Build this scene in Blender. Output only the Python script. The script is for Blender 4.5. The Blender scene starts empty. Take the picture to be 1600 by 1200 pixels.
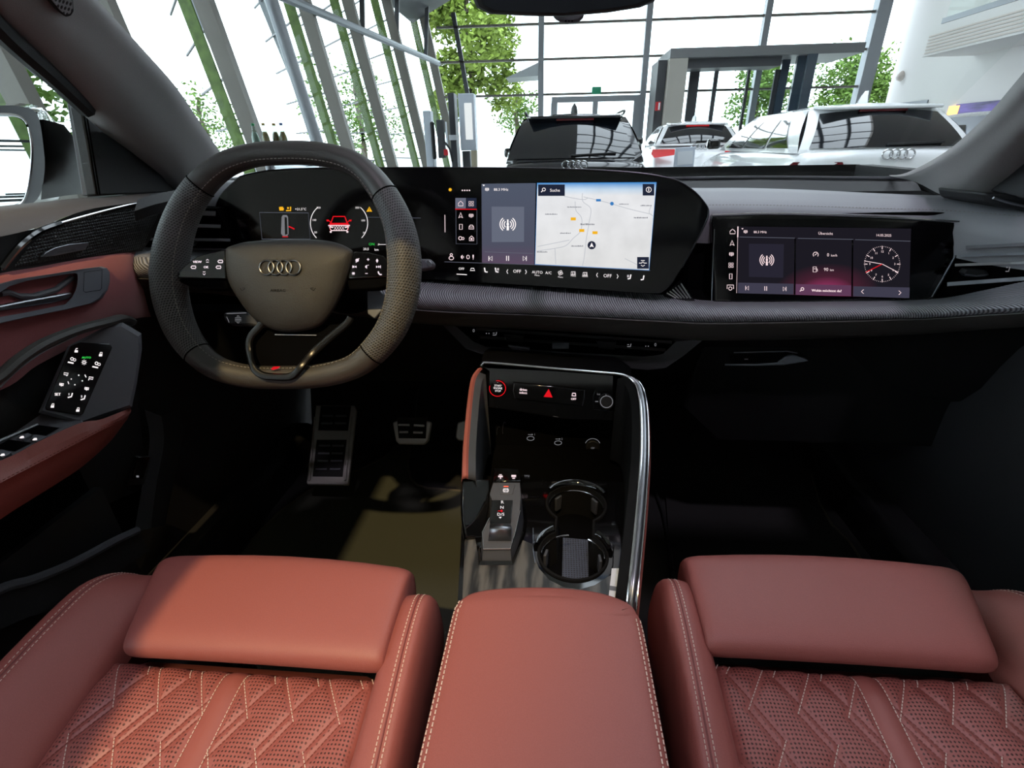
import bpy, bmesh, math, random
from mathutils import Vector as V, Matrix
random.seed(7)
PI = math.pi
scene = bpy.context.scene
COL = scene.collection

# ------------------------------------------------------------------ camera
# car axes: X right, Y forward, Z up, origin on the cabin floor below the camera (metres)
F = 785.0
CAM = V((0, 0, 0.86))
_fy = V((70, 375, -F)).normalized()
_up = V((-30, 1649, F)); _up = (_up - _fy * _up.dot(_fy)).normalized()
_xx = _fy.cross(_up)
ROT = Matrix((_xx, _fy, _up))
cam_data = bpy.data.cameras.new('camera'); cam = bpy.data.objects.new('camera', cam_data); COL.objects.link(cam)
cam_data.sensor_fit = 'HORIZONTAL'; cam_data.sensor_width = 36.0; cam_data.lens = F / 1600 * 36
cam_data.clip_start = 0.01; cam_data.clip_end = 400
cam.matrix_world = Matrix.Translation(CAM) @ ROT.to_4x4()
scene.camera = cam
GROUND = -0.40

# ------------------------------------------------------------------ light
world = bpy.data.worlds.new('overcast_sky'); scene.world = world; world.use_nodes = True
_n = world.node_tree.nodes; _bg = _n['Background']
_bg.inputs[0].default_value = (0.80, 0.90, 1.0, 1); _bg.inputs[1].default_value = 5.0
scene.view_settings.view_transform = 'Standard'; scene.view_settings.look = 'None'
scene.view_settings.gamma = 1.0; scene.view_settings.use_curve_mapping = False
scene.view_settings.exposure = 0.0

def lamp(name, kind, loc, target, energy, color, size=0.1, spot=None, blend=0.3):
    l = bpy.data.lights.new(name, kind); l.energy = energy; l.color = color
    if kind == 'AREA': l.shape = 'RECTANGLE'; l.size = size[0]; l.size_y = size[1]
    else: l.shadow_soft_size = size
    if spot: l.spot_size = math.radians(spot); l.spot_blend = blend
    o = bpy.data.objects.new(name, l); COL.objects.link(o); o.location = loc
    o.rotation_euler = (V(target) - V(loc)).to_track_quat('-Z', 'Y').to_euler()
    return o
# warm ceiling spot over the driver; cool spot added to brighten the passenger seat
SPOT_W = ((-0.39, -2.5, 4.9), (-0.46, 0.50, 0.45))
SPOT_C = ((0.30, -1.15, 4.9), (0.42, 0.35, 0.4))
lamp('warm_ceiling_spot', 'SPOT', *SPOT_W, 1280, (1.0, 0.70, 0.36), 0.05, 14, 0.8)
lamp('cool_fill_spot', 'SPOT', *SPOT_C, 270, (0.92, 0.78, 0.95), 0.12, 30, 0.6)

# ------------------------------------------------------------------ photo frame (1600 x 1200) to place
def ray(px, py): return ROT @ V((px - 800, 600 - py, -F))
def atX(px, py, x): d = ray(px, py); return CAM + d * ((x - CAM.x) / d.x)
def atY(px, py, y): d = ray(px, py); return CAM + d * ((y - CAM.y) / d.y)
def atZ(px, py, z): d = ray(px, py); return CAM + d * ((z - CAM.z) / d.z)
def plane(p0, n):
    p0 = V(p0); n = V(n).normalized()
    def f(px, py, off=0.0):
        d = ray(px, py); return CAM + d * ((p0 + n * off - CAM).dot(n) / d.dot(n))
    f.n = n
    return f
def ysurf(g):
    def f(px, py, off=0.0):
        y = 0.9
        for _ in range(12):
            p = atY(px, py, y); y = g(p.x, p.z)
        p = atY(px, py, y - off); return p
    return f
def proj(p):
    v = ROT.transposed() @ (V(p) - CAM); return 800 + F * v.x / -v.z, 600 - F * v.y / -v.z

# ------------------------------------------------------------------ mesh helpers
def catmull(pts, n=6, closed=False):
    pts = [V(p) for p in pts]; out = []; m = len(pts)
    rng = range(m) if closed else range(m - 1)
    for i in rng:
        if closed: p0, p1, p2, p3 = pts[(i - 1) % m], pts[i], pts[(i + 1) % m], pts[(i + 2) % m]
        else: p0, p1, p2, p3 = pts[max(i - 1, 0)], pts[i], pts[i + 1], pts[min(i + 2, m - 1)]
        for k in range(n):
            t = k / n
            out.append(0.5 * ((2 * p1) + (p2 - p0) * t + (2 * p0 - 5 * p1 + 4 * p2 - p3) * t * t + (3 * p1 - p0 - 3 * p2 + p3) * t ** 3))
    if not closed: out.append(pts[-1])
    return out
def lerp(a, b, t): return a + (b - a) * t
def interp(x, xs, ys):
    if x <= xs[0]: return ys[0]
    for i in range(len(xs) - 1):
        if x <= xs[i + 1]:
            return lerp(ys[i], ys[i + 1], (x - xs[i]) / (xs[i + 1] - xs[i]))
    return ys[-1]
def sst(a, b, x):
    t = max(0, min(1, (x - a) / (b - a))); return t * t * (3 - 2 * t)

_glyph = {}
def glyphs(s):
    if s in _glyph: return _glyph[s]
    c = bpy.data.curves.new('t', 'FONT'); c.body = s; c.size = 1.0; c.resolution_u = 2
    o = bpy.data.objects.new('t', c); COL.objects.link(o)
    dg = bpy.context.evaluated_depsgraph_get(); me = bpy.data.meshes.new_from_object(o.evaluated_get(dg))
    vs = [(v.co.x, v.co.y) for v in me.vertices]; fs = [tuple(p.vertices) for p in me.polygons]
    w = max([v[0] for v in vs], default=0)
    bpy.data.objects.remove(o); bpy.data.curves.remove(c); bpy.data.meshes.remove(me)
    _glyph[s] = (vs, fs, w); return _glyph[s]

class MB:
    """collects geometry for ONE mesh"""
    def __init__(s): s.v = []; s.f = []
    def add(s, vs, fs):
        b = len(s.v); s.v += [tuple(p) for p in vs]; s.f += [tuple(i + b for i in f) for f in fs]; return s
    def box(s, c, d, R=None):
        c = V(c); d = V(d) * 0.5
        vs = [V((x * d.x, y * d.y, z * d.z)) for x in (-1, 1) for y in (-1, 1) for z in (-1, 1)]
        if R is not None: vs = [R @ p for p in vs]
        return s.add([c + p for p in vs], [(0, 1, 3, 2), (4, 6, 7, 5), (0, 4, 5, 1), (2, 3, 7, 6), (0, 2, 6, 4), (1, 5, 7, 3)])
    def bar(s, a, b, w, h, up=(0, 0, 1)):
        a = V(a); b = V(b); d = (b - a).normalized(); r = d.cross(V(up)).normalized(); u = r.cross(d)
        vs = [p + r * (i * w / 2) + u * (j * h / 2) for p in (a, b) for i, j in ((-1, -1), (1, -1), (1, 1), (-1, 1))]
        return s.add(vs, [(3, 2, 1, 0), (4, 5, 6, 7), (0, 1, 5, 4), (1, 2, 6, 5), (2, 3, 7, 6), (3, 0, 4, 7)])
    def prism(s, pts, vec):
        """solid from an outline and an extrusion vector (or one vector per point)"""
        pts = [V(p) for p in pts]; n = len(pts)
        vec = [V(q) for q in vec] if isinstance(vec, list) else [V(vec)] * n
        vs = pts + [p + q for p, q in zip(pts, vec)]
        fs = [tuple(range(n)), tuple(range(2 * n - 1, n - 1, -1))] + [(i, i + n, (i + 1) % n + n, (i + 1) % n) for i in range(n)]
        return s.add(vs, fs)
    def loft(s, rows, closed=False, caps=False, loop=False):
        n = len(rows[0]); m = len(rows); vs = [p for r in rows for p in r]; fs = []
        for i in range(m if loop else m - 1):
            for j in range(n if closed else n - 1):
                a = i * n + j; b = i * n + (j + 1) % n; k = ((i + 1) % m) * n
                fs.append((a, b, k + (j + 1) % n, k + j))
        if caps: fs += [tuple(range(n - 1, -1, -1)), tuple(range((m - 1) * n, m * n))]
        return s.add(vs, fs)
    def tube(s, pts, r, seg=8, closed=False, flat=1.0, up=(0, 0, 1), caps=True):
        pts = [V(p) for p in pts]; m = len(pts); rows = []
        for i, p in enumerate(pts):
            a = pts[(i - 1) % m] if closed or i > 0 else p; b = pts[(i + 1) % m] if closed or i < m - 1 else p
            d = (b - a).normalized(); x = d.cross(V(up))
            if x.length < 1e-4: x = d.cross(V((1, 0.1, 0)))
            x.normalize(); y = x.cross(d); rr = r[i] if isinstance(r, (list, tuple)) else r
            rows.append([p + x * (math.cos(2 * PI * k / seg) * rr) + y * (math.sin(2 * PI * k / seg) * rr * flat) for k in range(seg)])
        return s.loft(rows, True, caps and not closed, closed)
    def disc(s, c, n, r, h=0.0, seg=24, r2=None):
        """cylinder / frustum from c along n"""
        c = V(c); n = V(n).normalized(); x = n.orthogonal().normalized(); y = n.cross(x); r2 = r if r2 is None else r2
        A = [c + (x * math.cos(2 * PI * k / seg) + y * math.sin(2 * PI * k / seg)) * r for k in range(seg)]
        B = [c + n * h + (x * math.cos(2 * PI * k / seg) + y * math.sin(2 * PI * k / seg)) * r2 for k in range(seg)]
        return s.add(A + B, [tuple(range(seg - 1, -1, -1)), tuple(range(seg, 2 * seg))] + [(k, (k + 1) % seg, (k + 1) % seg + seg, k + seg) for k in range(seg)])
    def lathe(s, c, n, prof, seg=24, x=None):
        """prof = [(radius, height)...] about axis n through c"""
        c = V(c); n = V(n).normalized(); x = (V(x) if x else n.orthogonal()).normalized(); y = n.cross(x)
        return s.loft([[c + n * h + (x * math.cos(2 * PI * k / seg) + y * math.sin(2 * PI * k / seg)) * r for k in range(seg)] for r, h in prof], True)
    # ---- flat print in photo coordinates, laid on a real surface
    def p_poly(s, pts, sf, off=0.0006):
        return s.add([sf(x, y, off) for x, y in pts], [tuple(range(len(pts) - 1, -1, -1))])
    def p_rect(s, x0, y0, x1, y1, sf, off=0.0006): return s.p_poly([(x0, y0), (x1, y0), (x1, y1), (x0, y1)], sf, off)
    def p_line(s, pts, w, sf, closed=False, off=0.0006):
        m = len(pts); L = []
        for i in range(m):
            a = pts[(i - 1) % m] if closed or i > 0 else pts[i]; b = pts[(i + 1) % m] if closed or i < m - 1 else pts[i]
            dx, dy = b[0] - a[0], b[1] - a[1]; l = math.hypot(dx, dy) or 1
            L.append((pts[i][0] - dy / l * w / 2, pts[i][1] + dx / l * w / 2, pts[i][0] + dy / l * w / 2, pts[i][1] - dx / l * w / 2))
        vs = [sf(q[k], q[k + 1], off) for q in L for k in (0, 2)]
        fs = [(2 * i, 2 * ((i + 1) % m), 2 * ((i + 1) % m) + 1, 2 * i + 1) for i in range(m if closed else m - 1)]
        return s.add(vs, fs)
    def p_arc(s, cx, cy, rx, ry, a0, a1, w, sf, n=20, off=0.0006):
        cl = abs(a1 - a0) >= 360
        return s.p_line([(cx + rx * math.cos(math.radians(lerp(a0, a1, k / n))), cy - ry * math.sin(math.radians(lerp(a0, a1, k / n)))) for k in range(n if cl else n + 1)], w, sf, cl, off)
    def p_dot(s, cx, cy, r, sf, off=0.0006, n=10):
        return s.p_poly([(cx + r * math.cos(2 * PI * k / n), cy + r * math.sin(2 * PI * k / n)) for k in range(n)], sf, off)
    def p_text(s, t, px, py, h, sf, al='C', sl=0.0, off=0.0006, wide=1.0, bold=0):
        """px,py: baseline point; h: cap height in photo pixels; sl: baseline slope"""
        vs, fs, w = glyphs(t); k = h / 0.69; ox = {'L': 0, 'C': w / 2, 'R': w}[al]
        for dx in ((0, bold) if bold else (0,)):
            out = []
            for x, y in vs:
                X = (x - ox) * k * wide + dx; out.append(sf(px + X, py + X * sl - y * k, off))
            s.add(out, fs)
        return s
    def build(s, name, mat, parent=None, smooth=True, bevel=0.0, seg=2, sub=0, ang=35, fix=False, solid=0.0):
        me = bpy.data.meshes.new(name); me.from_pydata(s.v, [], s.f)
        if fix:
            bm = bmesh.new(); bm.from_mesh(me); bmesh.ops.remove_doubles(bm, verts=bm.verts, dist=1e-5)
            bmesh.ops.recalc_face_normals(bm, faces=bm.faces); bm.to_mesh(me); bm.free()
        if smooth:
            me.polygons.foreach_set('use_smooth', [True] * len(me.polygons))
            if not sub: me.set_sharp_from_angle(angle=math.radians(ang))
        me.materials.append(M[mat] if isinstance(mat, str) else mat)
        o = bpy.data.objects.new(name, me); COL.objects.link(o)
        if solid: m = o.modifiers.new('solid', 'SOLIDIFY'); m.thickness = solid; m.offset = -1
        if bevel: m = o.modifiers.new('bevel', 'BEVEL'); m.width = bevel; m.segments = seg; m.limit_method = 'ANGLE'; m.angle_limit = math.radians(30)
        if sub: m = o.modifiers.new('sub', 'SUBSURF'); m.levels = sub; m.render_levels = sub
        if parent is not None:
            o.parent = parent
            if parent.get('_at'): o.matrix_parent_inverse = Matrix.Translation(-V(parent['_at']))
        return o
def tag(o, label=None, cat=None, group=None, kind=None):
    if label: o['label'] = label
    if cat: o['category'] = cat
    if group: o['group'] = group
    if kind: o['kind'] = kind
    return o
def thing(name, label, cat, loc=(0, 0, 0), group=None, local=False, rz=0.0):
    """an Empty at the thing's base; local=False: children are given in car axes"""
    o = bpy.data.objects.new(name, None); COL.objects.link(o); o.location = loc; o.rotation_euler[2] = rz; o.empty_display_size = 0.1
    if not local and V(loc).length > 0: o['_at'] = tuple(loc)
    return tag(o, label, cat, group)
def copy_tree(o, parent=None):
    c = o.copy(); COL.objects.link(c)
    if parent is not None: c.parent = parent
    for ch in list(o.children): copy_tree(ch, c)
    return c
def dashes(mb, path, step=0.0048, ln=0.0032, w=0.0007, up=V((0, 0, 1)), lift=0.0006):
    """sewing thread: short raised stitches along a path"""
    d = 0.0; nxt = 0.0
    for a, b in zip(path[:-1], path[1:]):
        a = V(a); b = V(b); L = (b - a).length
        if L < 1e-6: continue
        t = (b - a) / L; s_ = t.cross(up).normalized()
        while nxt <= d + L:
            p = a + t * (nxt - d) + up * lift; q = p + t * ln
            mb.add([p - s_ * w, p + s_ * w, q + s_ * w, q - s_ * w, (p + q) / 2 + up * w * 1.3], [(0, 1, 4), (1, 2, 4), (2, 3, 4), (3, 0, 4)])
            nxt += step
        d += L
    return mb
# ------------------------------------------------------------------ materials (all procedural)
M = {}
def srgb(r, g, b):
    f = lambda c: (c / 255 / 12.92) if c / 255 <= 0.04045 else ((c / 255 + 0.055) / 1.055) ** 2.4
    return (f(r), f(g), f(b), 1)
def pm(name, col, rough=0.5, metal=0.0, bump=0.0, scale=200, var=0.0, spec=0.5, coat=0.0, emit=None, es=1.0, detail=3, sheen=0.0):
    m = bpy.data.materials.new(name); m.use_nodes = True; t = m.node_tree; b = t.nodes['Principled BSDF']
    c = srgb(*col) if max(col) > 1.0 else tuple(col) + (1,)
    b.inputs['Base Color'].default_value = c; b.inputs['Roughness'].default_value = rough; b.inputs['Metallic'].default_value = metal
    b.inputs['Specular IOR Level'].default_value = spec; b.inputs['Coat Weight'].default_value = coat; b.inputs['Coat Roughness'].default_value = 0.05
    if sheen: b.inputs['Sheen Weight'].default_value = sheen; b.inputs['Sheen Roughness'].default_value = 0.5
    if emit: b.inputs['Emission Color'].default_value = srgb(*emit); b.inputs['Emission Strength'].default_value = es
    if bump or var:
        tc = t.nodes.new('ShaderNodeTexCoord'); nz = t.nodes.new('ShaderNodeTexNoise'); nz.inputs['Scale'].default_value = scale; nz.inputs['Detail'].default_value = detail
        t.links.new(tc.outputs['Object'], nz.inputs['Vector'])
        if bump:
            bp = t.nodes.new('ShaderNodeBump'); bp.inputs['Strength'].default_value = bump; bp.inputs['Distance'].default_value = 0.0006
            t.links.new(nz.outputs['Fac'], bp.inputs['Height']); t.links.new(bp.outputs['Normal'], b.inputs['Normal'])
        if var:
            cr = t.nodes.new('ShaderNodeValToRGB'); cr.color_ramp.elements[0].position = 0.3; cr.color_ramp.elements[1].position = 0.7
            cr.color_ramp.elements[0].color = tuple(x * (1 - var) for x in c[:3]) + (1,); cr.color_ramp.elements[1].color = tuple(min(1, x * (1 + var)) for x in c[:3]) + (1,)
            t.links.new(nz.outputs['Fac'], cr.inputs[0]); t.links.new(cr.outputs[0], b.inputs['Base Color'])
    M[name] = m; return m
def em(name, col, s=1.0):
    m = bpy.data.materials.new(name); m.use_nodes = True; t = m.node_tree
    t.nodes.remove(t.nodes['Principled BSDF']); e = t.nodes.new('ShaderNodeEmission'); e.inputs[0].default_value = srgb(*col); e.inputs[1].default_value = s
    t.links.new(e.outputs[0], t.nodes['Material Output'].inputs[0]); M[name] = m; return m
def glass(name, tint=(1, 1, 1), refl=0.05, rough=0.0, graze=0.6):
    m = bpy.data.materials.new(name); m.use_nodes = True; t = m.node_tree; t.nodes.remove(t.nodes['Principled BSDF'])
    tr = t.nodes.new('ShaderNodeBsdfTransparent'); tr.inputs[0].default_value = tuple(tint) + (1,)
    gl = t.nodes.new('ShaderNodeBsdfGlossy'); gl.inputs['Roughness'].default_value = rough
    lw = t.nodes.new('ShaderNodeLayerWeight'); lw.inputs[0].default_value = 0.15
    mu = t.nodes.new('ShaderNodeMath'); mu.operation = 'MULTIPLY_ADD'; mu.inputs[1].default_value = graze; mu.inputs[2].default_value = refl
    mx = t.nodes.new('ShaderNodeMixShader')
    t.links.new(lw.outputs['Fresnel'], mu.inputs[0]); t.links.new(mu.outputs[0], mx.inputs[0]); t.links.new(tr.outputs[0], mx.inputs[1]); t.links.new(gl.outputs[0], mx.inputs[2])
    t.links.new(mx.outputs[0], t.nodes['Material Output'].inputs[0]); M[name] = m; return m
def nodes_of(name): t = M[name].node_tree; return t, t.nodes['Principled BSDF']
def N(t, kind, **kw):
    n = t.nodes.new(kind)
    for k, v in kw.items(): setattr(n, k, v)
    return n

LEATHER = (144, 80, 74)
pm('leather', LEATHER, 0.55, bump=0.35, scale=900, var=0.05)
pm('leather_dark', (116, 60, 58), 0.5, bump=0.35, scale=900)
pm('suede_red', (142, 72, 76), 0.95, bump=0.5, scale=1500, var=0.12, sheen=0.3)
pm('thread_light', (205, 180, 168), 0.7)
pm('thread_self', (120, 58, 50), 0.7)
pm('thread_grey', (120, 116, 110), 0.7)
pm('thread_red', (150, 90, 80), 0.7)
pm('black_soft', (30, 30, 33), 0.62, bump=0.5, scale=700, var=0.1)
pm('black_leather', (60, 58, 56), 0.45, bump=0.5, scale=800)
pm('black_pad', (92, 92, 99), 0.6, bump=0.5, scale=900)
pm('dash_pad', (124, 124, 131), 0.5, bump=0.5, scale=900)
pm('black_plain', (20, 20, 22), 0.6, bump=0.3, scale=500)
pm('airbag_skin', (40, 40, 39), 0.6, bump=0.5, scale=700)
pm('black_gloss', (8, 8, 9), 0.06, coat=0.5)
pm('screen_glass', (7, 7, 9), 0.09, spec=0.35)
pm('black_void', (5, 5, 6), 0.9, spec=0.05)
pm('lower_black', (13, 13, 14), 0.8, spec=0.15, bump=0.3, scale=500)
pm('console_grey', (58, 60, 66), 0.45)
pm('emblem_metal', (112, 112, 112), 0.28, metal=1.0)
pm('spoke_metal', (62, 61, 60), 0.3, metal=1.0)
pm('pillar_cloth', (142, 139, 140), 0.9, bump=0.6, scale=1500, var=0.12)
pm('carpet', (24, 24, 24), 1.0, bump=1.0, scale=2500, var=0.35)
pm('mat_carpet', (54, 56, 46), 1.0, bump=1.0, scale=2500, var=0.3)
pm('mat_edge', (70, 66, 54), 0.9)
pm('chrome', (205, 205, 208), 0.18, metal=1.0)
pm('satin_metal', (150, 152, 158), 0.32, metal=1.0)
pm('dark_metal', (62, 62, 66), 0.3, metal=1.0)
pm('steel_brushed', (196, 194, 188), 0.42, metal=0.4, bump=0.2, scale=400)
pm('rubber', (15, 15, 15), 0.7)
pm('grey_plastic', (104, 107, 115), 0.45, bump=0.25, scale=900)
pm('grey_soft', (84, 84, 90), 0.6, bump=0.4, scale=900)
pm('paper_white', (220, 224, 230), 0.5)
em('ico_white', (255, 246, 246), 1.1); em('ico_dim', (150, 150, 155), 0.6); em('ico_red', (235, 24, 36), .85)
em('ico_green', (60, 230, 90), 0.8); em('ico_amber', (255, 190, 40), 0.9); em('ico_pinkwhite', (255, 228, 232), 1.0)
glass('windshield', (0.96, 0.98, 0.97), 0.01); glass('side_glass', (0.93, 0.97, 0.95), 0.02); glass('pane', (0.96, 0.985, 0.975), 0.004, graze=0.02)
glass('pane_green', (0.80, 0.92, 0.80), 0.05)
# ribbed weave decor: fine diagonal ribs
def weave(name, c0, c1, sc, ang=35):
    m = pm(name, c0, 0.55); t, b = nodes_of(name)
    tc = N(t, 'ShaderNodeTexCoord'); mp = N(t, 'ShaderNodeMapping'); mp.inputs['Rotation'].default_value = (0, math.radians(ang), 0)
    w = N(t, 'ShaderNodeTexWave', wave_type='BANDS', bands_direction='X'); w.inputs['Scale'].default_value = sc
    cr = N(t, 'ShaderNodeValToRGB'); cr.color_ramp.elements[0].color = srgb(*c0); cr.color_ramp.elements[1].color = srgb(*c1)
    bp = N(t, 'ShaderNodeBump'); bp.inputs['Strength'].default_value = 0.7; bp.inputs['Distance'].default_value = 0.0015
    t.links.new(tc.outputs['Object'], mp.inputs[0]); t.links.new(mp.outputs[0], w.inputs['Vector']); t.links.new(w.outputs['Fac'], cr.inputs[0])
    t.links.new(cr.outputs[0], b.inputs['Base Color']); t.links.new(w.outputs['Fac'], bp.inputs['Height']); t.links.new(bp.outputs[0], b.inputs['Normal'])
weave('weave_decor', (64, 64, 69), (168, 170, 178), 95)
# perforated / knurled wheel grip
def dots(name, base, hole, sp, rad, coords='Object', rough=0.5, attr=None, ax=(0, 1), rot=0.0, bump=0.5):
    m = pm(name, base, rough); t, b = nodes_of(name)
    tc = N(t, 'ShaderNodeTexCoord'); mp = N(t, 'ShaderNodeMapping'); mp.inputs['Scale'].default_value = (1 / sp,) * 3; mp.inputs['Rotation'].default_value = (0, 0, rot)
    sx = N(t, 'ShaderNodeSeparateXYZ'); t.links.new(tc.outputs[coords], mp.inputs[0]); t.links.new(mp.outputs[0], sx.inputs[0])
    sq = []
    for k in ax:
        fr = N(t, 'ShaderNodeMath', operation='FRACT'); t.links.new(sx.outputs[k], fr.inputs[0])
        sb = N(t, 'ShaderNodeMath', operation='SUBTRACT'); sb.inputs[1].default_value = 0.5; t.links.new(fr.outputs[0], sb.inputs[0])
        pw = N(t, 'ShaderNodeMath', operation='MULTIPLY'); t.links.new(sb.outputs[0], pw.inputs[0]); t.links.new(sb.outputs[0], pw.inputs[1]); sq.append(pw)
    ad = N(t, 'ShaderNodeMath', operation='ADD'); t.links.new(sq[0].outputs[0], ad.inputs[0]); t.links.new(sq[1].outputs[0], ad.inputs[1])
    mr = N(t, 'ShaderNodeMapRange'); mr.inputs['From Min'].default_value = (rad * 0.75) ** 2; mr.inputs['From Max'].default_value = (rad * 1.25) ** 2; mr.inputs['To Min'].default_value = 1; mr.inputs['To Max'].default_value = 0
    t.links.new(ad.outputs[0], mr.inputs[0]); fac = mr.outputs[0]
    if attr:
        at = N(t, 'ShaderNodeAttribute', attribute_name=attr); mu = N(t, 'ShaderNodeMath', operation='MULTIPLY')
        t.links.new(fac, mu.inputs[0]); t.links.new(at.outputs['Fac'], mu.inputs[1]); fac = mu.outputs[0]
    mx = N(t, 'ShaderNodeMix', data_type='RGBA'); mx.inputs[6].default_value = srgb(*base); mx.inputs[7].default_value = srgb(*hole)
    t.links.new(fac, mx.inputs[0]); t.links.new(mx.outputs[2], b.inputs['Base Color'])
    bp = N(t, 'ShaderNodeBump', invert=True); bp.inputs['Strength'].default_value = bump; bp.inputs['Distance'].default_value = 0.001
    t.links.new(fac, bp.inputs['Height']); t.links.new(bp.outputs[0], b.inputs['Normal'])
dots('leather_perf', LEATHER, (58, 26, 22), 0.0040, 0.24, attr='perf', rough=0.5)
dots('grip_perf', (84, 84, 84), (26, 26, 26), 1.0, 0.30, coords='UV', rough=0.55, bump=0.8)
dots('speaker_mesh', (26, 26, 27), (4, 4, 4), 0.0042, 0.34, ax=(1, 2), rough=0.4)
dots('tweeter_mesh', (150, 152, 156), (40, 40, 42), 0.0048, 0.33, ax=(1, 2), rough=0.4)
dots('cup_mat', (66, 74, 92), (34, 38, 50), 0.004, 0.3, rough=0.6)
# grey open-pored wood with long wavy grain along Y
m = pm('wood_grey', (70, 68, 66), 0.4); t, b = nodes_of('wood_grey')
tc = N(t, 'ShaderNodeTexCoord'); mp = N(t, 'ShaderNodeMapping'); mp.inputs['Scale'].default_value = (1, 0.16, 1)
w = N(t, 'ShaderNodeTexWave', wave_type='BANDS', bands_direction='X'); w.inputs['Scale'].default_value = 13; w.inputs['Distortion'].default_value = 5.0; w.inputs['Detail'].default_value = 3; w.inputs['Detail Scale'].default_value = 6
cr = N(t, 'ShaderNodeValToRGB'); cr.color_ramp.elements[0].color = srgb(26, 26, 26); cr.color_ramp.elements[1].color = srgb(82, 80, 77)
t.links.new(tc.outputs['Object'], mp.inputs[0]); t.links.new(mp.outputs[0], w.inputs['Vector']); t.links.new(w.outputs['Fac'], cr.inputs[0]); t.links.new(cr.outputs[0], b.inputs['Base Color'])
# building and outside
pm('wall_white', (228, 226, 224), 0.8); pm('wall_shade', (214, 205, 198), 0.8)
pm('facade_post', (112, 108, 102), 0.5, metal=0.2); pm('facade_steel', (146, 150, 156), 0.45, metal=0.3); pm('facade_dark', (62, 64, 68), 0.5)
pm('portal_grey', (120, 122, 124), 0.45, metal=0.3); pm('portal_light', (176, 172, 164), 0.5)
pm('showroom_floor', (176, 176, 174), 0.25, var=0.04, scale=3)
pm('asphalt', (170, 170, 168), 0.9, var=0.06, scale=8)
pm('leaf', (96, 126, 50), 0.8, var=0.35, scale=4); pm('leaf_light', (128, 148, 60), 0.8, var=0.3, scale=4); pm('bark', (92, 84, 70), 0.9)
pm('paint_dark', (16, 18, 26), 0.12, coat=1.0); pm('paint_white', (232, 234, 236), 0.2, coat=0.8); pm('paint_silver', (150, 156, 164), 0.2, metal=0.5, coat=0.8); pm('paint_black', (12, 12, 13), 0.1, coat=1.0)
pm('car_glass', (14, 18, 24), 0.03, coat=1.0); pm('tail_red', (190, 20, 30), 0.2, emit=(255, 30, 30), es=0.25); pm('tail_dark', (96, 16, 26), 0.2); pm('tyre', (18, 18, 18), 0.85)
pm('sign_grey', (196, 204, 216), 0.4); pm('sign_green', (30, 120, 90), 0.5, emit=(30, 130, 95), es=0.3); pm('sign_red', (200, 30, 40), 0.5)
pm('mirror_dimmed', (44, 46, 52), 0.03, metal=1.0)
pm('mirror', (235, 238, 240), 0.01, metal=1.0)
pm('bottle_glass', (225, 230, 226), 0.05, spec=0.8); pm('juice', (150, 112, 30), 0.15, spec=0.8); pm('cap_green', (40, 130, 80), 0.4); pm('cap_gold', (150, 120, 50), 0.4); pm('cap_blue', (50, 70, 130), 0.4)
# ------------------------------------------------------------------ the showroom around the car
def struct(o): o['kind'] = 'structure'; return o
def root_struct(name, loc=(0, 0, 0)):
    o = bpy.data.objects.new(name, None); COL.objects.link(o); o.empty_display_size = .1; return struct(o)
YF_ = 17.0; ZC = 5.6; YB_ = -9.0
fx = lambda y: -3.23 - .12 * (17 - y)           # foot line of the leaning glass front, driver side
LEAN = .18
struct(MB().box((0.2, 4, GROUND - .05), (19, 27, .1)).build('floor', 'showroom_floor', smooth=False))
struct(MB().box((0, 60, GROUND - .16), (260, 200, .1)).build('floor_outside', 'asphalt', smooth=False))
cl_ = root_struct('ceiling')
SX0, SX1, SY0, SY1 = .5, 5.5, 2.5, 11.0
for a, b, c, d in ((-7.5, SX0, -9.3, 17.3), (SX1, 9.6, -9.3, 17.3), (SX0, SX1, -9.3, SY0), (SX0, SX1, SY1, 17.3)): MB().box(((a + b) / 2, (c + d) / 2, ZC + .1), (b - a, d - c, .2)).build('ceiling_panel', 'wall_shade', cl_, smooth=False)
for k in range(1, 6): MB().box((lerp(SX0, SX1, k / 6), (SY0 + SY1) / 2, ZC + .1), (.09, SY1 - SY0, .14)).build('skylight_bar', 'facade_dark', cl_, smooth=False)
for k in range(1, 8): MB().box(((SX0 + SX1) / 2, lerp(SY0, SY1, k / 8), ZC + .1), (SX1 - SX0, .09, .14)).build('skylight_bar', 'facade_dark', cl_, smooth=False)
struct(MB().box((1, YB_ - .1, 2.6), (18, .2, 6.2)).build('wall_back', 'wall_shade', smooth=False))
wr_ = struct(MB().box((9.42, 4, 2.6), (.2, 26.4, 6.2)).build('wall_right', 'wall_white', smooth=False))
# gallery box on the right wall with louvred face and glass balustrade
ga = root_struct('wall_gallery')
gX = 8.2
za, zb_ = atX(1448, 46, gX).z, atX(1446, 88, gX).z
yS = atX(1448, 60, gX).y
MB().box((gX + .6, (yS - 9) / 2, (za + zb_) / 2), (1.2, yS + 9, za - zb_)).build('gallery_slab', 'wall_white', ga, smooth=False)
for k in range(6):
    z = lerp(zb_ + .06, (za + zb_) / 2 + .1, k / 5); MB().box((gX - .012, (yS - 9) / 2, z), (.02, yS + 8.8, .03)).build('louvre', 'wall_shade', ga, smooth=False)
for k in range(6):
    y = yS - .35 - 1.3 * k; MB().bar(V((gX + .05, y, za)), V((gX + .05, y, za + 1.1)), .04, .05).build('baluster', 'facade_dark', ga, smooth=False)
    MB().box((gX + .05, y - .65, za + .55), (.012, 1.2, .95)).build('glass_pane', 'pane', ga, smooth=False)
MB().box((gX + .05, yS - 3.9, za + .08), (.03, 7.2, .10)).build('base_rail', 'facade_steel', ga, smooth=False)
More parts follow.
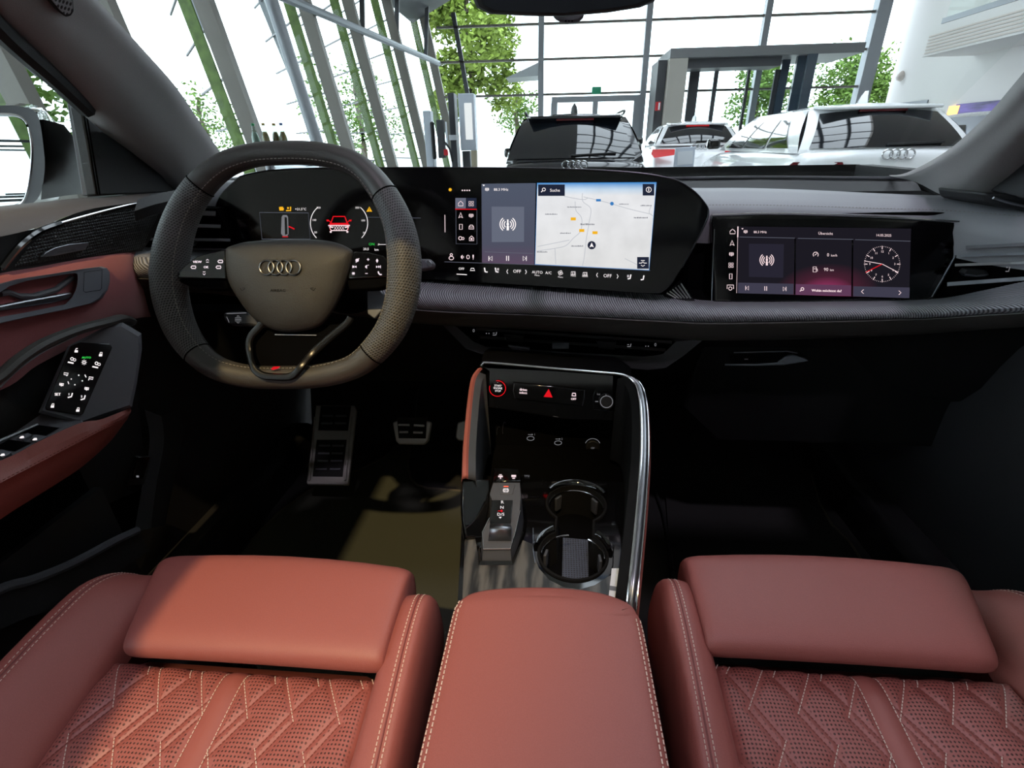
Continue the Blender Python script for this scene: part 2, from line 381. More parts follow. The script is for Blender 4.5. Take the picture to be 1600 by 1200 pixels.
# picture strip and service hatch on the right wall
def wall_rect(x0, y0, x1, y1, X, name, mat, th=.03):
    a = atX(x0, y0, X); b = atX(x1, y1, X); z0, z1 = min(a.z, b.z), max(a.z, b.z); y_0, y_1 = min(a.y, b.y), max(a.y, b.y)
    return MB().box((X, (y_0 + y_1) / 2, (z0 + z1) / 2), (th, y_1 - y_0, z1 - z0)).build(name, mat, None, smooth=False)
pm('mural', (60, 50, 120), .4); t, b = nodes_of('mural'); nz = N(t, 'ShaderNodeTexNoise'); nz.inputs['Scale'].default_value = 2.4; nz.inputs['Detail'].default_value = 4
cr = N(t, 'ShaderNodeValToRGB'); cr.color_ramp.elements[0].position = .35; cr.color_ramp.elements[0].color = srgb(24, 22, 52); cr.color_ramp.elements[1].position = .62; cr.color_ramp.elements[1].color = srgb(120, 92, 190)
t.links.new(nz.outputs['Fac'], cr.inputs[0]); t.links.new(cr.outputs[0], b.inputs['Base Color'])
tag(wall_rect(1496, 163, 1690, 182, 9.29, 'wall_picture', 'mural', .04), 'long dark violet picture panel low on the white wall', 'picture')
tag(wall_rect(1407, 161, 1441, 188, 9.30, 'wall_hatch', 'facade_steel', .03), 'small grey service hatch set in the white wall', 'hatch')
pm('lamp_warm', (240, 190, 120), .5, emit=(255, 190, 110), es=1.2)
tag(wall_rect(1484, 166, 1495, 183, 9.28, 'wall_light', 'lamp_warm', .03), 'warm glowing wall light at the end of the violet picture panel', 'lamp')
p_ = atX(1408, 119, 9.3); sph = MB(); sph.lathe(p_ + V((0, 0, -.12)), (0, 0, 1), [(.01, 0), (.09, .03), (.12, .10), (.09, .18), (.03, .24), (0, .25)], 16)
tag(sph.build('wall_sensor', 'wall_shade'), 'small white teardrop sensor on the white wall', 'sensor')
# ---- front glass wall --------------------------------------------------------
fw = root_struct('wall_front')
P17 = lambda x, y: atY(x, y, YF_)
zT = [P17(845, 148).z, P17(845, 93).z, P17(845, 37.5).z, P17(845, -20).z]
mx = [P17(722, 200).x, P17(845, 150).x, P17(1004, 150).x, P17(1178, 150).x, P17(1342, 150).x]
MB().bar(P17(708, 20), P17(731, 150), .10, .12).build('mullion', 'facade_dark', fw, smooth=False)
for x in mx[1:4]: MB().box((x, YF_, 2.6), (.16, .22, 6.0)).build('mullion', 'facade_steel', fw, smooth=False)
MB().box((mx[4] + .05, YF_, 2.6), (.34, .3, 6.0)).build('mullion', 'facade_steel', fw, smooth=False)
xl = fx(YF_) - .3
for z in zT:
    seq = [xl] + mx[1:]
    for a, b in zip(seq[:-1], seq[1:]): MB().box(((a + b) / 2, YF_, z), (b - a - .12, .10, .055)).build('transom', 'facade_post', fw, smooth=False)
zz = [GROUND] + zT + [ZC]
for a, b in zip([xl] + mx[1:-1], mx[1:]):
    for z0, z1 in zip(zz[:-1], zz[1:]): MB().box(((a + b) / 2, YF_ + .02, (z0 + z1) / 2), (b - a - .1, .02, z1 - z0 - .06)).build('glass_pane', 'pane', fw, smooth=False)
# double door frame in the second bay
dd = root_struct('door_1')
P16 = lambda x, y: atY(x, y, 16.8)
zd = P16(930, 150).z; zd2 = P16(930, 159).z
a, b = P16(862, 155).x, P16(1000, 155).x
MB().box(((a + b) / 2, 16.8, (zd + zd2) / 2), (b - a, .12, zd - zd2)).build('door_head', 'facade_steel', dd, smooth=False)
for x0, x1 in ((861, 871), (926, 934), (990, 1000)):
    xa, xb = P16(x0, 165).x, P16(x1, 165).x; MB().box(((xa + xb) / 2, 16.8, (zd2 + GROUND) / 2), (xb - xa, .12, zd2 - GROUND)).build('door_post', 'facade_steel', dd, smooth=False)
es = MB().box(atY(932, 141.5, 16.9), (.26, .10, .18)).build('exit_sign', 'sign_green', None, smooth=False); tag(es, 'small green emergency exit sign above the glass double door', 'sign')
# ---- entrance vestibule ---------------------------------------------------
pt = thing('entrance_portal', 'grey boxed entrance vestibule with glass sliding doors and dark side fins', 'entrance', (4, 15, GROUND), local=False)
YP = 15.0; PP = lambda x, y: atY(x, y, YP)
x0, x1, x2, x3 = PP(1046, 100).x, PP(1075, 100).x, PP(1225, 100).x, PP(1262, 100).x
zt0, zt1 = PP(1150, 72).z, PP(1150, 88).z; zh = PP(1150, 103).z
xr = PP(1352, 75).x
MB().box(((x0 + xr) / 2, (YP + 16.8) / 2, (zt0 + zt1) / 2), (xr - x0, 16.8 - YP, zt0 - zt1)).build('roof_box', 'portal_grey', pt, bevel=.01)
MB().box(((x0 + x1) / 2, YP + .5, (zt1 + GROUND) / 2), (x1 - x0, 1.0, zt1 - GROUND)).build('light_pier', 'portal_light', pt, bevel=.01)
MB().box((x0 - .12, YP + .75, (zt1 + GROUND) / 2), (.22, 1.0, zt1 - GROUND)).build('side_wall', 'facade_dark', pt, smooth=False)
MB().box(((x1 + x2) / 2, YP + .6, (zt1 + zh) / 2), (x2 - x1, .8, zt1 - zh)).build('door_header', 'facade_dark', pt, smooth=False)
P14 = lambda x, y: atY(x, y, YP + 1.0)
for k, (xa, xb) in enumerate(((1075, 1090), (1113, 1119), (1164, 1168), (1206, 1214))):
    a, b = P14(xa, 140).x, P14(xb, 140).x; MB().box(((a + b) / 2, YP + 1.0, (zh + GROUND) / 2), (b - a, .08, zh - GROUND)).build('door_stile', 'facade_dark', pt, smooth=False)
for xa, xb in ((1090, 1113), (1119, 1164), (1168, 1206)):
    a, b = P14(xa, 140).x, P14(xb, 140).x; MB().box(((a + b) / 2, YP + 1.0, (zh + GROUND) / 2), (b - a, .02, zh - GROUND - .05)).build('door_glass', 'pane', pt, smooth=False)
pm('fin_blue', (58, 72, 84), .15, spec=.6)
for xa, xb, yy in ((1214, 1226, YP + .9), (1236, 1252, YP + .3), (1252, 1266, YP)):
    a, b = atY(xa, 140, yy).x, atY(xb, 140, yy).x; MB().box(((a + b) / 2, yy, (zt1 + GROUND) / 2), (b - a, .10, zt1 - GROUND)).build('side_fin', 'fin_blue', pt, smooth=False)
rs_ = MB().box(atY(1028, 166, YP - .06) , (.13, .03, .2)).build('wall_notice', 'sign_red', None, smooth=False); tag(rs_, 'small red and white notice on the dark side of the entrance', 'sign')
MB().box(atY(1028, 166, YP - .09) + V((.03, 0, 0)), (.04, .03, .16)).build('notice_print', 'paper_white', rs_, smooth=False)
rs_.children[0].matrix_parent_inverse = Matrix.Identity(4)
# ---- leaning glass front on the driver side -----------------------------------
lf = root_struct('wall_left')
TS = [.19, .245, .31, .385, .558, .74, .98, 1.5, 3.2]
ydx = lambda t_: (3.23 + 2.04) / (t_ + .12)
posts = [(fx(ydx(t_)), ydx(t_)) for t_ in TS] + [(fx(y_), y_) for y_ in (-.4, -2.4, -4.4, -6.4, -8.4)]
topz = 5.4
def lean(x, y, z): return V((x - LEAN * (z - CAM.z), y, z))
pm('fin_reflection', (86, 108, 52), .5, spec=.2, var=.35, scale=9, detail=6)
for i, (x, y) in enumerate(posts):
    MB().bar(lean(x, y, GROUND), lean(x, y, topz), .14, .22, up=(1, 0, .18)).build('post', 'facade_post', lf, smooth=False)
    # glass fin beside each post, tree reflections painted on as mottled green
    o = V((-.42, .10, 0)); MB().prism([lean(x, y, GROUND) + o, lean(x, y, GROUND) + o + V((.20, -.04, 0)), lean(x, y, topz) + o + V((.20, -.04, 0)), lean(x, y, topz) + o], V((.004, .02, 0))).build('glass_fin', 'fin_reflection', lf, smooth=False)
    # sawtooth pane with its joints, running out and forward from the post
    if i > 0:
        u = V((-.83, 1, 0)).normalized(); L = 3.4
        for k in range(9):
            z = GROUND + .35 + .62 * k; MB().bar(lean(x, y, z) + u * .08, lean(x, y, z) + u * L, .03, .028).build('pane_joint', 'facade_dark', lf, smooth=False)
# lighter round columns in front of the posts
for t_ in (.452, .86):
    x, y = fx(ydx(t_)) + .15, ydx(t_) - .1; MB().tube([lean(x, y, GROUND), lean(x, y, topz)], .10, 12).build('round_column', 'facade_steel', lf)
# sloping handrail / service pipe along the front and a bracing member
q = atY(610, 52, ydx(.30)); zr = q.z
MB().tube([lean(fx(y) + .16, y, zr) for y in (17, 12, 8, 4, 0, -8)], .07, 10).build('service_pipe', 'facade_steel', lf)
for y in (16.4, 14.4, 12.6): MB().bar(lean(fx(y), y, zr + .1), lean(fx(y) - .2, y, topz) + V((.9, 0, 0)), .05, .10).build('bracket', 'facade_dark', lf, smooth=False)
MB().prism([V((fx(17) - .9, 16.9, 4.0)), V((fx(17) + .8, 16.9, 4.75)), V((fx(17) + .8, 16.9, ZC)), V((fx(17) - .9, 16.9, ZC))], V((0, -3.0, 0))).build('roof_soffit', 'facade_dark', lf, smooth=False)
# diagonal steel outside
for y0 in (9.3, 11.5): MB().bar(V((fx(y0) - 1.3, y0 + 1.2, GROUND)), V((fx(y0) - 2.6, y0 + 1.0, 4.6)), .10, .10).build('outer_stay', 'facade_steel', lf, smooth=False)
# glass of the leaning front
for (xa, ya), (xb, yb) in zip(posts[:-1], posts[1:]):
    MB().prism([lean(xa - .06, ya, GROUND), lean(xb - .06, yb, GROUND), lean(xb - .06, yb, topz), lean(xa - .06, ya, topz)], V((-.015, 0, 0))).build('glass_pane', 'pane', lf, smooth=False)

# ------------------------------------------------------------------ trees outside
def tree(label, c, h, r, mat, n, seed):
    rnd = random.Random(seed); x, y = c; root = thing('tree', label, 'tree', (x, y, GROUND - .1), group='trees outside the showroom')
    MB().tube(catmull([V((x, y, GROUND - .1)), V((x + .1, y, h * .35)), V((x, y, h * .7)), V((x + .15, y, h * .9))], 4), [.16 - .009 * k for k in range(13)], 8).build('trunk', 'bark', root)
    blobs = [(V((x + rnd.uniform(-.65, .65) * r, y + rnd.uniform(-.6, .6) * r, rnd.uniform(.30, .88) * h)), rnd.uniform(.35, .6) * r) for _ in range(16)]
    mb = MB()
    for k in range(n):
        bc, br = rnd.choice(blobs); d = V((rnd.gauss(0, 1), rnd.gauss(0, 1), rnd.gauss(0, 1))).normalized(); p = bc + d * br * rnd.uniform(.55, 1.0)
        u = V((rnd.gauss(0, 1), rnd.gauss(0, 1), rnd.gauss(0, .6))).normalized(); w = u.cross(V((rnd.gauss(0, 1), rnd.gauss(0, 1), 1))).normalized(); s = rnd.uniform(.07, .15) * (h / 6) ** .5
        mb.add([p - u * s, p - w * s * .5, p + u * s, p + w * s * .5], [(0, 1, 2, 3)])
    tag(mb.build('leaves', mat, root, smooth=False), kind='stuff')
def at_t(px, y): return ((px - 870) / 869 * y, y)
tree('tall light green tree behind the front glass, left of the dark car', at_t(738, 24), 8.0, 2.1, 'leaf_light', 12000, 1)
tree('smaller bright tree behind the parked dark car, under the grey awning', at_t(806, 29), 3.8, 1.2, 'leaf', 1500, 2)
tree('round green tree seen through the entrance doors', at_t(1160, 26), 4.0, 1.6, 'leaf', 5000, 3)
tree('round green tree right of the entrance box, beside the white wall', at_t(1300, 24), 3.9, 1.9, 'leaf', 7000, 4)
tree('tall tree beyond the leaning glass, nearest the round columns', (-9.5, 9.0), 6.5, 1.8, 'leaf', 3000, 5)
tree('tall tree beyond the leaning glass, seen above the door mirror', (-15.5, 9.0), 6.5, 2.4, 'leaf_light', 3500, 6)
tree('tall tree beyond the leaning glass, next to the charging posts', (-8.6, 24.0), 4.2, 2.2, 'leaf', 2500, 8)
tree('low green tree beyond the leaning glass, behind the juice bottles', (-12.5, 19.0), 2.8, 2.2, 'leaf', 2500, 9)
aw = thing('awning', 'grey canvas awning outside the front glass beside the light green tree', 'awning', (*at_t(815, 21), GROUND))
A = [atY(x, y, 21) for x, y in ((790, 122), (842, 97), (846, 108), (846, 118))]; MB().prism(A, V((0, 1.5, 0))).build('canvas', 'portal_grey', aw)
MB().bar(atY(800, 120, 21.7), V((*atY(800, 120, 21.7)[:2], GROUND)), .06, .06).build('pole', 'facade_steel', aw)
# ------------------------------------------------------------------ cars
def make_car(label, loc, rz, L, Wd, H, paint, style, tail='tail_red', emblem=True, group=None, detail=True, hbk=None, bars=False):
    """local axes: rear bumper at y=0, nose at y=L, z=0 on the ground"""
    root = thing('car', label, 'car', loc, group=group, local=True, rz=rz)
    w = Wd / 2; hb = H * (hbk or (.655 if style == 'suv' else .62))
    st = [(.0, .80, .55), (.06, .93, .60), (.25, .985, hb), (.8, 1.0, hb), (L * .5, 1.0, hb - .01), (L * .66, 1.0, hb - .03), (L * .74, .99, hb - .08), (L * .9, .93, hb - .16), (L * .97, .85, hb - .26), (L, .70, hb - .42)]
    if style == 'suv': st[0] = (.0, .86, hb - .14); st[1] = (.03, .95, hb - .05); st[2] = (.10, .98, hb)
    rows = []
    for y, k, zt in st:
        ww = w * k; rows.append([V((sx * a, y, z)) for sx, a, z in ((-1, ww * .86, .24), (-1, ww * .98, .42), (-1, ww, zt * .70), (-1, ww * .965, zt - .04), (-1, ww * .90, zt), (0, 0, zt + .03), (1, ww * .90, zt), (1, ww * .965, zt - .04), (1, ww, zt * .70), (1, ww * .98, .42), (1, ww * .86, .24))])
    MB().loft(rows, True, True).build('body', paint, root, sub=1)
    rb, rf = (.16, L * .70) if style == 'suv' else (.30, L * .70)
    tr_, tf = (.62, L * .52) if style == 'suv' else (.72, L * .50)
    def G(u, v, face):   # u -1..1 across the face, v 0 belt .. 1 roof
        ev = math.sin(v * PI / 2) ** .9 if face != 'top' else 1
        wb, wt = w * .92, w * .70; ww = lerp(wb, wt, v ** 1.15); z = lerp(hb - .03, H, v) - (0 if v < 1 else 0)
        y0 = lerp(rb, tr_, v ** 1.25); y1 = lerp(rf, tf, v)
        crown = .05 * math.sin(PI * v) 
        if face == 'rear': return V((u * ww, y0 + .10 * u * u - crown * .6, z - .05 * u * u * v))
        if face == 'front': return V((u * ww, y1 - .12 * u * u + crown * .5, z - .05 * u * u * v))
        yy = lerp(y0 + .10, y1 - .12, (u + 1) / 2)
        return V((ww + crown * .6, yy, z - .05 * v))
    def patch(face, u0, u1, v0, v1, out, sgn=1, nu=8, nv=5, sk=0.0, sk2=0.0):
        rr = []
        for j in range(nv + 1):
            v = lerp(v0, v1, j / nv); r = []
            for i in range(nu + 1):
                a, b = u0 + sk * (v - v0), u1 - sk2 * (v - v0); p = G(lerp(a, b, i / nu), v, face); p.x *= sgn
                r.append(p + {'rear': V((0, -out, out * .3)), 'front': V((0, out, out * .3)), 'side': V((sgn * out, 0, 0))}[face])
            rr.append(r)
        return MB().loft(rr)
    gh = MB()
    for f in ('rear', 'front'): gh.add(*(lambda m: (m.v, m.f))(patch(f, -1, 1, 0, 1, 0)))
    for sg in (-1, 1): gh.add(*(lambda m: (m.v, m.f))(patch('side', -1, 1, 0, 1, 0, sg)))
    # roof skin, slightly crowned
    rr = []
    for j in range(9):
        v = j / 8; y = lerp(tr_, tf, v); e = .10 * (1 - v) - .12 * v
        rr.append([V((u * w * .70, y + (.10 if v < .5 else -.12) * u * u * abs(1 - 2 * v), H - .05 * u * u + .035 * (1 - u * u) * math.sin(PI * v))) for u in (-1, -.8, -.4, 0, .4, .8, 1)])
    gh.loft(rr); gh.build('roof', paint, root, ang=50, fix=True)
    rw = patch('rear', -.90, .90, .10, .86, .012, sk=.06, sk2=.06).build('rear_window', 'car_glass', root)
    patch('front', -.88, .88, .06, .92, .012).build('windscreen', 'car_glass', root)
    for sg in (-1, 1):
        patch('side', -.30, .28, .10, .84, .010, sg, sk=.02).build('side_window', 'car_glass', root)
        patch('side', .32, .84, .10, .84, .010, sg, sk2=.45).build('side_window', 'car_glass', root)
        patch('side', -.82, -.35, .12, .80, .010, sg, sk=.30).build('side_window', 'car_glass', root)
        # mirrors, lamps, wheels
        m = MB(); m.box((sg * (w + .09), L * .63, hb + .07), (.20, .12, .15)); m.build('wing_mirror', 'paint_black' if paint != 'paint_silver' else paint, root, bevel=.04, seg=3)
        zl = hb - (.16 if style == 'suv' else .14)
        tl = MB(); tl.prism([V((sg * w * .99, .14, zl + .05)), V((sg * w * .55, -.012, zl + .05)), V((sg * w * .50, -.018, zl - .05)), V((sg * w * .96, .06, zl - .10)), V((sg * w * 1.005, .30, zl - .03))], V((0, .03, 0))); tl.build('tail_lamp', tail, root, bevel=.01)
        for y in (L * .18, L * .80):
            wh = MB(); wh.lathe(V((sg * (w - .22), y, .36)), (sg, 0, 0), [(.0, .0), (.36, 0), (.36, .20), (.33, .225), (.24, .22), (.22, .18), (0, .19)], 20); wo = wh.build('wheel', 'tyre', root)
            MB().lathe(V((sg * (w - .03), y, .36)), (sg, 0, 0), [(.225, 0), (.20, .02), (.05, .03), (0, .03)], 14).build('rim', 'satin_metal', wo)
    sp_ = MB(); sp_.prism([V((-w * .66, tr_ + .10, H - .045)), V((w * .66, tr_ + .10, H - .045)), V((w * .60, tr_ - .16, H - .065)), V((-w * .60, tr_ - .16, H - .065))], V((0, 0, .035))); so = sp_.build('roof_spoiler', paint, root, bevel=.012)
    MB().box((0, tr_ - .12, H - .075), (w * .5, .03, .022)).build('brake_light', tail, so)
    an = MB(); an.loft([[V((dx, tr_ + .35 + dy, H + .015 + z)) for dx, dy in ((-.05, 0), (0, -.12), (.05, 0), (0, .14))] for z, in ((0,),)] + [[V((dx * .75, tr_ + .33 + dy * .6, H + .09)) for dx, dy in ((-.05, 0), (0, -.12), (.05, 0), (0, .14))], [V((dx * .1, tr_ + .30 + dy * .3, H + .14)) for dx, dy in ((-.05, 0), (0, -.12), (.05, 0), (0, .14))]], True, True); an.build('antenna', 'black_plain' if paint == 'paint_dark' else paint, root)
    if detail:
        a = G(-.05, .16, 'rear') + V((0, -.03, 0)); b = G(.62, .20, 'rear') + V((0, -.03, 0)); MB().bar(a, b, .035, .02).build('rear_wiper', 'black_plain', root, bevel=.006)
    if emblem:
        ye = -.004 if style != 'suv' else .02
        ze = hb - .06; 
        for k in range(4):
            c = V((-.108 + .072 * k, (.035 if style == 'suv' else .12), hb - (.045 if style == 'suv' else .06))); MB().tube([c + V((math.cos(2 * PI * q / 16) * .05, -.03, math.sin(2 * PI * q / 16) * .046)) for q in range(16)], .009, 6, True, up=(0, 1, 0)).build('emblem_ring', 'chrome', root)
    for sg in ((-1, 1) if bars else ()): MB().tube(catmull([V((sg * w * .66, tr_ + .1, H - .02)), V((sg * w * .69, tr_ + .25, H + .035)), V((sg * w * .69, tf - .25, H + .035)), V((sg * w * .66, tf - .1, H - .02))], 4), .014, 6).build('roof_bar', paint if paint != 'paint_dark' else 'black_plain', root)
    return root
make_car('dark blue-black estate car seen from behind, straight ahead of the windscreen', (.23, 6.95, GROUND), 0.0, 4.6, 1.94, 1.62, 'paint_dark', 'suv', 'tail_dark', bars=True)
make_car('small white hatchback with red tail lamp, behind the dark car near the entrance', (2.75, 10.9, GROUND), -.06, 3.9, 1.76, 1.62, 'paint_white', 'hatch', 'tail_red', hbk=.755)
make_car('large white car seen from behind with its driver side showing, right of the small hatchback', (3.52, 6.0, GROUND), .0, 4.7, 1.96, 1.61, 'paint_white', 'suv', 'tail_dark', hbk=.715)
make_car('silver car mostly hidden by the passenger side pillar', (6.35, 7.3, GROUND), .0, 4.6, 1.9, 1.56, 'paint_silver', 'suv', 'tail_dark', emblem=False)
make_car('silver parked car outside the leaning glass, nearest the charging post', (-7.2, 17.5, GROUND - .1), 1.1, 4.4, 1.8, 1.45, 'paint_silver', 'hatch', 'tail_red', emblem=False, detail=False)
make_car('white parked car outside the leaning glass, behind the bottles', (-9.5, 13.6, GROUND - .1), 1.3, 4.4, 1.8, 1.45, 'paint_white', 'hatch', 'tail_red', emblem=False, detail=False)
# ------------------------------------------------------------------ charging posts
cp = thing('charging_post', 'slim white charging post with black wall box, cable and plug', 'charger', (*at_t(678, 10.5), GROUND))
YC = 10.5; C_ = lambda x, y, d=0: atY(x, y, YC + d)
def slab(x0, y0, x1, y1, d, th, name, mat, par, bev=.01, base=None):
    a = C_(x0, y0, d); b = C_(x1, y1, d); zb = base if base is not None else b.z
    return MB().box(((a.x + b.x) / 2, YC + d + th / 2, (a.z + zb) / 2), (abs(b.x - a.x), th, a.z - zb)).build(name, mat, par, bevel=bev)
slab(660, 173, 678, 255, 0, .25, 'post', 'sign_grey', cp, base=GROUND)
bx_ = slab(681, 187, 695, 247, -.1, .18, 'wall_box', 'facade_dark', cp); slab(671, 190, 681, 249, -.05, .12, 'cable_coil', 'black_plain', cp, .03)
slab(695, 190, 699, 230, -.08, .1, 'side_plate', 'sign_grey', cp); slab(693, 233, 700, 243, -.12, .04, 'red_label', 'sign_red', bx_)
MB().tube(catmull([C_(694, 222, -.14), C_(701, 230, -.2), C_(705, 240, -.2), C_(707, 252, -.15)], 5), .022, 8).build('plug_cable', 'black_plain', cp)
sc = thing('charging_screen', 'tall grey information column with a bright screen beside the charging post', 'charger', (*at_t(724, 11), GROUND))
slab(699, 145, 715, 255, .5, .35, 'dark_side', 'facade_dark', sc, base=GROUND); hd = slab(715, 146, 744, 235, .42, .3, 'head', 'sign_grey', sc, .02)
em('screen_sky', (240, 244, 246), 1.0)
slab(725, 161, 739, 218, .40, .03, 'screen', 'screen_sky', hd, .003); slab(701, 211, 714, 219, .46, .03, 'white_band', 'paper_white', sc, .003); slab(722, 236, 735, 255, .55, .15, 'foot', 'facade_dark', sc, base=GROUND)
# a grey stele between the two white cars
stl = thing('display_stele', 'pale grey price stele standing in front of the small white hatchback', 'sign', (2.0, 9.2, GROUND))
P9 = lambda x, y: atY(x, y, 9.2)
A = [P9(x, y) for x, y in ((1056, 231), (1087, 229), (1086, 262), (1053, 265))]; A[2].z = A[3].z = GROUND
MB().prism(A, V((0, .06, 0))).build('panel', 'sign_grey', stl, bevel=.008)
MB().prism([P9(x, y) + V((0, -.005, 0)) for x, y in ((1059, 237), (1083, 235), (1082, 256), (1058, 258))], V((0, -.004, 0))).build('sheet', 'paper_white', stl)
# ------------------------------------------------------------------ bar table with juice bottles
YT = 4.6; PT = lambda x, y: atY(x, y, YT)
tb = thing('bar_table', 'round bar table under the juice bottles, mostly hidden by the steering wheel', 'table', (PT(415, 230).x, YT, GROUND))
cxt = PT(415, 230).x
MB().lathe((cxt, YT, .74), (0, 0, 1), [(0, 0), (.34, 0), (.35, .015), (.34, .03), (0, .03)], 32).build('table_top', 'facade_dark', tb)
MB().lathe((cxt, YT, GROUND), (0, 0, 1), [(0, 0), (.25, 0), (.25, .02), (.04, .04), (.035, 1.14), (0, 1.14)], 20).build('stand', 'satin_metal', tb)
glass('clear_bottle', (.62, .72, .66), .10)
def bottle(px, dy, h, liquid, cap, label):
    x = PT(px, 210).x; c = V((x, YT + dy, .772)); b = thing('bottle', label, 'bottle', tuple(c), group='bottles on the bar table')
    pr = [(0, 0), (.030, 0), (.032, .01), (.032, .15), (.030, .185), (.017, .228), (.0135, .245), (.0135, h - .01)]
    MB().lathe(c, (0, 0, 1), pr, 18).build('glass', 'clear_bottle', b)
    MB().lathe(c, (0, 0, 1), [(0, .004), (.029, .004), (.0295, .15), (.0275, .184), (.015, .222), (0, .223)], 16).build('drink', liquid, b)
    MB().lathe(c + V((0, 0, h - .015)), (0, 0, 1), [(.0145, 0), (.0145, .015), (.012, .018), (0, .018)], 14).build('cap', cap, b)
pm('water', (150, 165, 165), .1, spec=.8)
bottle(398, .0, .285, 'water', 'cap_green', 'clear water bottle with green cap on the bar table')
bottle(417, -.03, .285, 'juice', 'cap_gold', 'yellow juice bottle with gold cap, nearest the water bottle')
bottle(425, .06, .285, 'juice', 'cap_gold', 'yellow juice bottle with gold cap, between its twin and the blue cap')
bottle(440, .02, .285, 'juice', 'cap_blue', 'yellow juice bottle with blue cap at the end of the row')
# ------------------------------------------------------------------ the car's shell around the cabin
cabin = thing('car_cabin', 'dark car cabin shell with grey cloth pillars, windscreen and carpeted floor', 'car body', (0, 0, -0.02))
def strip(rows, name, mat, parent, n=5, **kw):
    """smooth surface through rows of points"""
    R = [catmull(r, n) for r in rows]; R = [catmull([r[k] for r in R], n) for k in range(len(R[0]))]
    return MB().loft(R).build(name, mat, parent, **kw)
# A-pillar trims: rows run along the pillar, columns across (windscreen edge, crown, window edge, return)
LP = []
for (ix, iy, ox, oy, xi, xo) in [(352, 262, 292, 308, -.715, -.752), (340, 245, 285, 300, -.70, -.745), (300, 187, 226, 239, -.668, -.712), (260, 130, 165, 181, -.635, -.678), (202, 66, 84, 104, -.606, -.64), (140, 0, 0, 25, -.578, -.606), (55, -85, -100, -60, -.552, -.575), (-120, -235, -330, -210, -.52, -.54)]:
    a = atX(ix, iy, xi); d = atX(ox, oy, xo); m1 = a.lerp(d, .30) + V((.012, -.020, .004)); m2 = a.lerp(d, .62) + V((.012, -.022, -.004))
    LP.append([a + V((-.02, .05, 0)), a, m1, m2, d, d + V((-.05, .02, 0))])
LP.append([p + V((.03, -.42, .20)) for p in LP[-1]])
ap = strip(LP, 'a_pillar', 'pillar_cloth', cabin, 4)
tag(ap, 'grey cloth A-pillar trim on the driver side')
tw = plane(LP[5][2], (LP[5][1] - LP[5][4]).cross(LP[6][2] - LP[5][2]))
# tweeter grille high on the pillar
n_ = (LP[5][4] - LP[5][1]).cross(LP[4][2] - LP[6][2]).normalized()
if n_.dot(CAM - LP[5][2]) < 0: n_ = -n_
sf = plane(LP[5][2] + n_ * .010, n_)
ol = [(72, -8), (96, 22), (104, 28), (112, 26), (117, 18), (116, 2), (108, -22), (90, -40), (62, -44)]
MB().prism([sf(x, y, .002) for x, y in ol], -n_ * .016).build('tweeter_frame', 'black_plain', ap, bevel=.002)
MB().prism([sf(94 + (x - 94) * .86, -8 + (y + 8) * .86, .004) for x, y in ol], -n_ * .01).build('tweeter_grille', 'tweeter_mesh', ap)
RP = []
for (ix, iy, ox, oy, xi, xo) in [(1395, 276, 1530, 318, .715, .755), (1425, 272, 1546, 300, .70, .75), (1490, 238, 1600, 236, .672, .715), (1556, 182, 1660, 175, .645, .69), (1600, 134, 1720, 118, .62, .66), (1680, 40, 1840, 20, .585, .615), (1800, -110, 2000, -120, .55, .57)]:
    a = atX(ix, iy, xi); d = atX(ox, oy, xo); m1 = a.lerp(d, .30) + V((-.012, -.020, .004)); m2 = a.lerp(d, .62) + V((-.012, -.022, -.004))
    RP.append([d + V((.05, .02, 0)), d, m2, m1, a, a + V((.02, .05, 0))])
RP.append([p + V((-.04, -.35, .19)) for p in RP[-1]])
tag(strip(RP, 'a_pillar', 'pillar_cloth', cabin, 4), 'grey cloth A-pillar trim on the passenger side')
# windscreen: curved pane between the pillars, rubber line along its lower edge
def ws(u, v):  # u across -1..1, v from base 0 to top 1
    y = lerp(1.40, .42, v) - .10 * u * u * (1 - v * .5); z = lerp(.775, 1.225, v) + .03 * math.sin(v * PI)
    return V((u * lerp(.735, .56, v), y, z))
MB().loft([[ws(-1 + 2 * i / 16, j / 8) for i in range(17)] for j in range(9)]).build('windscreen', 'windshield', cabin)
MB().loft([[ws(-1.01 + 2.02 * i / 24, v) + V((0, d, e)) for i in range(25)] for v, d, e in ((-.03, .02, 0), (.012, 0, .001), (.02, -.006, -.004), (-.03, -.03, -.03))]).build('windscreen_seal', 'black_gloss', cabin)
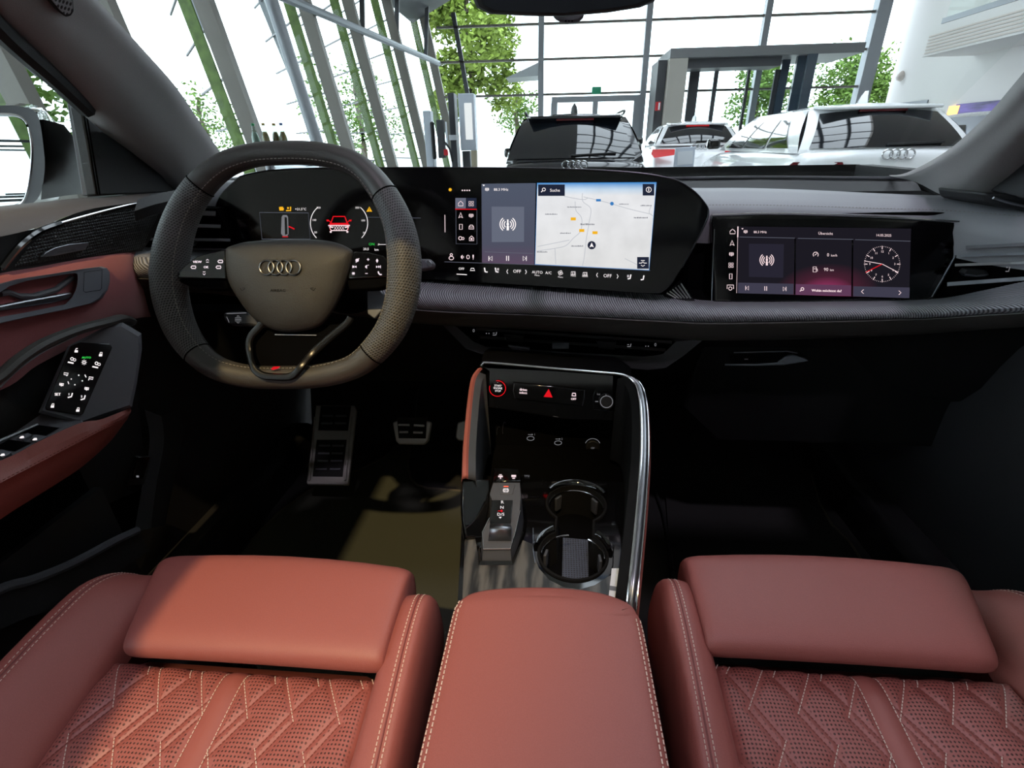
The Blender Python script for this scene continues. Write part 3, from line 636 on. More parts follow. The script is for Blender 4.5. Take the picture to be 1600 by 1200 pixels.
# roof with a glazed opening, side rails, rear shell
rb = MB()
zR = 1.25
for x0, x1, y0, y1 in ((-.62, -.45, -1.5, .44), (.45, .62, -1.5, .44), (-.45, .45, .30, .44), (-.45, .45, -1.5, -1.2), (-.45, .45, -.55, -.45)):
    rb.box(((x0 + x1) / 2, (y0 + y1) / 2, zR), (x1 - x0, y1 - y0, .05))
rb.build('headliner', 'pillar_cloth', cabin, bevel=.01)
MB().box((0, -.45, zR + .02), (.9, 1.5, .005)).build('glass_roof', 'pane', cabin)
for s in (-1, 1):
    b = MB(); b.prism([V((s * .62, -.30, 1.24)), V((s * .74, -.34, .80)), V((s * .74, -.50, .80)), V((s * .62, -.48, 1.24))], V((s * .06, 0, 0)))
    b.build('b_pillar', 'black_plain', cabin, bevel=.01)
    MB().tube(catmull([V((s * .58, .45, 1.24)), V((s * .63, .1, 1.27)), V((s * .64, -.5, 1.27)), V((s * .62, -1.5, 1.2))], 6), .035, 8).build('roof_rail', 'pillar_cloth', cabin)
    MB().box((s * .79, -.1, .02), (.12, 2.8, .16)).build('door_sill', 'black_plain', cabin, bevel=.02)
    MB().prism([V((s * .80, 1.46, -.02)), V((s * .80, .50, -.02)), V((s * .80, .55, .60)), V((s * .80, .90, .79)), V((s * .76, 1.46, .80))], V((s * .04, 0, 0))).build('kick_panel', 'black_soft', cabin)
MB().prism([V((-.8, -1.5, 0)), V((.8, -1.5, 0)), V((.78, -1.5, .8)), V((-.78, -1.5, .8))], V((0, -.05, 0))).build('rear_bulkhead', 'black_plain', cabin)
# carpet: floor rising to the bulkhead in front
MB().loft([[V((x, y, z)) for x in (-.78, -.4, -.12, .12, .4, .78)] for y, z in ((-1.5, 0), (.6, 0), (1.05, .0), (1.30, .0), (1.37, .05), (1.44, .26), (1.47, .55), (1.48, .8))]).build('carpet', 'carpet', cabin, smooth=True)
# centre tunnel
MB().loft([[V((sx * w, y, z)) for sx, z in ((-1.25, 0), (-1, .2), (-.8, .27), (.8, .27), (1, .2), (1.25, 0))] for y, w in ((-1.2, .12), (.9, .12), (1.4, .16))]).build('tunnel', 'carpet', cabin)
# black bonnet in front of the screen, well below the line of sight
MB().loft([[V((x, y, z - .04 * abs(x) ** 2)) for x in (-.85, -.5, 0, .5, .85)] for y, z in ((1.42, .74), (1.8, .71), (2.2, .64), (2.45, .5), (2.5, .2))]).build('bonnet', 'paint_black', cabin)

# ------------------------------------------------------------------ rear-view mirror
mr = thing('rearview_mirror', 'black interior rear-view mirror hanging at the top of the windscreen', 'mirror', (0, .62, .98))
sf = plane((0, .62, 1.0), (0, -1, -.1))
out = [(722, -60), (733, -15), (745, 12), (765, 22), (820, 25), (880, 26), (950, 20), (1000, 12), (1022, 3), (1034, -20), (1046, -70), (1000, -90), (760, -90)]
rows = [[sf(883 + (x - 883) * k, -30 + (y + 30) * k, o) for x, y in out] for k, o in ((.9, .012), (.97, .011), (1.0, .004), (1.0, -.012), (.9, -.03))]
MB().loft(rows, True, True).build('mirror_housing', 'black_plain', mr, ang=50)
MB().prism([sf(883 + (x - 883) * .93, -32 + (y + 30) * .93, .013) for x, y in out], V((0, .002, 0))).build('mirror_glass', 'mirror_dimmed', mr)
sp = MB(); sfb = plane((0, .80, 1.0), (0, -1, -.1))
ol = [(862, 20), (866, 30), (876, 35), (890, 36.5), (903, 35), (911, 30), (914, 20)]
sp.prism([sfb(x, y) for x, y in ol], V((0, .05, .01))); sp.build('sensor_pod', 'grey_soft', mr, bevel=.004)
g = MB()
for x in (884, 889, 894): g.p_rect(x - 1.4, 31.5, x + 1.4, 34, sfb, .001)
g.build('sensor_slots', 'black_void', mr)
MB().tube([V((0.0, .66, 1.02)), V((0.0, .78, 1.06))], .012, 8).build('mirror_stem', 'black_plain', mr)
# ------------------------------------------------------------------ dashboard
dash = thing('dashboard', 'full-width black dashboard with ribbed decor strip and soft upper pad', 'dashboard', (0, 1.2, .3))
# soft upper pad between the windscreen trough and the passenger display
cols = [-.76, -.6, -.4, -.2, 0, .15, .28, .4, .52, .62, .68, .73, .78, .82]
rows = []
for y, z0 in ((.974, .690), (.971, .722), (.974, .738), (.995, .752), (1.04, .761), (1.10, .769), (1.16, .772), (1.18, .762), (1.19, .735)):
    r = []
    for x in cols:
        e = sst(.45, .80, abs(x)); yy = y - e * .10 * sst(.98, 1.19, y) - .15 * sst(.66, .82, x) * sst(1.12, .98, y); dz = -.012 * sst(.3, .75, x) + (.03 if x < -.1 else .03 * sst(.26, -.1, x) if x < .26 else 0)
        r.append(V((x, yy, z0 + dz - (.014 * sst(.64, .72, x) if z0 < .70 else .004 * sst(.66, .74, x) if z0 < .73 else 0))))
    rows.append(r)
pad = MB().loft([catmull(r, 4) for r in rows]).build('upper_pad', 'dash_pad', dash, ang=60)
# stitched seam along the pad's rear edge
st = MB(); path = []
for px in range(1120, 1640, 10):
    p = atY(px, interp(px, [1120, 1300, 1450, 1560, 1640], [323, 325, 332, 340, 347]), .9); path.append(p)
rowz = lambda x: .7565 - .012 * sst(.3, .75, x) + (.03 * sst(.26, -.1, x) if x < .26 else 0)
path = [V((x, 1.0 - .15 * sst(.66, .82, x) * sst(1.12, .98, 1.0), rowz(x) - .003)) for x in [.25 + .01 * k for k in range(51)]]
dashes(st, path, .006, .004, .0008); st.build('pad_stitching', 'thread_grey', pad)
# dark defroster trough and the cowl lip under the windscreen
MB().loft([[V((x, y - .10 * sst(.45, .80, abs(x)), z)) for x in [-.76 + .08 * k for k in range(20)]] for y, z in ((1.17, .74), (1.20, .745), (1.27, .752), (1.30, .772), (1.33, .779), (1.38, .782), (1.42, .77))]).build('defroster_trough', 'black_soft', dash, ang=60)
MB().tube([V((x, 1.325 - .10 * sst(.45, .80, abs(x)), .781)) for x in [-.76 + .04 * k for k in range(39)]], .004, 6).build('cowl_lip', 'grey_soft', dash)
# right end cap beside the pillar
ec = MB().prism([atY(x, y, .93) for x, y in ((1540, 301), (1605, 308), (1700, 318), (1700, 342), (1600, 330), (1545, 318))], V((0, .12, 0)))
ec.build('end_cap', 'black_soft', dash, bevel=.006)
MB().tube(catmull([atY(x, y, .925) for x, y in ((1552, 309), (1575, 316), (1605, 323), (1650, 333))], 4), .0022, 6).build('end_cap_accent', 'satin_metal', dash)
# body behind the displays
MB().loft([[V((x, y, z)) for x in (-.76, -.3, .1, .3, .76)] for y, z in ((1.18, .76), (.985, .74), (.985, .60), (.93, .58))]).build('carrier', 'black_void', dash)
# ribbed decor ledge and lower dark band: columns are photo stations, rows depth steps
ST = [(205, 384, 402, 432, 448), (225, 386, 402, 434, 452), (290, 388, 405, 436, 456), (360, 392, 411, 436, 462), (500, 420, 436, 462, 486), (660, 438, 457, 483, 506), (850, 449, 467, 491, 516), (1040, 461, 477, 500, 528), (1115, 470, 482, 503, 532), (1300, 470, 483, 500, 529), (1456, 467, 478, 496, 521), (1530, 455, 474, 491, 516), (1600, 440, 470, 487, 511), (1690, 425, 462, 480, 503)]
def ledge(rowsel):
    out = []
    for i, y in rowsel:
        r = []
        for s in ST:
            py = lerp(s[int(i)], s[min(int(i) + 1, 4)], i - int(i)); e = -.06 * sst(330, 210, s[0]) - .12 * sst(1430, 1690, s[0])
            r.append(atY(s[0], py, y + e))
        out.append(catmull(r, 5))
    return out
MB().loft(ledge([(1, .945), (1.35, .918), (1.7, .885), (2, .868), (2.3, .859), (2.6, .855), (2.85, .857), (3, .862)])).build('decor_strip', 'weave_decor', dash, ang=70)
MB().loft(ledge([(3, .864), (3.06, .858), (3.12, .857), (3.4, .862), (3.8, .872), (4, .882), (4, .92)])).build('padded_band', 'black_leather', dash, ang=50)
# lower facia: knee panel, centre and glove-box side as one skin, dark
MB().loft([[V((x, y - .06 * sst(.6, .8, x), z)) for x in (-.80, -.7, -.55, -.3, -.1, .1, .3, .55, .7, .80)] for y, z in ((.90, .575), (.925, .53), (.94, .49), (.955, .44), (.98, .40), (1.03, .37), (1.12, .36), (1.36, .36))]).build('lower_facia', 'lower_black', dash)
# glove box lid with its pull recess
gl = [(1098, 536), (1300, 533), (1560, 520), (1640, 520), (1600, 640), (1500, 700), (1120, 690), (1068, 640)]
gb = MB().prism([atY(x, y, .935 + .00009 * (y - 530)) for x, y in gl], V((0, .05, 0))).build('glove_box', 'lower_black', dash, bevel=.006, fix=True)
sf = plane(atY(1190, 560, .932), (0, -1, .08))
MB().p_poly([(1140, 553), (1226, 549), (1232, 553), (1218, 566), (1142, 567)], sf, .004).build('handle_recess', 'black_void', gb)
MB().tube([sf(x, y, .006) for x, y in ((1133, 570), (1180, 570), (1225, 568), (1262, 563))], [.0015, .002, .003, .0015], 6).build('handle', 'grey_plastic', gb)
MB().prism([sf(x, y, .009) for x, y in ((1216, 567), (1228, 558), (1242, 556), (1262, 562), (1240, 568))], V((0, .01, 0))).build('handle_cheek', 'grey_plastic', gb, bevel=.001)
MB().tube([sf(x, y, .006) for x, y in ((1147, 551), (1190, 550), (1230, 549), (1246, 552))], .0012, 6).build('handle_edge', 'grey_soft', gb)
MB().p_rect(1163, 560.5, 1169, 562, sf, .005).build('keyhole_glint', 'satin_metal', gb)
# ---- air vents -----------------------------------------------------
def side_vent(px_rows, frame, knob, name_lab, dep):
    """dep(px): depth along the wrapped end of the dash"""
    P = lambda x, y, d=0: atY(x, y, dep(x) + d)
    v = MB().prism([P(x, y, .03) for x, y in frame], V((0, .03, 0))).build('air_vent', 'black_void', dash)
    tag(v, name_lab)
    for (x0, y0, x1, y1, h, mat) in px_rows:
        xs = [lerp(x0, x1, k / 4) for k in range(5)]; ys = [lerp(y0, y1, k / 4) for k in range(5)]
        MB().loft([[P(x, y, .036) for x, y in zip(xs, ys)], [P(x, y, .006) for x, y in zip(xs, ys)], [P(x, y + h, .003) for x, y in zip(xs, ys)], [P(x, y + h + .5, .034) for x, y in zip(xs, ys)]], True).build('vent_slat', mat, v, ang=30)
    kx, ky, kw = knob
    sf = plane(P(kx, ky, -.006), (0, -1, .2))
    MB().prism([sf(kx + dx * kw, ky + dy) for dx, dy in ((-1, 0), (-.7, -6), (.7, -6), (1, 0), (.75, 6), (-.75, 6))], V((0, .014, 0))).build('vent_knob', 'black_plain', v, bevel=.0015)
    MB().tube([sf(kx + dx * kw, ky + dy, .001) for dx, dy in ((-.9, 2), (0, 4), (.9, 2))], .0014, 6).build('knob_accent', 'satin_metal', v)
    return v
rdep = lambda x: .935 - .115 * sst(1470, 1700, x)
rv = side_vent([(1509, 384, 1700, 374, 5, 'grey_soft'), (1500, 398, 1700, 390, 4, 'grey_plastic'), (1492, 412, 1700, 405, 4, 'satin_metal'), (1480, 441, 1700, 425, 6, 'grey_plastic')],
               [(1512, 372), (1600, 366), (1700, 360), (1700, 442), (1600, 450), (1462, 466)], (1526, 427, 20), 'passenger side air vent with horizontal bars', rdep)
side_vent([(110, 322, 337, 330, 7, 'grey_soft'), (180, 346, 345, 351, 5, 'grey_plastic'), (200, 371, 360, 373, 4, 'grey_plastic'), (200, 386, 365, 388, 3, 'satin_metal')],
          [(170, 318), (338, 326), (370, 392), (200, 392)], (285, 380, 18), 'driver side air vent with horizontal bars', lambda x: .895)
ico = MB(); sf = plane(atY(1575, 421, rdep(1575) - .004), (0, -1, 0)); ico.p_line([(1571, 424), (1576, 424), (1578, 417)], 1.5, sf); ico.p_line([(1572, 418), (1575, 418)], 1.3, sf); ico.build('vent_symbol', 'ico_dim', rv)
# left end of the dash: pad end, lip and slim metal line near the door
MB().loft([catmull([atY(x, y, d) for x, y, d in r], 4) for r in ([(215, 312, .80), (240, 304, .84), (275, 297, .90), (305, 293, .97)], [(210, 330, .78), (240, 320, .82), (275, 312, .88), (310, 306, .96)], [(212, 345, .79), (245, 334, .83), (280, 326, .89), (312, 322, .96)])]).build('pad_end', 'black_soft', dash)
# centre vent: wide low slot with a chamfered surround
sfv = ysurf(lambda x, z: .905 + .10 * (.53 - z))
fr = [(728, 502), (800, 507), (900, 513), (1040, 525), (1052, 533), (1030, 552), (1018, 555), (880, 549), (760, 541), (742, 533)]
ol = [(676, 492), (800, 498), (900, 505), (1060, 518), (1100, 530), (1068, 556), (1040, 575), (1012, 578), (880, 566), (752, 553), (728, 545)]
sb = MB(); A = [sfv(x, y, .012) for x, y in catmull([V((x, y, 0)) for x, y in ol], 1, True) and ol]; n = len(ol)
fr2 = [(700, 499), (790, 504), (890, 511), (1036, 523), (1056, 534), (1036, 553), (1020, 556), (1005, 557), (880, 550), (760, 542), (740, 534)]
B = [sfv(x, y, .004) for x, y in fr2]; Cc = [sfv(x, y, -.03) for x, y in fr2]; D = [sfv(x, y, -.02) for x, y in ol]
sb.loft([D, A, B, Cc], True); cv = sb.build('centre_vent', 'black_soft', dash, ang=25)
MB().p_poly(fr2, sfv, -.028).build('vent_recess', 'black_void', cv)
for (x0, y0, x1, y1, mat) in ((744, 514, 1050, 535, 'black_plain'), (750, 527, 1040, 547, 'black_plain')):
    P = [(lerp(x0, x1, k / 12), lerp(y0, y1, k / 12)) for k in range(13)]
    MB().loft([[sfv(x, y - 2.2, -.012) for x, y in P], [sfv(x, y - 2.0, .001) for x, y in P], [sfv(x, y + 1.6, .0015) for x, y in P], [sfv(x, y + 1.8, -.012) for x, y in P]]).build('vent_slat', mat, cv, ang=20)
MB().p_rect(863, 536, 889, 545, sfv, .002).build('vent_plate', 'grey_plastic', cv)
for (a, b) in (((791, 524), (813, 527)), ((936, 535), (957, 537.5))):
    MB().tube([sfv(a[0], a[1], .004), sfv(b[0], b[1], .004)], .0014, 6).build('slider_accent', 'chrome', cv)
    MB().prism([sfv(x, y, .006) for x, y in ((a[0] - 4, a[1] - 2), (b[0] + 6, b[1] - 2), (b[0] + 3, b[1] + 9), (a[0] - 1, a[1] + 9))], V((0, .012, 0))).build('slider', 'black_plain', cv, bevel=.001)
ti = MB()
for x, y, s in ((740, 519, '0'), (1024, 541, '0')): ti.p_text(s, x, y, 5, sfv, off=.004)
for x, y in ((760, 521), (764, 521), (1009, 541), (1013, 541)): ti.p_dot(x, y, .9, sfv, .004, 6)
for x, y in ((773, 522), (983, 540)): ti.p_line([(x - 3, y + 1.5), (x + 2, y + 1.5), (x + 3, y - 3)], 1.2, sfv, off=.004); ti.p_line([(x - 3, y - 1.5), (x, y - 1.5)], 1.0, sfv, off=.004)
ti.build('vent_symbols', 'ico_dim', cv)
tabs = MB(); tabs.prism([sfv(x, y, .013) for x, y in ((793, 541), (828, 545), (826, 549), (805, 549))], V((0, .01, 0))); tabs.build('vent_tab', 'grey_soft', cv, bevel=.001)
# ------------------------------------------------------------------ curved driver and centre display
def yd(x, z): return .945 + .20 * (z - .72) - .045 * sst(-.15, .30, x)
sd = ysurf(yd)
disp = thing('curved_display', 'large black curved display with instrument cluster, radio tile and road map', 'display', (-.15, .95, .62))
OUT = [(366, 284), (384, 273), (450, 264), (600, 262), (720, 262), (850, 263), (940, 266), (1000, 270.5), (1035, 276), (1060, 283), (1086, 300), (1103, 320), (1107, 331), (1104, 345), (1092, 370), (1065, 418), (1048, 443), (1036, 454), (1020, 458), (940, 453), (850, 447), (690, 437), (560, 427), (440, 410), (380, 392), (360, 375), (342, 352), (335, 334), (343, 308)]
OS = [(p.x, p.y) for p in catmull([V((x, y, 0)) for x, y in OUT], 3, True)]
def grow(pts, d):
    out = []; n = len(pts)
    for i in range(n):
        a, b = pts[i - 1], pts[(i + 1) % n]; dx, dy = b[0] - a[0], b[1] - a[1]; l = math.hypot(dx, dy) or 1
        out.append((pts[i][0] + dy / l * d, pts[i][1] - dx / l * d))
    return out
rows = [[sd(x, y, 0) for x, y in OS], [sd(x, y, -.003) for x, y in grow(OS, 1.2)], [sd(x, y, -.014) for x, y in OS]]
# rear shell tapers in
rows.append([sd(*q, -.04) for q in grow(OS, -10)])
MB().loft(rows, True).build('housing', 'black_gloss', disp, ang=30)
# front glass as a gridded sheet that follows the bend
def sheet(pts, sf, off, name, mat, parent, cuts=14):
    bm = bmesh.new(); vs = [bm.verts.new((x, y, 0)) for x, y in pts]; bm.faces.new(vs)
    x0 = min(p[0] for p in pts); x1 = max(p[0] for p in pts)
    for k in range(1, cuts):
        x = lerp(x0, x1, k / cuts); bmesh.ops.bisect_plane(bm, geom=bm.verts[:] + bm.edges[:] + bm.faces[:], plane_co=(x, 0, 0), plane_no=(1, 0, 0))
    bmesh.ops.triangulate(bm, faces=bm.faces[:])
    me = bpy.data.meshes.new(name)
    for v in bm.verts: v.co = sf(v.co.x, v.co.y, off)
    bmesh.ops.recalc_face_normals(bm, faces=bm.faces)
    bm.to_mesh(me); bm.free(); me.polygons.foreach_set('use_smooth', [True] * len(me.polygons)); me.materials.append(M[mat] if isinstance(mat, str) else mat)
    o = bpy.data.objects.new(name, me); COL.objects.link(o); o.parent = parent
    if parent.get('_at'): o.matrix_parent_inverse = Matrix.Translation(-V(parent['_at']))
    return o
front = sheet(OS, sd, .0002, 'screen_glass', 'screen_glass', disp)
MB().tube([sd(x, y, .0005) for x, y in OS[2:46]], .0013, 6).build('edge_trim', 'dark_metal', disp)
# gradient screen pictures
def screen_grad(name, stops, axis, p0, p1, s=1.0, noise=0.0):
    m = bpy.data.materials.new(name); m.use_nodes = True; t = m.node_tree; t.nodes.remove(t.nodes['Principled BSDF'])
    tc = N(t, 'ShaderNodeTexCoord'); sx = N(t, 'ShaderNodeSeparateXYZ'); mr = N(t, 'ShaderNodeMapRange'); mr.inputs[1].default_value = p0; mr.inputs[2].default_value = p1
    cr = N(t, 'ShaderNodeValToRGB'); e = N(t, 'ShaderNodeEmission'); e.inputs[1].default_value = s
    while len(cr.color_ramp.elements) < len(stops): cr.color_ramp.elements.new(.5)
    for el, (p, c) in zip(cr.color_ramp.elements, stops): el.position = p; el.color = srgb(*c)
    t.links.new(tc.outputs['Object'], sx.inputs[0]); t.links.new(sx.outputs[axis], mr.inputs[0]); t.links.new(mr.outputs[0], cr.inputs[0])
    c = cr.outputs[0]
    if noise:
        nz = N(t, 'ShaderNodeTexNoise'); nz.inputs['Scale'].default_value = 22; nz.inputs['Detail'].default_value = 5; t.links.new(tc.outputs['Object'], nz.inputs['Vector'])
        r2 = N(t, 'ShaderNodeValToRGB'); r2.color_ramp.elements[0].position = .35; r2.color_ramp.elements[1].position = .6; r2.color_ramp.elements[0].color = (1 - noise,) * 3 + (1,); r2.color_ramp.elements[1].color = (1, 1, 1, 1)
        mx = N(t, 'ShaderNodeMix', data_type='RGBA', blend_type='MULTIPLY'); mx.inputs[0].default_value = 1
        t.links.new(nz.outputs['Fac'], r2.inputs[0]); t.links.new(c, mx.inputs[6]); t.links.new(r2.outputs[0], mx.inputs[7]); c = mx.outputs[2]
    t.links.new(c, e.inputs[0]); t.links.new(e.outputs[0], t.nodes['Material Output'].inputs[0]); M[name] = m
zt = sd(930, 286).z; zb = sd(930, 418).z
screen_grad('map_pic', [(0, (226, 226, 226)), (.86, (236, 237, 240)), (.93, (200, 222, 242)), (1.0, (84, 150, 214))], 2, zb, zt, 1.0, .10)
screen_grad('radio_pic', [(0, (96, 78, 100)), (.25, (82, 84, 102)), (1, (84, 92, 110))], 2, sd(795, 412).z, sd(795, 287).z, .9)
em('tile_light', (112, 116, 134), .8); em('scr_line', (120, 124, 140), .7); em('map_box', (38, 44, 64), .8); em('map_road', (196, 199, 206), .95); em('map_ink', (110, 112, 124), .9); em('map_blue', (60, 130, 200), .9); em('tile_mid', (112, 118, 136), .8)
c6 = lambda x, y: (660 + x * .2875, 240 + y * .2875)
mp = sheet([c6(624, 160), c6(1272, 156), c6(1232, 634), c6(612, 602)], sd, .0012, 'map_screen', 'map_pic', disp, 8)
MB().p_line([c6(624, 160), c6(1272, 156), c6(1232, 634), c6(612, 602)], 1.1, sd, True, .0016).build('map_frame', 'map_blue', mp)
rd = MB()
for pl in ([(875, 235), (1000, 265), (1120, 300), (1245, 330)], [(870, 215), (872, 260), (915, 300), (905, 380), (890, 470), (880, 560), (870, 610)], [(830, 260), (835, 310), (865, 350), (860, 420), (820, 460), (780, 500), (720, 515), (620, 530)], [(1245, 280), (1232, 320), (1255, 340)], [(770, 232), (870, 250), (900, 240)], [(720, 515), (725, 600)], [(1100, 570), (1180, 610)], [(800, 470), (700, 490), (625, 505)]):
    rd.p_line([(q.x, q.y) for q in catmull([V(c6(*p) + (0,)) for p in pl], 4)], 1.0, sd, off=.0016)
rd.build('map_roads', 'map_road', mp)
tx = MB(); rnd = random.Random(3)
for x, y, w, h in ((825, 291, 74, 2.2), (700, 330, 66, 2.2), (1095, 275, 52, 2.0), (1215, 283, 58, 2.2), (1185, 349, 70, 2.6), (896, 385, 74, 3.2), (778, 433, 58, 2.4), (840, 503, 62, 2.6), (650, 535, 56, 2.4)):
    x0, y0 = c6(x - w / 2, y); k = x0
    while k < c6(x + w / 2, y)[0]:
        u = rnd.uniform(.6, 1.3); hh = h * rnd.choice((.62, .62, 1)); tx.p_rect(k, y0 - hh / 2, k + u, y0 + h * .31, sd, .0017); k += u + rnd.uniform(.3, .7)
tx.build('map_names', 'map_ink', mp)
for x, y in ((820, 355), (866, 418), (938, 430)): MB().p_rect(*c6(x - 14, y - 8), *c6(x + 14, y + 8), sd, .0018).build('map_road_sign', 'ico_amber', mp)
MB().p_rect(*c6(944, 247), *c6(970, 260), sd, .0018).build('map_pin', 'map_blue', mp); MB().p_dot(*c6(1030, 272), 3, sd, .0018).build('map_pin', 'map_blue', mp)
for q in ((629, 168, 774, 230), (1197, 165, 1260, 228), (1167, 562, 1231, 626)): MB().p_rect(*c6(*q[:2]), *c6(*q[2:]), sd, .0018).build('map_button', 'map_box', mp)
MB().p_dot(*c6(920, 498), 6.5, sd, .0018, 16).build('position_marker', 'map_box', mp)
tx = MB(); tx.p_text('Suche', *c6(720, 207), 4.6, sd, off=.0022); x, y = c6(660, 195); tx.p_arc(x, y, 2.4, 2.4, 0, 360, 1, sd, 12, .0022); tx.p_line([(x - 2, y + 2), (x - 4.2, y + 4.2)], 1.2, sd, off=.0022)
x, y = c6(1230, 196); tx.p_arc(x, y, 4, 4, 0, 360, .9, sd, 14, .0022); tx.p_line([(x, y - 2.6), (x, y + 2.6)], 1.2, sd, off=.0022)
x, y = c6(920, 498); tx.p_poly([(x, y - 4.2), (x + 3.4, y + 3.4), (x, y + 1.8), (x - 3.4, y + 3.4)], sd, .0024)
x, y = c6(1198, 595); tx.p_line([(x - 6, y), (x - 2, y), (x, y - 2), (x + 2, y), (x + 6, y)], 1, sd, off=.0022); tx.p_line([(x - 3, y - 4), (x + 3, y - 4)], .9, sd, off=.0022); tx.p_line([(x - 3, y + 3), (x, y + 5), (x + 3, y + 3)], .9, sd, off=.0022)
tx.build('map_symbols', 'ico_white', mp)
# radio tile
def antenna(mb, x, y, k, sf, off):
    mb.p_line([(x, y - 5.5 * k), (x, y + 7 * k)], 1.3 * k + .5, sf, off=off); mb.p_dot(x, y - .2 * k, 1.5 * k, sf, off)
    mb.p_line([(x, y + 2 * k), (x, y + 7 * k)], 2.6 * k, sf, off=off)
    for r in (4.2, 6.6, 9.0)[:3 if k > .8 else 2]:
        mb.p_arc(x, y, r * k, r * k, -52, 52, .8 * k + .35, sf, 8, off); mb.p_arc(x, y, r * k, r * k, 128, 232, .8 * k + .35, sf, 8, off)
ra = sheet([c6(321, 164), c6(616, 160), c6(607, 604), c6(324, 592)], sd, .0012, 'radio_screen', 'radio_pic', disp, 5)
MB().p_poly([c6(376, 288), c6(553, 289), c6(552, 480), c6(377, 481)], sd, .0018).build('radio_cover', 'tile_mid', ra)
i = MB(); antenna(i, *c6(464, 384), 1.35, sd, .0024); antenna(i, *c6(351, 194), .42, sd, .0024); i.p_text('88.3 MHz', *c6(427, 202), 4.0, sd, off=.0024)
for x0, d in ((370, -1), (556, 1)):
    x, y = c6(x0, 570); i.p_line([(x - 2.6 * d, y - 3.6), (x + 1.8 * d, y), (x - 2.6 * d, y + 3.6)], .9, sd, True, .0024); i.p_line([(x + 2.6 * d, y - 3.8), (x + 2.6 * d, y + 3.8)], 1, sd, off=.0024)
x, y = c6(463, 569)
for d in (-1.6, 1.6): i.p_line([(x + d, y - 3.8), (x + d, y + 3.8)], 1.2, sd, off=.0024)
i.p_poly([c6(326, 168), c6(340, 170), c6(333, 178)], sd, .0024)
i.build('radio_symbols', 'ico_white', ra)
i = MB(); i.p_line([c6(338, 534), c6(600, 543)], .6, sd, off=.002); i.build('radio_divider', 'scr_line', ra)
# menu grid left of the radio tile
mn = MB().p_poly([c6(179, 241), c6(237, 241), c6(236, 298), c6(179, 299)], sd, .0012).build('menu_tile', 'tile_light', disp)
MB().p_line([c6(178, 302), c6(296, 303)], 1.4, sd, off=.0016).build('menu_marker', 'ico_red', mn)
MB().p_poly([c6(240, 241), c6(294, 241), c6(294, 298), c6(240, 298)], sd, .0012).build('menu_tile_dim', 'map_box', mn)
i = MB()
x, y = c6(208, 272); i.p_line([(x - 3.6, y + 3.5), (x - 3.6, y - .6), (x, y - 4), (x + 3.6, y - .6), (x + 3.6, y + 3.5)], 1, sd, True, .0018)
x, y = c6(265, 272)
for a in (-2.2, 2.2):
    for b in (-2.2, 2.2): i.p_line([(x + a - 1.4, y + b - 1.4), (x + a + 1.4, y + b - 1.4), (x + a + 1.4, y + b + 1.4), (x + a - 1.4, y + b + 1.4)], .8, sd, True, .0018)
x, y = c6(208, 336); i.p_line([(x, y - 4.5), (x + 3, y + 4), (x, y + 2), (x - 3, y + 4)], 1, sd, True, .0018)
antenna(i, *c6(265, 336), .5, sd, .0018)
x, y = c6(209, 398); i.p_line([(x - 2.2, y - 4), (x + 2.2, y - 4), (x + 2.2, y + 4), (x - 2.2, y + 4)], 1, sd, True, .0018)
x, y = c6(266, 399); i.p_line([(x - 4, y + 3), (x - 3.4, y - .5), (x - 1.8, y - 3), (x + 1.8, y - 3), (x + 3.4, y - .5), (x + 4, y + 3)], 1, sd, True, .0018); i.p_line([(x - 3.4, y), (x + 3.4, y)], .8, sd, off=.0018)
x, y = c6(206, 460); i.p_arc(x, y, 2.6, 2.6, 0, 360, 1, sd, 12, .0018); i.p_arc(x + 4, y + .4, 1.9, 1.9, 0, 360, .9, sd, 10, .0018)
x, y = c6(267, 461); i.p_line([(x - 3.4, y + 3.5), (x - 3.4, y - .6), (x, y - 4), (x + 3.4, y - .6), (x + 3.4, y + 3.5)], 1, sd, True, .0018); i.p_dot(x, y + .8, 1.6, sd, .0018)
x, y = c6(157, 560); i.p_arc(x, y - 3, 1.8, 1.8, 0, 360, 1, sd, 10, .0018); i.p_arc(x, y + 2.2, 3.6, 2.8, 0, 360, 1, sd, 12, .0018)
x, y = c6(218, 562); i.p_poly([(x - 2.5, y - 1.3), (x, y - 3.5), (x, y + 3.5), (x - 2.5, y + 1.3)], sd, .0018); i.p_line([(x + 1.6, y - 1.5), (x + 1.6, y + 1.5)], .8, sd, off=.0018)
x, y = c6(248, 562); i.p_arc(x, y, 2.2, 3, 0, 360, .9, sd, 10, .0018); x, y = c6(276, 562); i.p_line([(x, y - 3.5), (x, y + 1)], 2, sd, off=.0018); i.p_line([(x, y + 1), (x, y + 4)], .8, sd, off=.0018)
for k in range(4): i.p_dot(*c6(217 + 13 * k, 200), 1.3, sd, .0018, 6)
i.p_line([c6(122, 333), c6(123, 428)], .9, sd, off=.0018)
i.build('menu_symbols', 'ico_pinkwhite', mn)
MB().p_dot(*c6(151, 196), 2.6, sd, .0018).build('status_light', 'ico_amber', mn)
MB().p_line([c6(182, 306), c6(183, 490), c6(296, 492), c6(296, 306)], .5, sd, off=.0014).build('menu_frame', 'scr_line', mn)
MB().p_line([c6(120, 588), c6(600, 604), c6(1240, 636)], .6, sd, off=.0014).build('climate_divider', 'scr_line', mn)
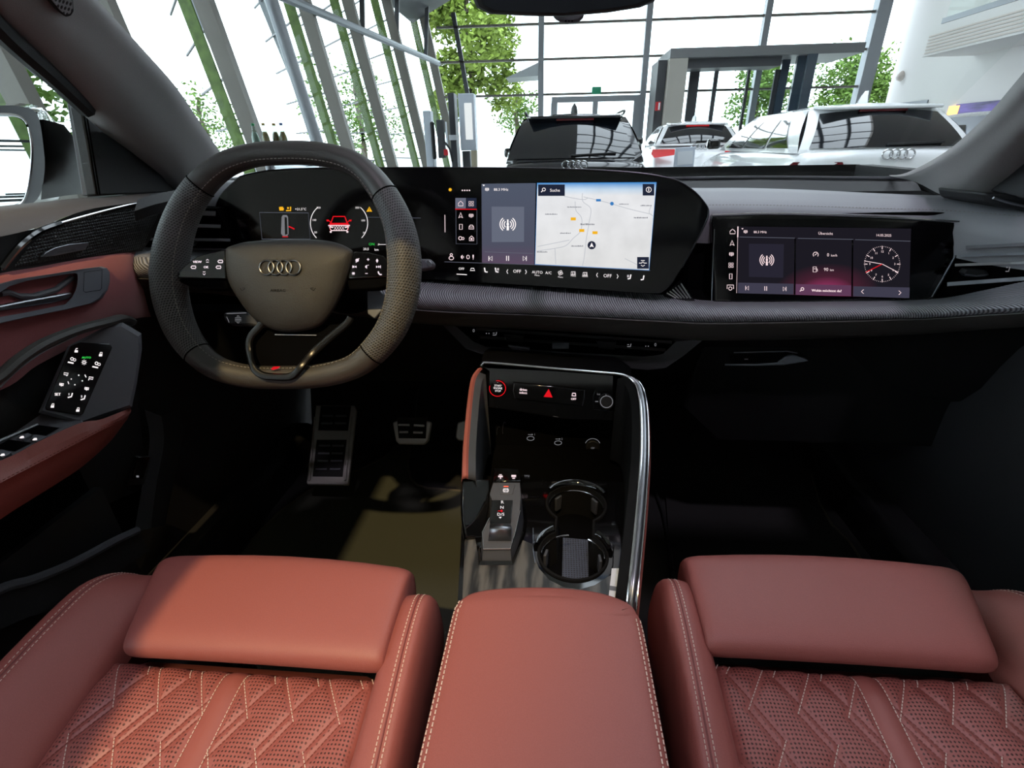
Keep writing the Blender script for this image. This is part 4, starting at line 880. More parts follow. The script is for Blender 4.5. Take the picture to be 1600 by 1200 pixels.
# climate row
cl = MB()
for s, x, y, h in (('OFF', 514, 648, 5), ('OFF', 1006, 673, 5.2), ('AUTO', 624, 652, 4.2), ('A/C', 685, 655, 4.2), ('Menu', 623, 665, 2.4), ('Menu', 750, 675, 2.4), ('MAX', 820, 668, 2.6), ('REAR', 884, 671, 2.6), ('OFF', 212, 632, 3.6)):
    cl.p_text(s, *c6(x, y), h, sd, sl=.045, off=.0014)
for x, y, d in ((461, 641, 1), (563, 643, -1), (949, 660, 1), (1061, 667, -1)):
    a, b = c6(x, y); cl.p_line([(a + 1 * d, b - 3.4), (a - .8 * d, b), (a + 1 * d, b + 3.4)], 1, sd, off=.0014)
x, y = c6(750, 648); 
for k in range(4):
    a = k * PI / 2 + .4; cl.p_arc(x + 2.1 * math.cos(a), y + 2.1 * math.sin(a), 1.6, 1.6, 0, 360, .8, sd, 8, .0014)
for x0, y0 in ((820, 650), (884, 654)):
    x, y = c6(x0, y0); cl.p_line([(x - 3.6, y + 2), (x - 3, y - 2.4), (x + 3, y - 2.4), (x + 3.6, y + 2)], .9, sd, True, .0014)
    for d in (-1.4, 1.4): cl.p_line([(x + d, y - 1.5), (x + d + .6, y), (x + d, y + 2.6)], .7, sd, off=.0014)
for x0, y0, d in ((344, 634, 1), (403, 634, 1), (1126, 671, -1), (1197, 676, -1)):
    x, y = c6(x0, y0); cl.p_line([(x - 2 * d, y - 4), (x - .8 * d, y + 2.4), (x + 3 * d, y + 2.8)], 2, sd, off=.0014)
    if x0 in (403, 1126): cl.p_line([(x + 1.6 * d, y - 3.4), (x + 1.6 * d, y + .4)], .8, sd, off=.0014); cl.p_line([(x + 3.2 * d, y - 3.4), (x + 3.2 * d, y + .4)], .8, sd, off=.0014)
x, y = c6(272, 630); cl.p_line([(x - 3.6, y + 1.6), (x - 2, y - 2), (x + 2, y - 2), (x + 3.6, y + 1.6)], 1, sd, True, .0014)
cl.p_line([c6(186, 655), c6(242, 658)], 1.2, sd, off=.0014)
cl.build('climate_controls', 'ico_white', disp)
# instrument cluster (partly behind the wheel)
q5 = lambda x, y: (220 + x * .35, 200 + y * .35)
ins = MB().p_line([q5(530, 377), q5(748, 379), q5(756, 496), q5(541, 496)], .7, sd, True, .0014).build('cluster_frame', 'scr_line', disp)
MB().p_line([q5(1010, 398), q5(1130, 400), q5(1250, 402)], .6, sd, off=.0014).build('cluster_rule', 'scr_line', ins)
for (cx, a0, a1) in ((850, 130, 225), (920, -45, 50)):
    x, y = q5(cx, 425); MB().p_arc(x, y, 32.5, 32.5, a0, a1, 1.0, sd, 16, .0014).build('cluster_dial', 'ico_white', ins)
g = MB()
for s, x, y in (('300', 793, 360), ('100', 774, 415), ('50', 780, 470), ('300', 966, 360), ('100', 992, 417), ('50', 997, 472)): g.p_text(s, *q5(x, y), 3.0, sd, off=.0014)
g.p_text('+21,5°C', *q5(713, 367), 3.6, sd, off=.0014)
g.p_text('20,5', *q5(1005, 545), 3.6, sd, off=.0014); g.p_text('km', *q5(1052, 548), 3.6, sd, off=.0014)
x, y = q5(1085, 520); g.p_line([(x - 8, y), (x + 16, y)], .8, sd, off=.0014); g.p_text('P', *q5(1062, 525), 3.2, sd, off=.0014)
g.build('cluster_figures', 'ico_white', ins)
g = MB(); x, y = q5(643, 437)
g.p_poly([(x - 5, y - 14), (x - 3, y - 17), (x + 3, y - 17), (x + 5, y - 14), (x + 6, y + 12), (x + 4, y + 16), (x - 3, y + 16), (x - 6, y + 12)], sd, .0014); g.build('cluster_car_top_view', 'ico_dim', ins)
g = MB(); g.p_poly([(x - .5, y - 14), (x + 3.2, y - 13), (x + 4.4, y + 13), (x + .2, y + 14)], sd, .0018); g.build('cluster_car_shade', 'screen_glass', ins)
g = MB(); g.p_line([(x + 6, y + 1), (x + 9, y + 2), (x + 15, y + 5)], 2.0, sd, off=.0016); g.p_line([(x - 4, y + 17), (x + 5, y + 17)], 1.2, sd, off=.0016)
x, y = q5(885, 432)
g.p_line([(x - 13, y - 2), (x - 9, y - 13), (x + 9, y - 13), (x + 13, y - 2)], 1.8, sd, off=.0016); g.p_line([(x - 17, y - 7), (x - 13, y - 4), (x - 14, y + 8)], 1.5, sd, off=.0016); g.p_line([(x + 17, y - 7), (x + 13, y - 4), (x + 14, y + 8)], 1.5, sd, off=.0016)
g.p_poly([(x - 14, y - 3), (x + 14, y - 3), (x + 17, y + 1), (x - 17, y + 1)], sd, .0016)
g.p_poly([(x - 20, y - 8), (x - 16, y - 8), (x - 15, y - 6), (x - 19, y - 5)], sd, .0016); g.p_poly([(x + 20, y - 8), (x + 16, y - 8), (x + 15, y - 6), (x + 19, y - 5)], sd, .0016)
g.build('cluster_car_red', 'ico_red', ins)
g = MB(); g.p_line([(x - 17, y + 1), (x - 12, y + 9), (x + 12, y + 9), (x + 17, y + 1)], 1.4, sd, True, .0018); g.p_line([(x - 15, y + 3), (x - 9, y + 4)], 2.2, sd, off=.002); g.p_line([(x + 15, y + 3), (x + 9, y + 4)], 2.2, sd, off=.002)
for k in (-6, -2, 2, 6): g.p_line([(x + k - 2, y + 2), (x + k + 2, y + 8)], .6, sd, off=.002); g.p_line([(x + k + 2, y + 2), (x + k - 2, y + 8)], .6, sd, off=.002)
g.p_dot(x - 13, y + 11, 1.7, sd, .0018); g.p_dot(x + 13, y + 11, 1.7, sd, .0018)
g.build('cluster_car_grille', 'ico_pinkwhite', ins)
g = MB(); x, y = q5(628, 360); g.p_poly([(x - 4, y - 2), (x - 2, y - 3), (x + 2, y - 3), (x + 4, y), (x + 3, y + 3), (x - 3, y + 3)], sd, .0014); x, y = q5(660, 360); g.p_line([(x - 4, y + 3), (x + 3, y + 3), (x + 3, y - 3)], 2, sd, off=.0014); g.p_dot(x - 1, y - 1, 1.6, sd, .0014)
x, y = q5(1020, 363); g.p_poly([(x, y - 4.5), (x + 4.6, y + 3.6), (x - 4.6, y + 3.6)], sd, .0014); g.build('warning_symbols', 'ico_amber', ins)
g = MB(); g.p_line([(x, y - 2.4), (x, y + 1)], .9, sd, off=.002); g.p_dot(x, y + 2.3, .6, sd, .002, 6); g.build('warning_mark', 'black_void', ins)
g = MB(); g.p_text('ON', *q5(1030, 524), 4, sd, off=.0014); g.build('ready_sign', 'ico_green', ins)

# ------------------------------------------------------------------ passenger display
pd = thing('passenger_display', 'black passenger display showing radio, range tile and an analogue clock', 'display', (.5, .96, .58))
c7 = lambda x, y: (1040 + x * .35, 260 + y * .35)
sp = plane((.48, .950, .66), (0, -1, .18))
PO = [(1112, 337), (1200, 334), (1300, 336), (1400, 341), (1500, 347), (1516, 350), (1518, 355), (1508, 372), (1480, 422), (1456, 464), (1446, 469), (1280, 471), (1150, 472), (1116, 472)]
MB().prism([sp(x, y, 0) for x, y in PO], V((0, .03, 0))).build('housing', 'black_gloss', pd, bevel=.0025)
gl = MB().p_poly([(1120, 342), (1300, 342), (1500, 352), (1505, 356), (1448, 463), (1440, 466), (1280, 467), (1120, 468)], sp, .0004).build('screen_glass', 'screen_glass', pd)
MB().tube([sp(x, y, .001) for x, y in catmull([V((1112, 336, 0)), V((1180, 333, 0)), V((1300, 335, 0)), V((1400, 340, 0)), V((1502, 347, 0))], 4) and [(1112, 336), (1180, 333.5), (1240, 334), (1300, 335.5), (1400, 340), (1502, 347)]], .0020, 6).build('upper_trim', 'chrome', pd)
MB().tube([sp(x, y, .001) for x, y in [(1502, 347), (1515, 349.5), (1518, 354), (1508, 373), (1482, 420), (1457, 464), (1447, 469)]], .0021, 6).build('end_trim', 'dark_metal', pd)
MB().tube([sp(x, y, .001) for x, y in ((1116, 358), (1114, 410), (1112, 470))], .0011, 6).build('edge_trim', 'satin_metal', pd)
# red glow tile picture
def pic2(name):
    m = bpy.data.materials.new(name); m.use_nodes = True; t = m.node_tree; t.nodes.remove(t.nodes['Principled BSDF'])
    tc = N(t, 'ShaderNodeTexCoord'); c = sp(*c7(715, 560)); vm = N(t, 'ShaderNodeMapping', vector_type='POINT'); vm.inputs['Location'].default_value = (-c.x * 11, -c.y * 0, -c.z * 20); vm.inputs['Scale'].default_value = (11, 0, 20)
    gr = N(t, 'ShaderNodeTexGradient', gradient_type='SPHERICAL'); cr = N(t, 'ShaderNodeValToRGB'); e = N(t, 'ShaderNodeEmission'); e.inputs[1].default_value = .9
    cr.color_ramp.elements[0].color = srgb(30, 28, 36); cr.color_ramp.elements[1].color = srgb(168, 60, 110); el = cr.color_ramp.elements.new(.45); el.color = srgb(72, 34, 50)
    t.links.new(tc.outputs['Object'], vm.inputs[0]); t.links.new(vm.outputs[0], gr.inputs[0]); t.links.new(gr.outputs[0], cr.inputs[0]); t.links.new(cr.outputs[0], e.inputs[0]); t.links.new(e.outputs[0], t.nodes['Material Output'].inputs[0]); M[name] = m
pic2('pd_pic'); em('pd_tile', (44, 42, 56), .8); em('pd_bar', (70, 68, 86), .8); em('pd_bar2', (104, 66, 96), .8)
pic = MB().p_poly([c7(325, 268), c7(1096, 278), c7(1087, 588), c7(322, 566)], sp, .0009).build('picture', 'pd_pic', pd)
MB().p_poly([c7(372, 345), c7(528, 347), c7(525, 497), c7(372, 493)], sp, .0012).build('radio_cover', 'pd_tile', pic)
for q in (((324, 519), (572, 524), (571, 572), (323, 566)), ((838, 535), (1090, 541), (1088, 588), (837, 580))): MB().p_poly([c7(*p) for p in q], sp, .0013).build('control_bar', 'pd_bar', pic)
MB().p_poly([c7(580, 525), c7(829, 531), c7(828, 579), c7(579, 573)], sp, .0013).build('search_bar', 'pd_bar2', pic)
b = MB(); b.p_line([c7(330, 315), c7(577, 320)], .7, sp, off=.0014); b.p_line([c7(590, 321), c7(838, 326)], .7, sp, off=.0014); b.p_line([c7(846, 327), c7(1093, 334)], .7, sp, off=.0014); b.build('dividers', 'scr_line', pic)
b = MB(); b.p_poly([c7(575, 322), c7(582, 322), c7(580, 572), c7(573, 572)], sp, .0014); b.p_poly([c7(831, 327), c7(838, 327), c7(836, 580), c7(829, 580)], sp, .0014); b.build('gutters', 'screen_glass', pic)
i = MB()
x, y = c7(299, 291); i.p_line([(x - 4, y + 3.4), (x - 4, y - .4), (x, y - 4), (x + 4, y - .4), (x + 4, y + 3.4)], 1, sp, True, .0012)
x, y = c7(297, 342); i.p_line([(x, y - 4), (x + 3.2, y + 4), (x, y + 2), (x - 3.2, y + 4)], 1, sp, True, .0012)
antenna(i, *c7(294, 391), .5, sp, .0012)
x, y = c7(292, 441)
for a in (-2.1, 2.1):
    for b_ in (-2.1, 2.1): i.p_line([(x + a - 1.4, y + b_ - 1.4), (x + a + 1.4, y + b_ - 1.4), (x + a + 1.4, y + b_ + 1.4), (x + a - 1.4, y + b_ + 1.4)], .8, sp, True, .0012)
x, y = c7(291, 491); i.p_line([(x - 2, y - 4), (x + 2, y - 4), (x + 2, y + 4), (x - 2, y + 4)], 1, sp, True, .0012)
x, y = c7(289, 541); i.p_line([(x - 5, y + 2), (x - 5, y - 4), (x + 5, y - 4), (x + 5, y + 2)], 1, sp, off=.0012); i.p_arc(x, y + 1.5, 2.6, 2.6, 0, 360, .9, sp, 10, .0012)
i.p_line([c7(323, 268), c7(322, 316)], 1.6, sp, off=.0012); i.p_line([c7(322, 316), c7(317, 566)], .5, sp, off=.0012)
i.build('menu_symbols', 'ico_pinkwhite', pic); i = MB(); antenna(i, *c7(452, 418), 1.2, sp, .0018); i.build('radio_symbol', 'ico_pinkwhite', pic); i = MB(); antenna(i, *c7(357, 291), .42, sp, .0018); i.p_text('88.3 MHz', *c7(422, 298), 3.6, sp, off=.0018); i.p_poly([c7(338, 276), c7(348, 276), c7(343, 282)], sp, .0018)
i.p_text('Übersicht', *c7(714, 305), 4, sp, sl=.02, off=.0018); i.p_text('14.05.2025', *c7(973, 313), 3.8, sp, sl=.02, off=.0018)
i.build('header_print', 'ico_pinkwhite', pic); i = MB(); i.p_text('0', *c7(725, 402), 5, sp, off=.0018); i.p_text('km/h', *c7(752, 402), 3.4, sp, off=.0018); i.p_text('90', *c7(716, 467), 5, sp, off=.0018); i.p_text('km', *c7(742, 467), 3.4, sp, off=.0018)
x, y = c7(670, 394); i.p_arc(x, y, 4, 4, -40, 220, 1, sp, 12, .0018); i.p_line([(x - 1.4, y + 1), (x + 1.8, y - 2)], 1, sp, off=.0018)
x, y = c7(667, 460); i.p_line([(x - 3, y + 4), (x - 3, y - 4), (x + 2, y - 4), (x + 2, y + 4)], 1, sp, True, .0018); i.p_line([(x - 1.6, y - 1), (x + .8, y - 1)], 1, sp, off=.0018); i.p_line([(x + 2, y - 2), (x + 3.8, y), (x + 3.8, y + 3)], .8, sp, off=.0018)
i.build('trip_figures', 'ico_pinkwhite', pic); i = MB(); i.p_text('Wohin möchtest du?', *c7(718, 560), 3.8, sp, sl=.02, off=.0018, bold=.5)
x, y = c7(609, 549); i.p_arc(x + .6, y - .6, 2.2, 2.2, 0, 360, 1.2, sp, 10, .0018); i.p_line([(x - 1, y + 1), (x - 3.4, y + 3)], 1.4, sp, off=.0018)
i.build('search_print', 'ico_pinkwhite', pic); i = MB()
for x0, y0, d in ((364, 543, -1), (531, 547, 1)):
    x, y = c7(x0, y0); i.p_line([(x - 2.2 * d, y - 3.2), (x + 1.6 * d, y), (x - 2.2 * d, y + 3.2)], .9, sp, True, .0018); i.p_line([(x + 2.4 * d, y - 3.4), (x + 2.4 * d, y + 3.4)], .9, sp, off=.0018)
x, y = c7(447, 545)
for d in (-1.5, 1.5): i.p_line([(x + d, y - 3.4), (x + d, y + 3.4)], 1.1, sp, off=.0018)
for x0, y0, d in ((879, 559, 1), (1046, 564, -1)):
    x, y = c7(x0, y0); i.p_line([(x + 1.8 * d, y - 3.2), (x - 1.8 * d, y), (x + 1.8 * d, y + 3.2)], 1, sp, off=.0018)
i.build('control_symbols', 'ico_pinkwhite', pic)
ck = MB(); x, y = c7(967, 436)
for k in range(60):
    a = k * PI / 30; r0, r1 = (23, 28.5) if k % 5 == 0 else (26.8, 28.2)
    ck.p_line([(x + r0 * math.sin(a), y - r0 * math.cos(a)), (x + r1 * math.sin(a), y - r1 * math.cos(a))], 1.1 if k % 5 == 0 else .5, sp, off=.0018)
for k in range(1, 13): a = k * PI / 6; ck.p_text(str(k), x + 19.5 * math.sin(a), y - 19.5 * math.cos(a) + 1.5, 3.2, sp, off=.0018)
ck.p_line([(x, y), (x + 25, y + 13)], .9, sp, off=.002); ck.p_line([(x, y), (x - 28, y - 5)], .9, sp, off=.002)
ck.build('clock_dial', 'ico_pinkwhite', pic)
MB().p_line([(x, y), (x - 26, y + 13)], 1.3, sp, off=.0022).build('clock_second_hand', 'ico_red', pic)
# ribbed bright metal speaker strip in the gap between the two displays
gp = thing('ribbed_trim', 'bright ribbed metal trim in the gap below the curved display', 'trim', (.25, .96, .58))
sg = plane((.22, .925, .63), (-.3, -1, .1))
for k in range(6):
    MB().tube([sg(1042 + k * 4.4, 458 - k * 3.0), sg(1056 + k * 4.6, 466)], .0016, 6).build('rib', 'chrome', gp)
MB().p_poly([(1036, 462), (1062, 438), (1086, 470), (1050, 470)], sg, -.004).build('backing', 'black_gloss', gp)
# ------------------------------------------------------------------ steering wheel
TW = math.radians(24); WN = V((0, -math.cos(TW), math.sin(TW)))
WC = atY(447, 418, .68)
sw = plane(WC, WN)
wheel = thing('steering_wheel', 'black leather steering wheel with perforated grips, flattened at top and bottom', 'steering wheel', tuple(WC))
RC = [(444, 239), (495, 240.5), (540, 250), (573, 270), (601, 305), (621, 346), (630, 385), (632, 425), (627, 470), (611, 514), (580, 553), (548, 575), (500, 587), (444, 590), (388, 588), (342, 576), (309, 552), (283, 515), (268, 470), (264, 430), (270, 385), (286, 335), (313, 291), (350, 259), (395, 243)]
NS = 8
RP_ = catmull([sw(x, y) for x, y in RC], NS, True); NR = len(RP_)
RAD = [.0155, .0155, .0155, .0165, .0185, .0205, .0225, .0230, .0220, .0205, .0185, .017, .0165, .0165, .0165, .017, .0185, .0205, .0220, .0230, .0225, .0205, .0185, .0165, .0155]
def rim_rad(i): k = i / NS; a = RAD[int(k) % 25]; b = RAD[(int(k) + 1) % 25]; return lerp(a, b, k - int(k))
def rim_ring(i, grow_=0.0, seg=20):
    p = RP_[i % NR]; d = (RP_[(i + 1) % NR] - RP_[(i - 1) % NR]).normalized(); x = d.cross(WN).normalized(); r = rim_rad(i % NR) + grow_
    return [p + x * (math.cos(2 * PI * k / seg) * r) + WN * (math.sin(2 * PI * k / seg) * r * 1.08) for k in range(seg + 1)]
def rim_part(name, i0, i1, mat, g=0.0, uv=False):
    idx = list(range(i0, i1 + 1)); rows = [rim_ring(i0, g - .0012)] + [rim_ring(i, g) for i in idx] + [rim_ring(i1, g - .0012)]
    o = MB().loft(rows).build(name, mat, wheel, ang=60)
    if uv:
        me = o.data; ul = me.uv_layers.new(name='UVMap'); n = 21; L = [0.0]
        for a, b in zip(rows[:-1], rows[1:]): L.append(L[-1] + max(1e-4, (RP_[0] - RP_[0]).length + sum(((q - p).length for p, q in zip(a, b))) / n))
        for lp in me.loops:
            r, c = divmod(lp.vertex_index, n); ul.data[lp.index].uv = (L[r] / .0036 + c * .0, c * 36 / 20 + L[r] / .0072)
    return o
rim_part('upper_rim', 22 * NS - NR, 4 * NS, 'black_leather')
rim_part('grip', 4 * NS, 10 * NS, 'grip_perf', .0004, True)
rim_part('lower_rim', 10 * NS, 16 * NS, 'black_leather')
rim_part('grip', 16 * NS, 22 * NS, 'grip_perf', .0004, True)
for k in (4, 10, 16, 22): MB().tube(rim_ring(k * NS, .0006)[:-1], .0009, 5, True, up=(.3, .5, .8)).build('rim_seam', 'black_void', wheel)
# inner stitching all round
st = MB(); path = []
for i in range(0, NR + 1):
    p = RP_[i % NR]; d = (RP_[(i + 1) % NR] - RP_[(i - 1) % NR]).normalized(); x = d.cross(WN).normalized()
    if (p + x).__sub__(WC).length > (p - x - WC).length: x = -x
    r = rim_rad(i % NR); path.append(p + x * r * .80 + WN * r * .70)
dashes(st, path, .0055, .0036, .0007, up=WN, lift=.0004); st.build('rim_stitching', 'thread_grey', wheel)
# airbag cover: domed
AO = [(353, 389), (362, 384), (388, 377.5), (444, 374), (500, 375), (528, 380), (546, 388), (552, 395), (550, 412), (540, 446), (528, 472), (512, 498), (492, 513), (450, 519), (418, 512), (392, 493), (371, 465), (357, 440), (352, 415), (351.5, 400)]
AS = [(p.x, p.y) for p in catmull([V((x, y, 0)) for x, y in AO], 3, True)]
acx, acy = 449, 438
def ar(k, o): return [sw(acx + (x - acx) * k, acy + (y - acy) * k, o) for x, y in AS]
rows = [ar(1.0, -.03), ar(1.0, .006), ar(.985, .011), ar(.95, .0145), ar(.86, .019), ar(.7, .0235), ar(.5, .0265), ar(.25, .028), ar(.02, .0285)]
ab = MB().loft(rows, True, True).build('airbag_cover', 'airbag_skin', wheel, ang=40)
def dome(px, py, off=0.0):
    # height of the cover under this photo point
    k = 0
    for i in range(len(AS)):
        a = AS[i]; b = AS[(i + 1) % len(AS)]
        den = (px - acx) * (b[1] - a[1]) - (py - acy) * (b[0] - a[0])
        if abs(den) < 1e-9: continue
        t = ((a[0] - acx) * (b[1] - a[1]) - (a[1] - acy) * (b[0] - a[0])) / den; s_ = ((a[0] - acx) * (py - acy) - (a[1] - acy) * (px - acx)) / den
        if t > 0 and -.001 <= s_ <= 1.001: k = 1 / t
    return sw(px, py, interp(k, [.02, .25, .5, .7, .86, .95, 1], [.0285, .028, .0265, .0235, .019, .0145, .011]) + off)
# four linked rings emblem in a shallow dark plate
def ring_pts(cx, cy, rx, ry, o, n=28): return [dome(cx + rx * math.cos(2 * PI * k / n), cy + ry * math.sin(2 * PI * k / n), o) for k in range(n)]
pl_ = [(p.x, p.y) for p in catmull([V((x, y, 0)) for x, y in ((403, 418), (407, 408), (416, 404), (430, 406), (444, 406), (458, 404), (467, 408), (472, 418), (467, 428), (458, 432), (444, 430), (430, 430), (416, 432), (407, 428))], 3, True)]
MB().p_poly(pl_, dome, .0006).build('emblem_plate', 'black_plain', ab)
for k in range(4): MB().tube(ring_pts(417 + 13.8 * k, 418, 11.2, 11.2, .0016), .00115, 8, True, up=WN).build('emblem_ring', 'emblem_metal', ab)
l = MB(); l.p_text('AIRBAG', 434, 456, 4.2, dome, off=.0007, wide=1.15)
for x, d in ((378, 1), (490, -1)): l.p_line([(x - 3 * d, y) if False else (x - 3 * d, 450), (x, 454), (x + 5 * d, 451)], .8, dome, off=.0007); l.p_line([(x, 450), (x + 5 * d, 450)], .7, dome, off=.0007)
l.build('airbag_lettering', 'black_void', ab)
# spoke control pods
em('pod_ico', (255, 236, 244), 1.0)
def pod(front, lip, name_):
    p = MB().prism([sw(x, y, .010) for x, y in front], -WN * .022).build('control_pod', 'black_gloss', wheel, bevel=.0016)
    tag(p, name_)
    MB().prism([sw(x, y, .007) for x, y in lip], -WN * .02).build('pod_lip', 'black_void', p, bevel=.002)
    return p
spd = lambda px, py, off=0: sw(px, py, .0102 + off)
pl = pod([(267, 434), (274, 428), (292, 412), (308, 400), (352, 389), (353, 434), (353, 436)], [(270, 435), (353, 437), (356, 451), (330, 452), (296, 448)], 'driver thumb pad with view and menu keys')
g = MB(); v = lambda x, y: (260 + x * .2375, 380 + y * .2375)
g.p_text('VIEW', *v(202, 130), 3.6, spd, wide=1.1, bold=.5); g.p_text('OK', *v(260, 165), 3.6, spd, bold=.5)
x, y = v(270, 118); g.p_line([(x - 2, y - 1), (x, y - 3), (x + 2, y - 1)], 1, spd); g.p_line([(x - 2, y + 1.6), (x + 2, y + 1.6)], 1, spd)
x, y = v(248, 197); g.p_line([(x - 2, y + .6), (x, y + 2.8), (x + 2, y + .6)], 1, spd); g.p_line([(x - 2, y - 2), (x + 2, y - 2)], 1, spd)
for a, b in ((355, 120), (178, 158), (343, 158)):
    x, y = v(a, b); g.p_line([(x - 4, y), (x - 2.4, y - 2), (x + 3, y - 2), (x + 3.6, y), (x + 3, y + 2), (x - 2.4, y + 2)], 1.4, spd, True)
g.build('pod_symbols', 'pod_ico', pl)
k_ = MB(); k_.p_line([v(65, 212), v(100, 176), v(205, 182)], .6, spd); k_.build('pod_key_gaps', 'dark_metal', pl)
pr = pod([(552, 393), (575, 394), (600, 400), (606, 408), (617, 425), (615, 432), (541, 436)], [(541, 436.5), (615, 433), (609, 445), (590, 451), (545, 453)], 'driver thumb pad with media and telephone keys')
g = MB()
x, y = v(1255, 112); g.p_dot(x, y, 2.6, spd); g.p_line([(x - 2, y + 3.4), (x + 3, y - 3)], 1.2, spd)
x, y = v(1327, 107); g.p_line([(x - 2, y), (x + 2, y)], 1, spd); g.p_line([(x, y - 2), (x, y + 2)], 1, spd)
x, y = v(1386, 115); g.p_poly([(x, y - 3.4), (x + 2, y), (x, y + 3.4), (x - 2, y)], spd)
for a, d in ((1240, -1), (1394, 1)):
    x, y = v(a, 155)
    for o in (-2.2, 1.2): g.p_poly([(x + o * 1 - 1.2 * d, y - 2), (x + o + 1.6 * d, y), (x + o - 1.2 * d, y + 2)], spd)
    g.p_line([(x + 3.4 * d, y - 2.2), (x + 3.4 * d, y + 2.2)], 1, spd)
x, y = v(1318, 155); g.p_poly([(x - 2.4, y - 1.2), (x + .4, y - 3), (x + .4, y + 3), (x - 2.4, y + 1.2)], spd); g.p_line([(x + 1.6, y - 2), (x + 3, y - 3)], .9, spd)
x, y = v(1230, 199); g.p_line([(x - 2.4, y), (x + 2.4, y)], 1.1, spd); g.p_line([(x - 1.4, y - 2), (x + 1.4, y + 2)], 1.1, spd); g.p_line([(x + 1.4, y - 2), (x - 1.4, y + 2)], 1.1, spd)
x, y = v(1316, 199); g.p_line([(x - 2, y), (x + 2, y)], 1, spd)
x, y = v(1404, 196); g.p_line([(x - 2.6, y - 2.6), (x - 1.6, y + .8), (x + .8, y + 2.6), (x + 3, y + 2.2)], 2, spd)
g.build('pod_symbols', 'pod_ico', pr)
# lower spoke: bright U-shaped trim around a gloss plate
UT = catmull([sw(x, y, .008 + .014 * sst(545, 575, y)) for x, y in ((414, 500), (404, 512), (393, 524), (389, 536), (390, 552), (394, 570), (400, 580), (412, 587), (430, 589), (450, 589), (461, 584), (472, 571), (488, 552), (512, 530), (541, 506), (548, 496))], 4)
MB().tube(UT, .0052, 8, flat=.7, up=WN).build('spoke_trim', 'spoke_metal', wheel)
lp = MB().prism([sw(x, y, .000) for x, y in ((404, 513), (541, 506), (512, 530), (474, 570), (460, 583), (430, 588), (412, 586), (398, 576), (391, 545))], -WN * .012).build('spoke_plate', 'black_void', wheel)
MB().tube([sw(430, 523, .002), sw(495, 524, .002)], .0012, 6).build('plate_accent', 'satin_metal', lp)
MB().p_poly([(423, 577), (427, 573), (438, 572.5), (434, 576), (427, 578)], lambda a, b, o=0: sw(a, b, .019), 0).build('badge', 'ico_red', lp)
# column, paddles behind the wheel
MB().loft([[WC + V((0, 0, 0)) + WN * o + V((math.cos(2 * PI * k / 20) * rx, 0, 0)) + V((0, math.sin(TW), math.cos(TW))) * (math.sin(2 * PI * k / 20) * rz) for k in range(20)] for o, rx, rz in ((-.03, .060, .040), (-.06, .055, .038), (-.10, .055, .038), (-.22, .06, .04))], True, True).build('column_shroud', 'black_void', wheel)
for pts, lab in (([(573, 455), (592, 452), (600, 460), (596, 486), (585, 498), (574, 490)], 'r'),):
    MB().prism([sw(x, y, -.035) for x, y in pts], -WN * .006).build('shift_paddle', 'grey_plastic' if lab == 'r' else 'black_plain', wheel, bevel=.0015)
# stalks behind the wheel
s1 = thing('cruise_control_stalk', 'short black cruise control stalk low behind the steering wheel, driver door side', 'stalk', tuple(sw(385, 500, -.06)))
so = [(347, 489), (352, 487.5), (375, 486), (400, 490), (408, 494), (408, 512), (390, 509), (360, 508), (350, 502)]
a_ = MB().prism([sw(x, y, -.05) for x, y in so], -WN * .022).build('lever', 'console_grey', s1, bevel=.004)
MB().bar(sw(404, 501, -.062), sw(440, 480, -.085), .014, .014).build('stem', 'black_plain', s1)
g = MB(); ss = lambda x, y, o=0: sw(x, y, -.0495)
x, y = 372, 499; g.p_line([(x - 5, y), (x + 5, y)], .9, ss); g.p_line([(x - 2, y - 4), (x, y - 6), (x + 2, y - 4)], .8, ss); g.p_line([(x - 2, y + 4), (x, y + 6), (x + 2, y + 4)], .8, ss); g.p_line([(x - 5, y - 2.4), (x + 5, y - 2.4)], .7, ss); g.p_line([(x - 5, y + 2.4), (x + 5, y + 2.4)], .7, ss)
g.p_line([(354, 495), (356, 499), (358, 504)], .8, ss); g.p_line([(354, 490), (385, 489)], 1.0, ss); g.build('stalk_symbols', 'ico_dim', s1)
s2 = thing('wiper_stalk', 'grey-tipped wiper stalk reaching out behind the steering wheel towards the centre display', 'stalk', tuple(sw(665, 412, -.05)))
MB().prism([sw(x, y, -.045) for x, y in ((640, 410), (658, 404), (672, 404), (679, 411), (677, 419), (660, 422), (640, 418))], -WN * .012).build('lever', 'grey_soft', s2, bevel=.003)
MB().bar(sw(645, 414, -.052), sw(540, 430, -.09), .014, .012).build('stem', 'black_plain', s2)
MB().prism([sw(x, y, -.0445) for x, y in ((664, 406.5), (671, 406.5), (676, 412), (674, 417), (668, 416))], -WN * .003).build('tip_button', 'satin_metal', s2, bevel=.001)
# ------------------------------------------------------------------ driver's door
door = thing('driver_door', 'driver door panel in black and dark red suede with lit keypad', 'door', (-.74, .3, .1))
d9 = lambda x, y: (x * .20833, 290 + y * .20833)   # photo stations read from a close look
def drow(pts, n=6): return catmull([atX(x, y, X) for x, y, X in pts], n)
# window sill cap
MB().loft([drow([(-420, 372, -.77), (-200, 345, -.77), (0, 322, -.775), (80, 314, -.775), (160, 306, -.775), (282, 296, -.775)]),
           drow([(-420, 380, -.735), (-200, 352, -.735), (0, 329, -.735), (80, 319, -.735), (160, 309.5, -.735), (285, 298, -.735)]),
           drow([(-420, 400, -.712), (-200, 372, -.712), (0, 347, -.712), (80, 332, -.712), (160, 318, -.712), (287, 303, -.712)]),
           drow([(-420, 440, -.706), (-200, 405, -.706), (0, 370, -.706), (70, 352, -.706), (150, 325, -.706), (288, 308, -.706)])]).build('sill_cap', 'black_pad', door, ang=70)
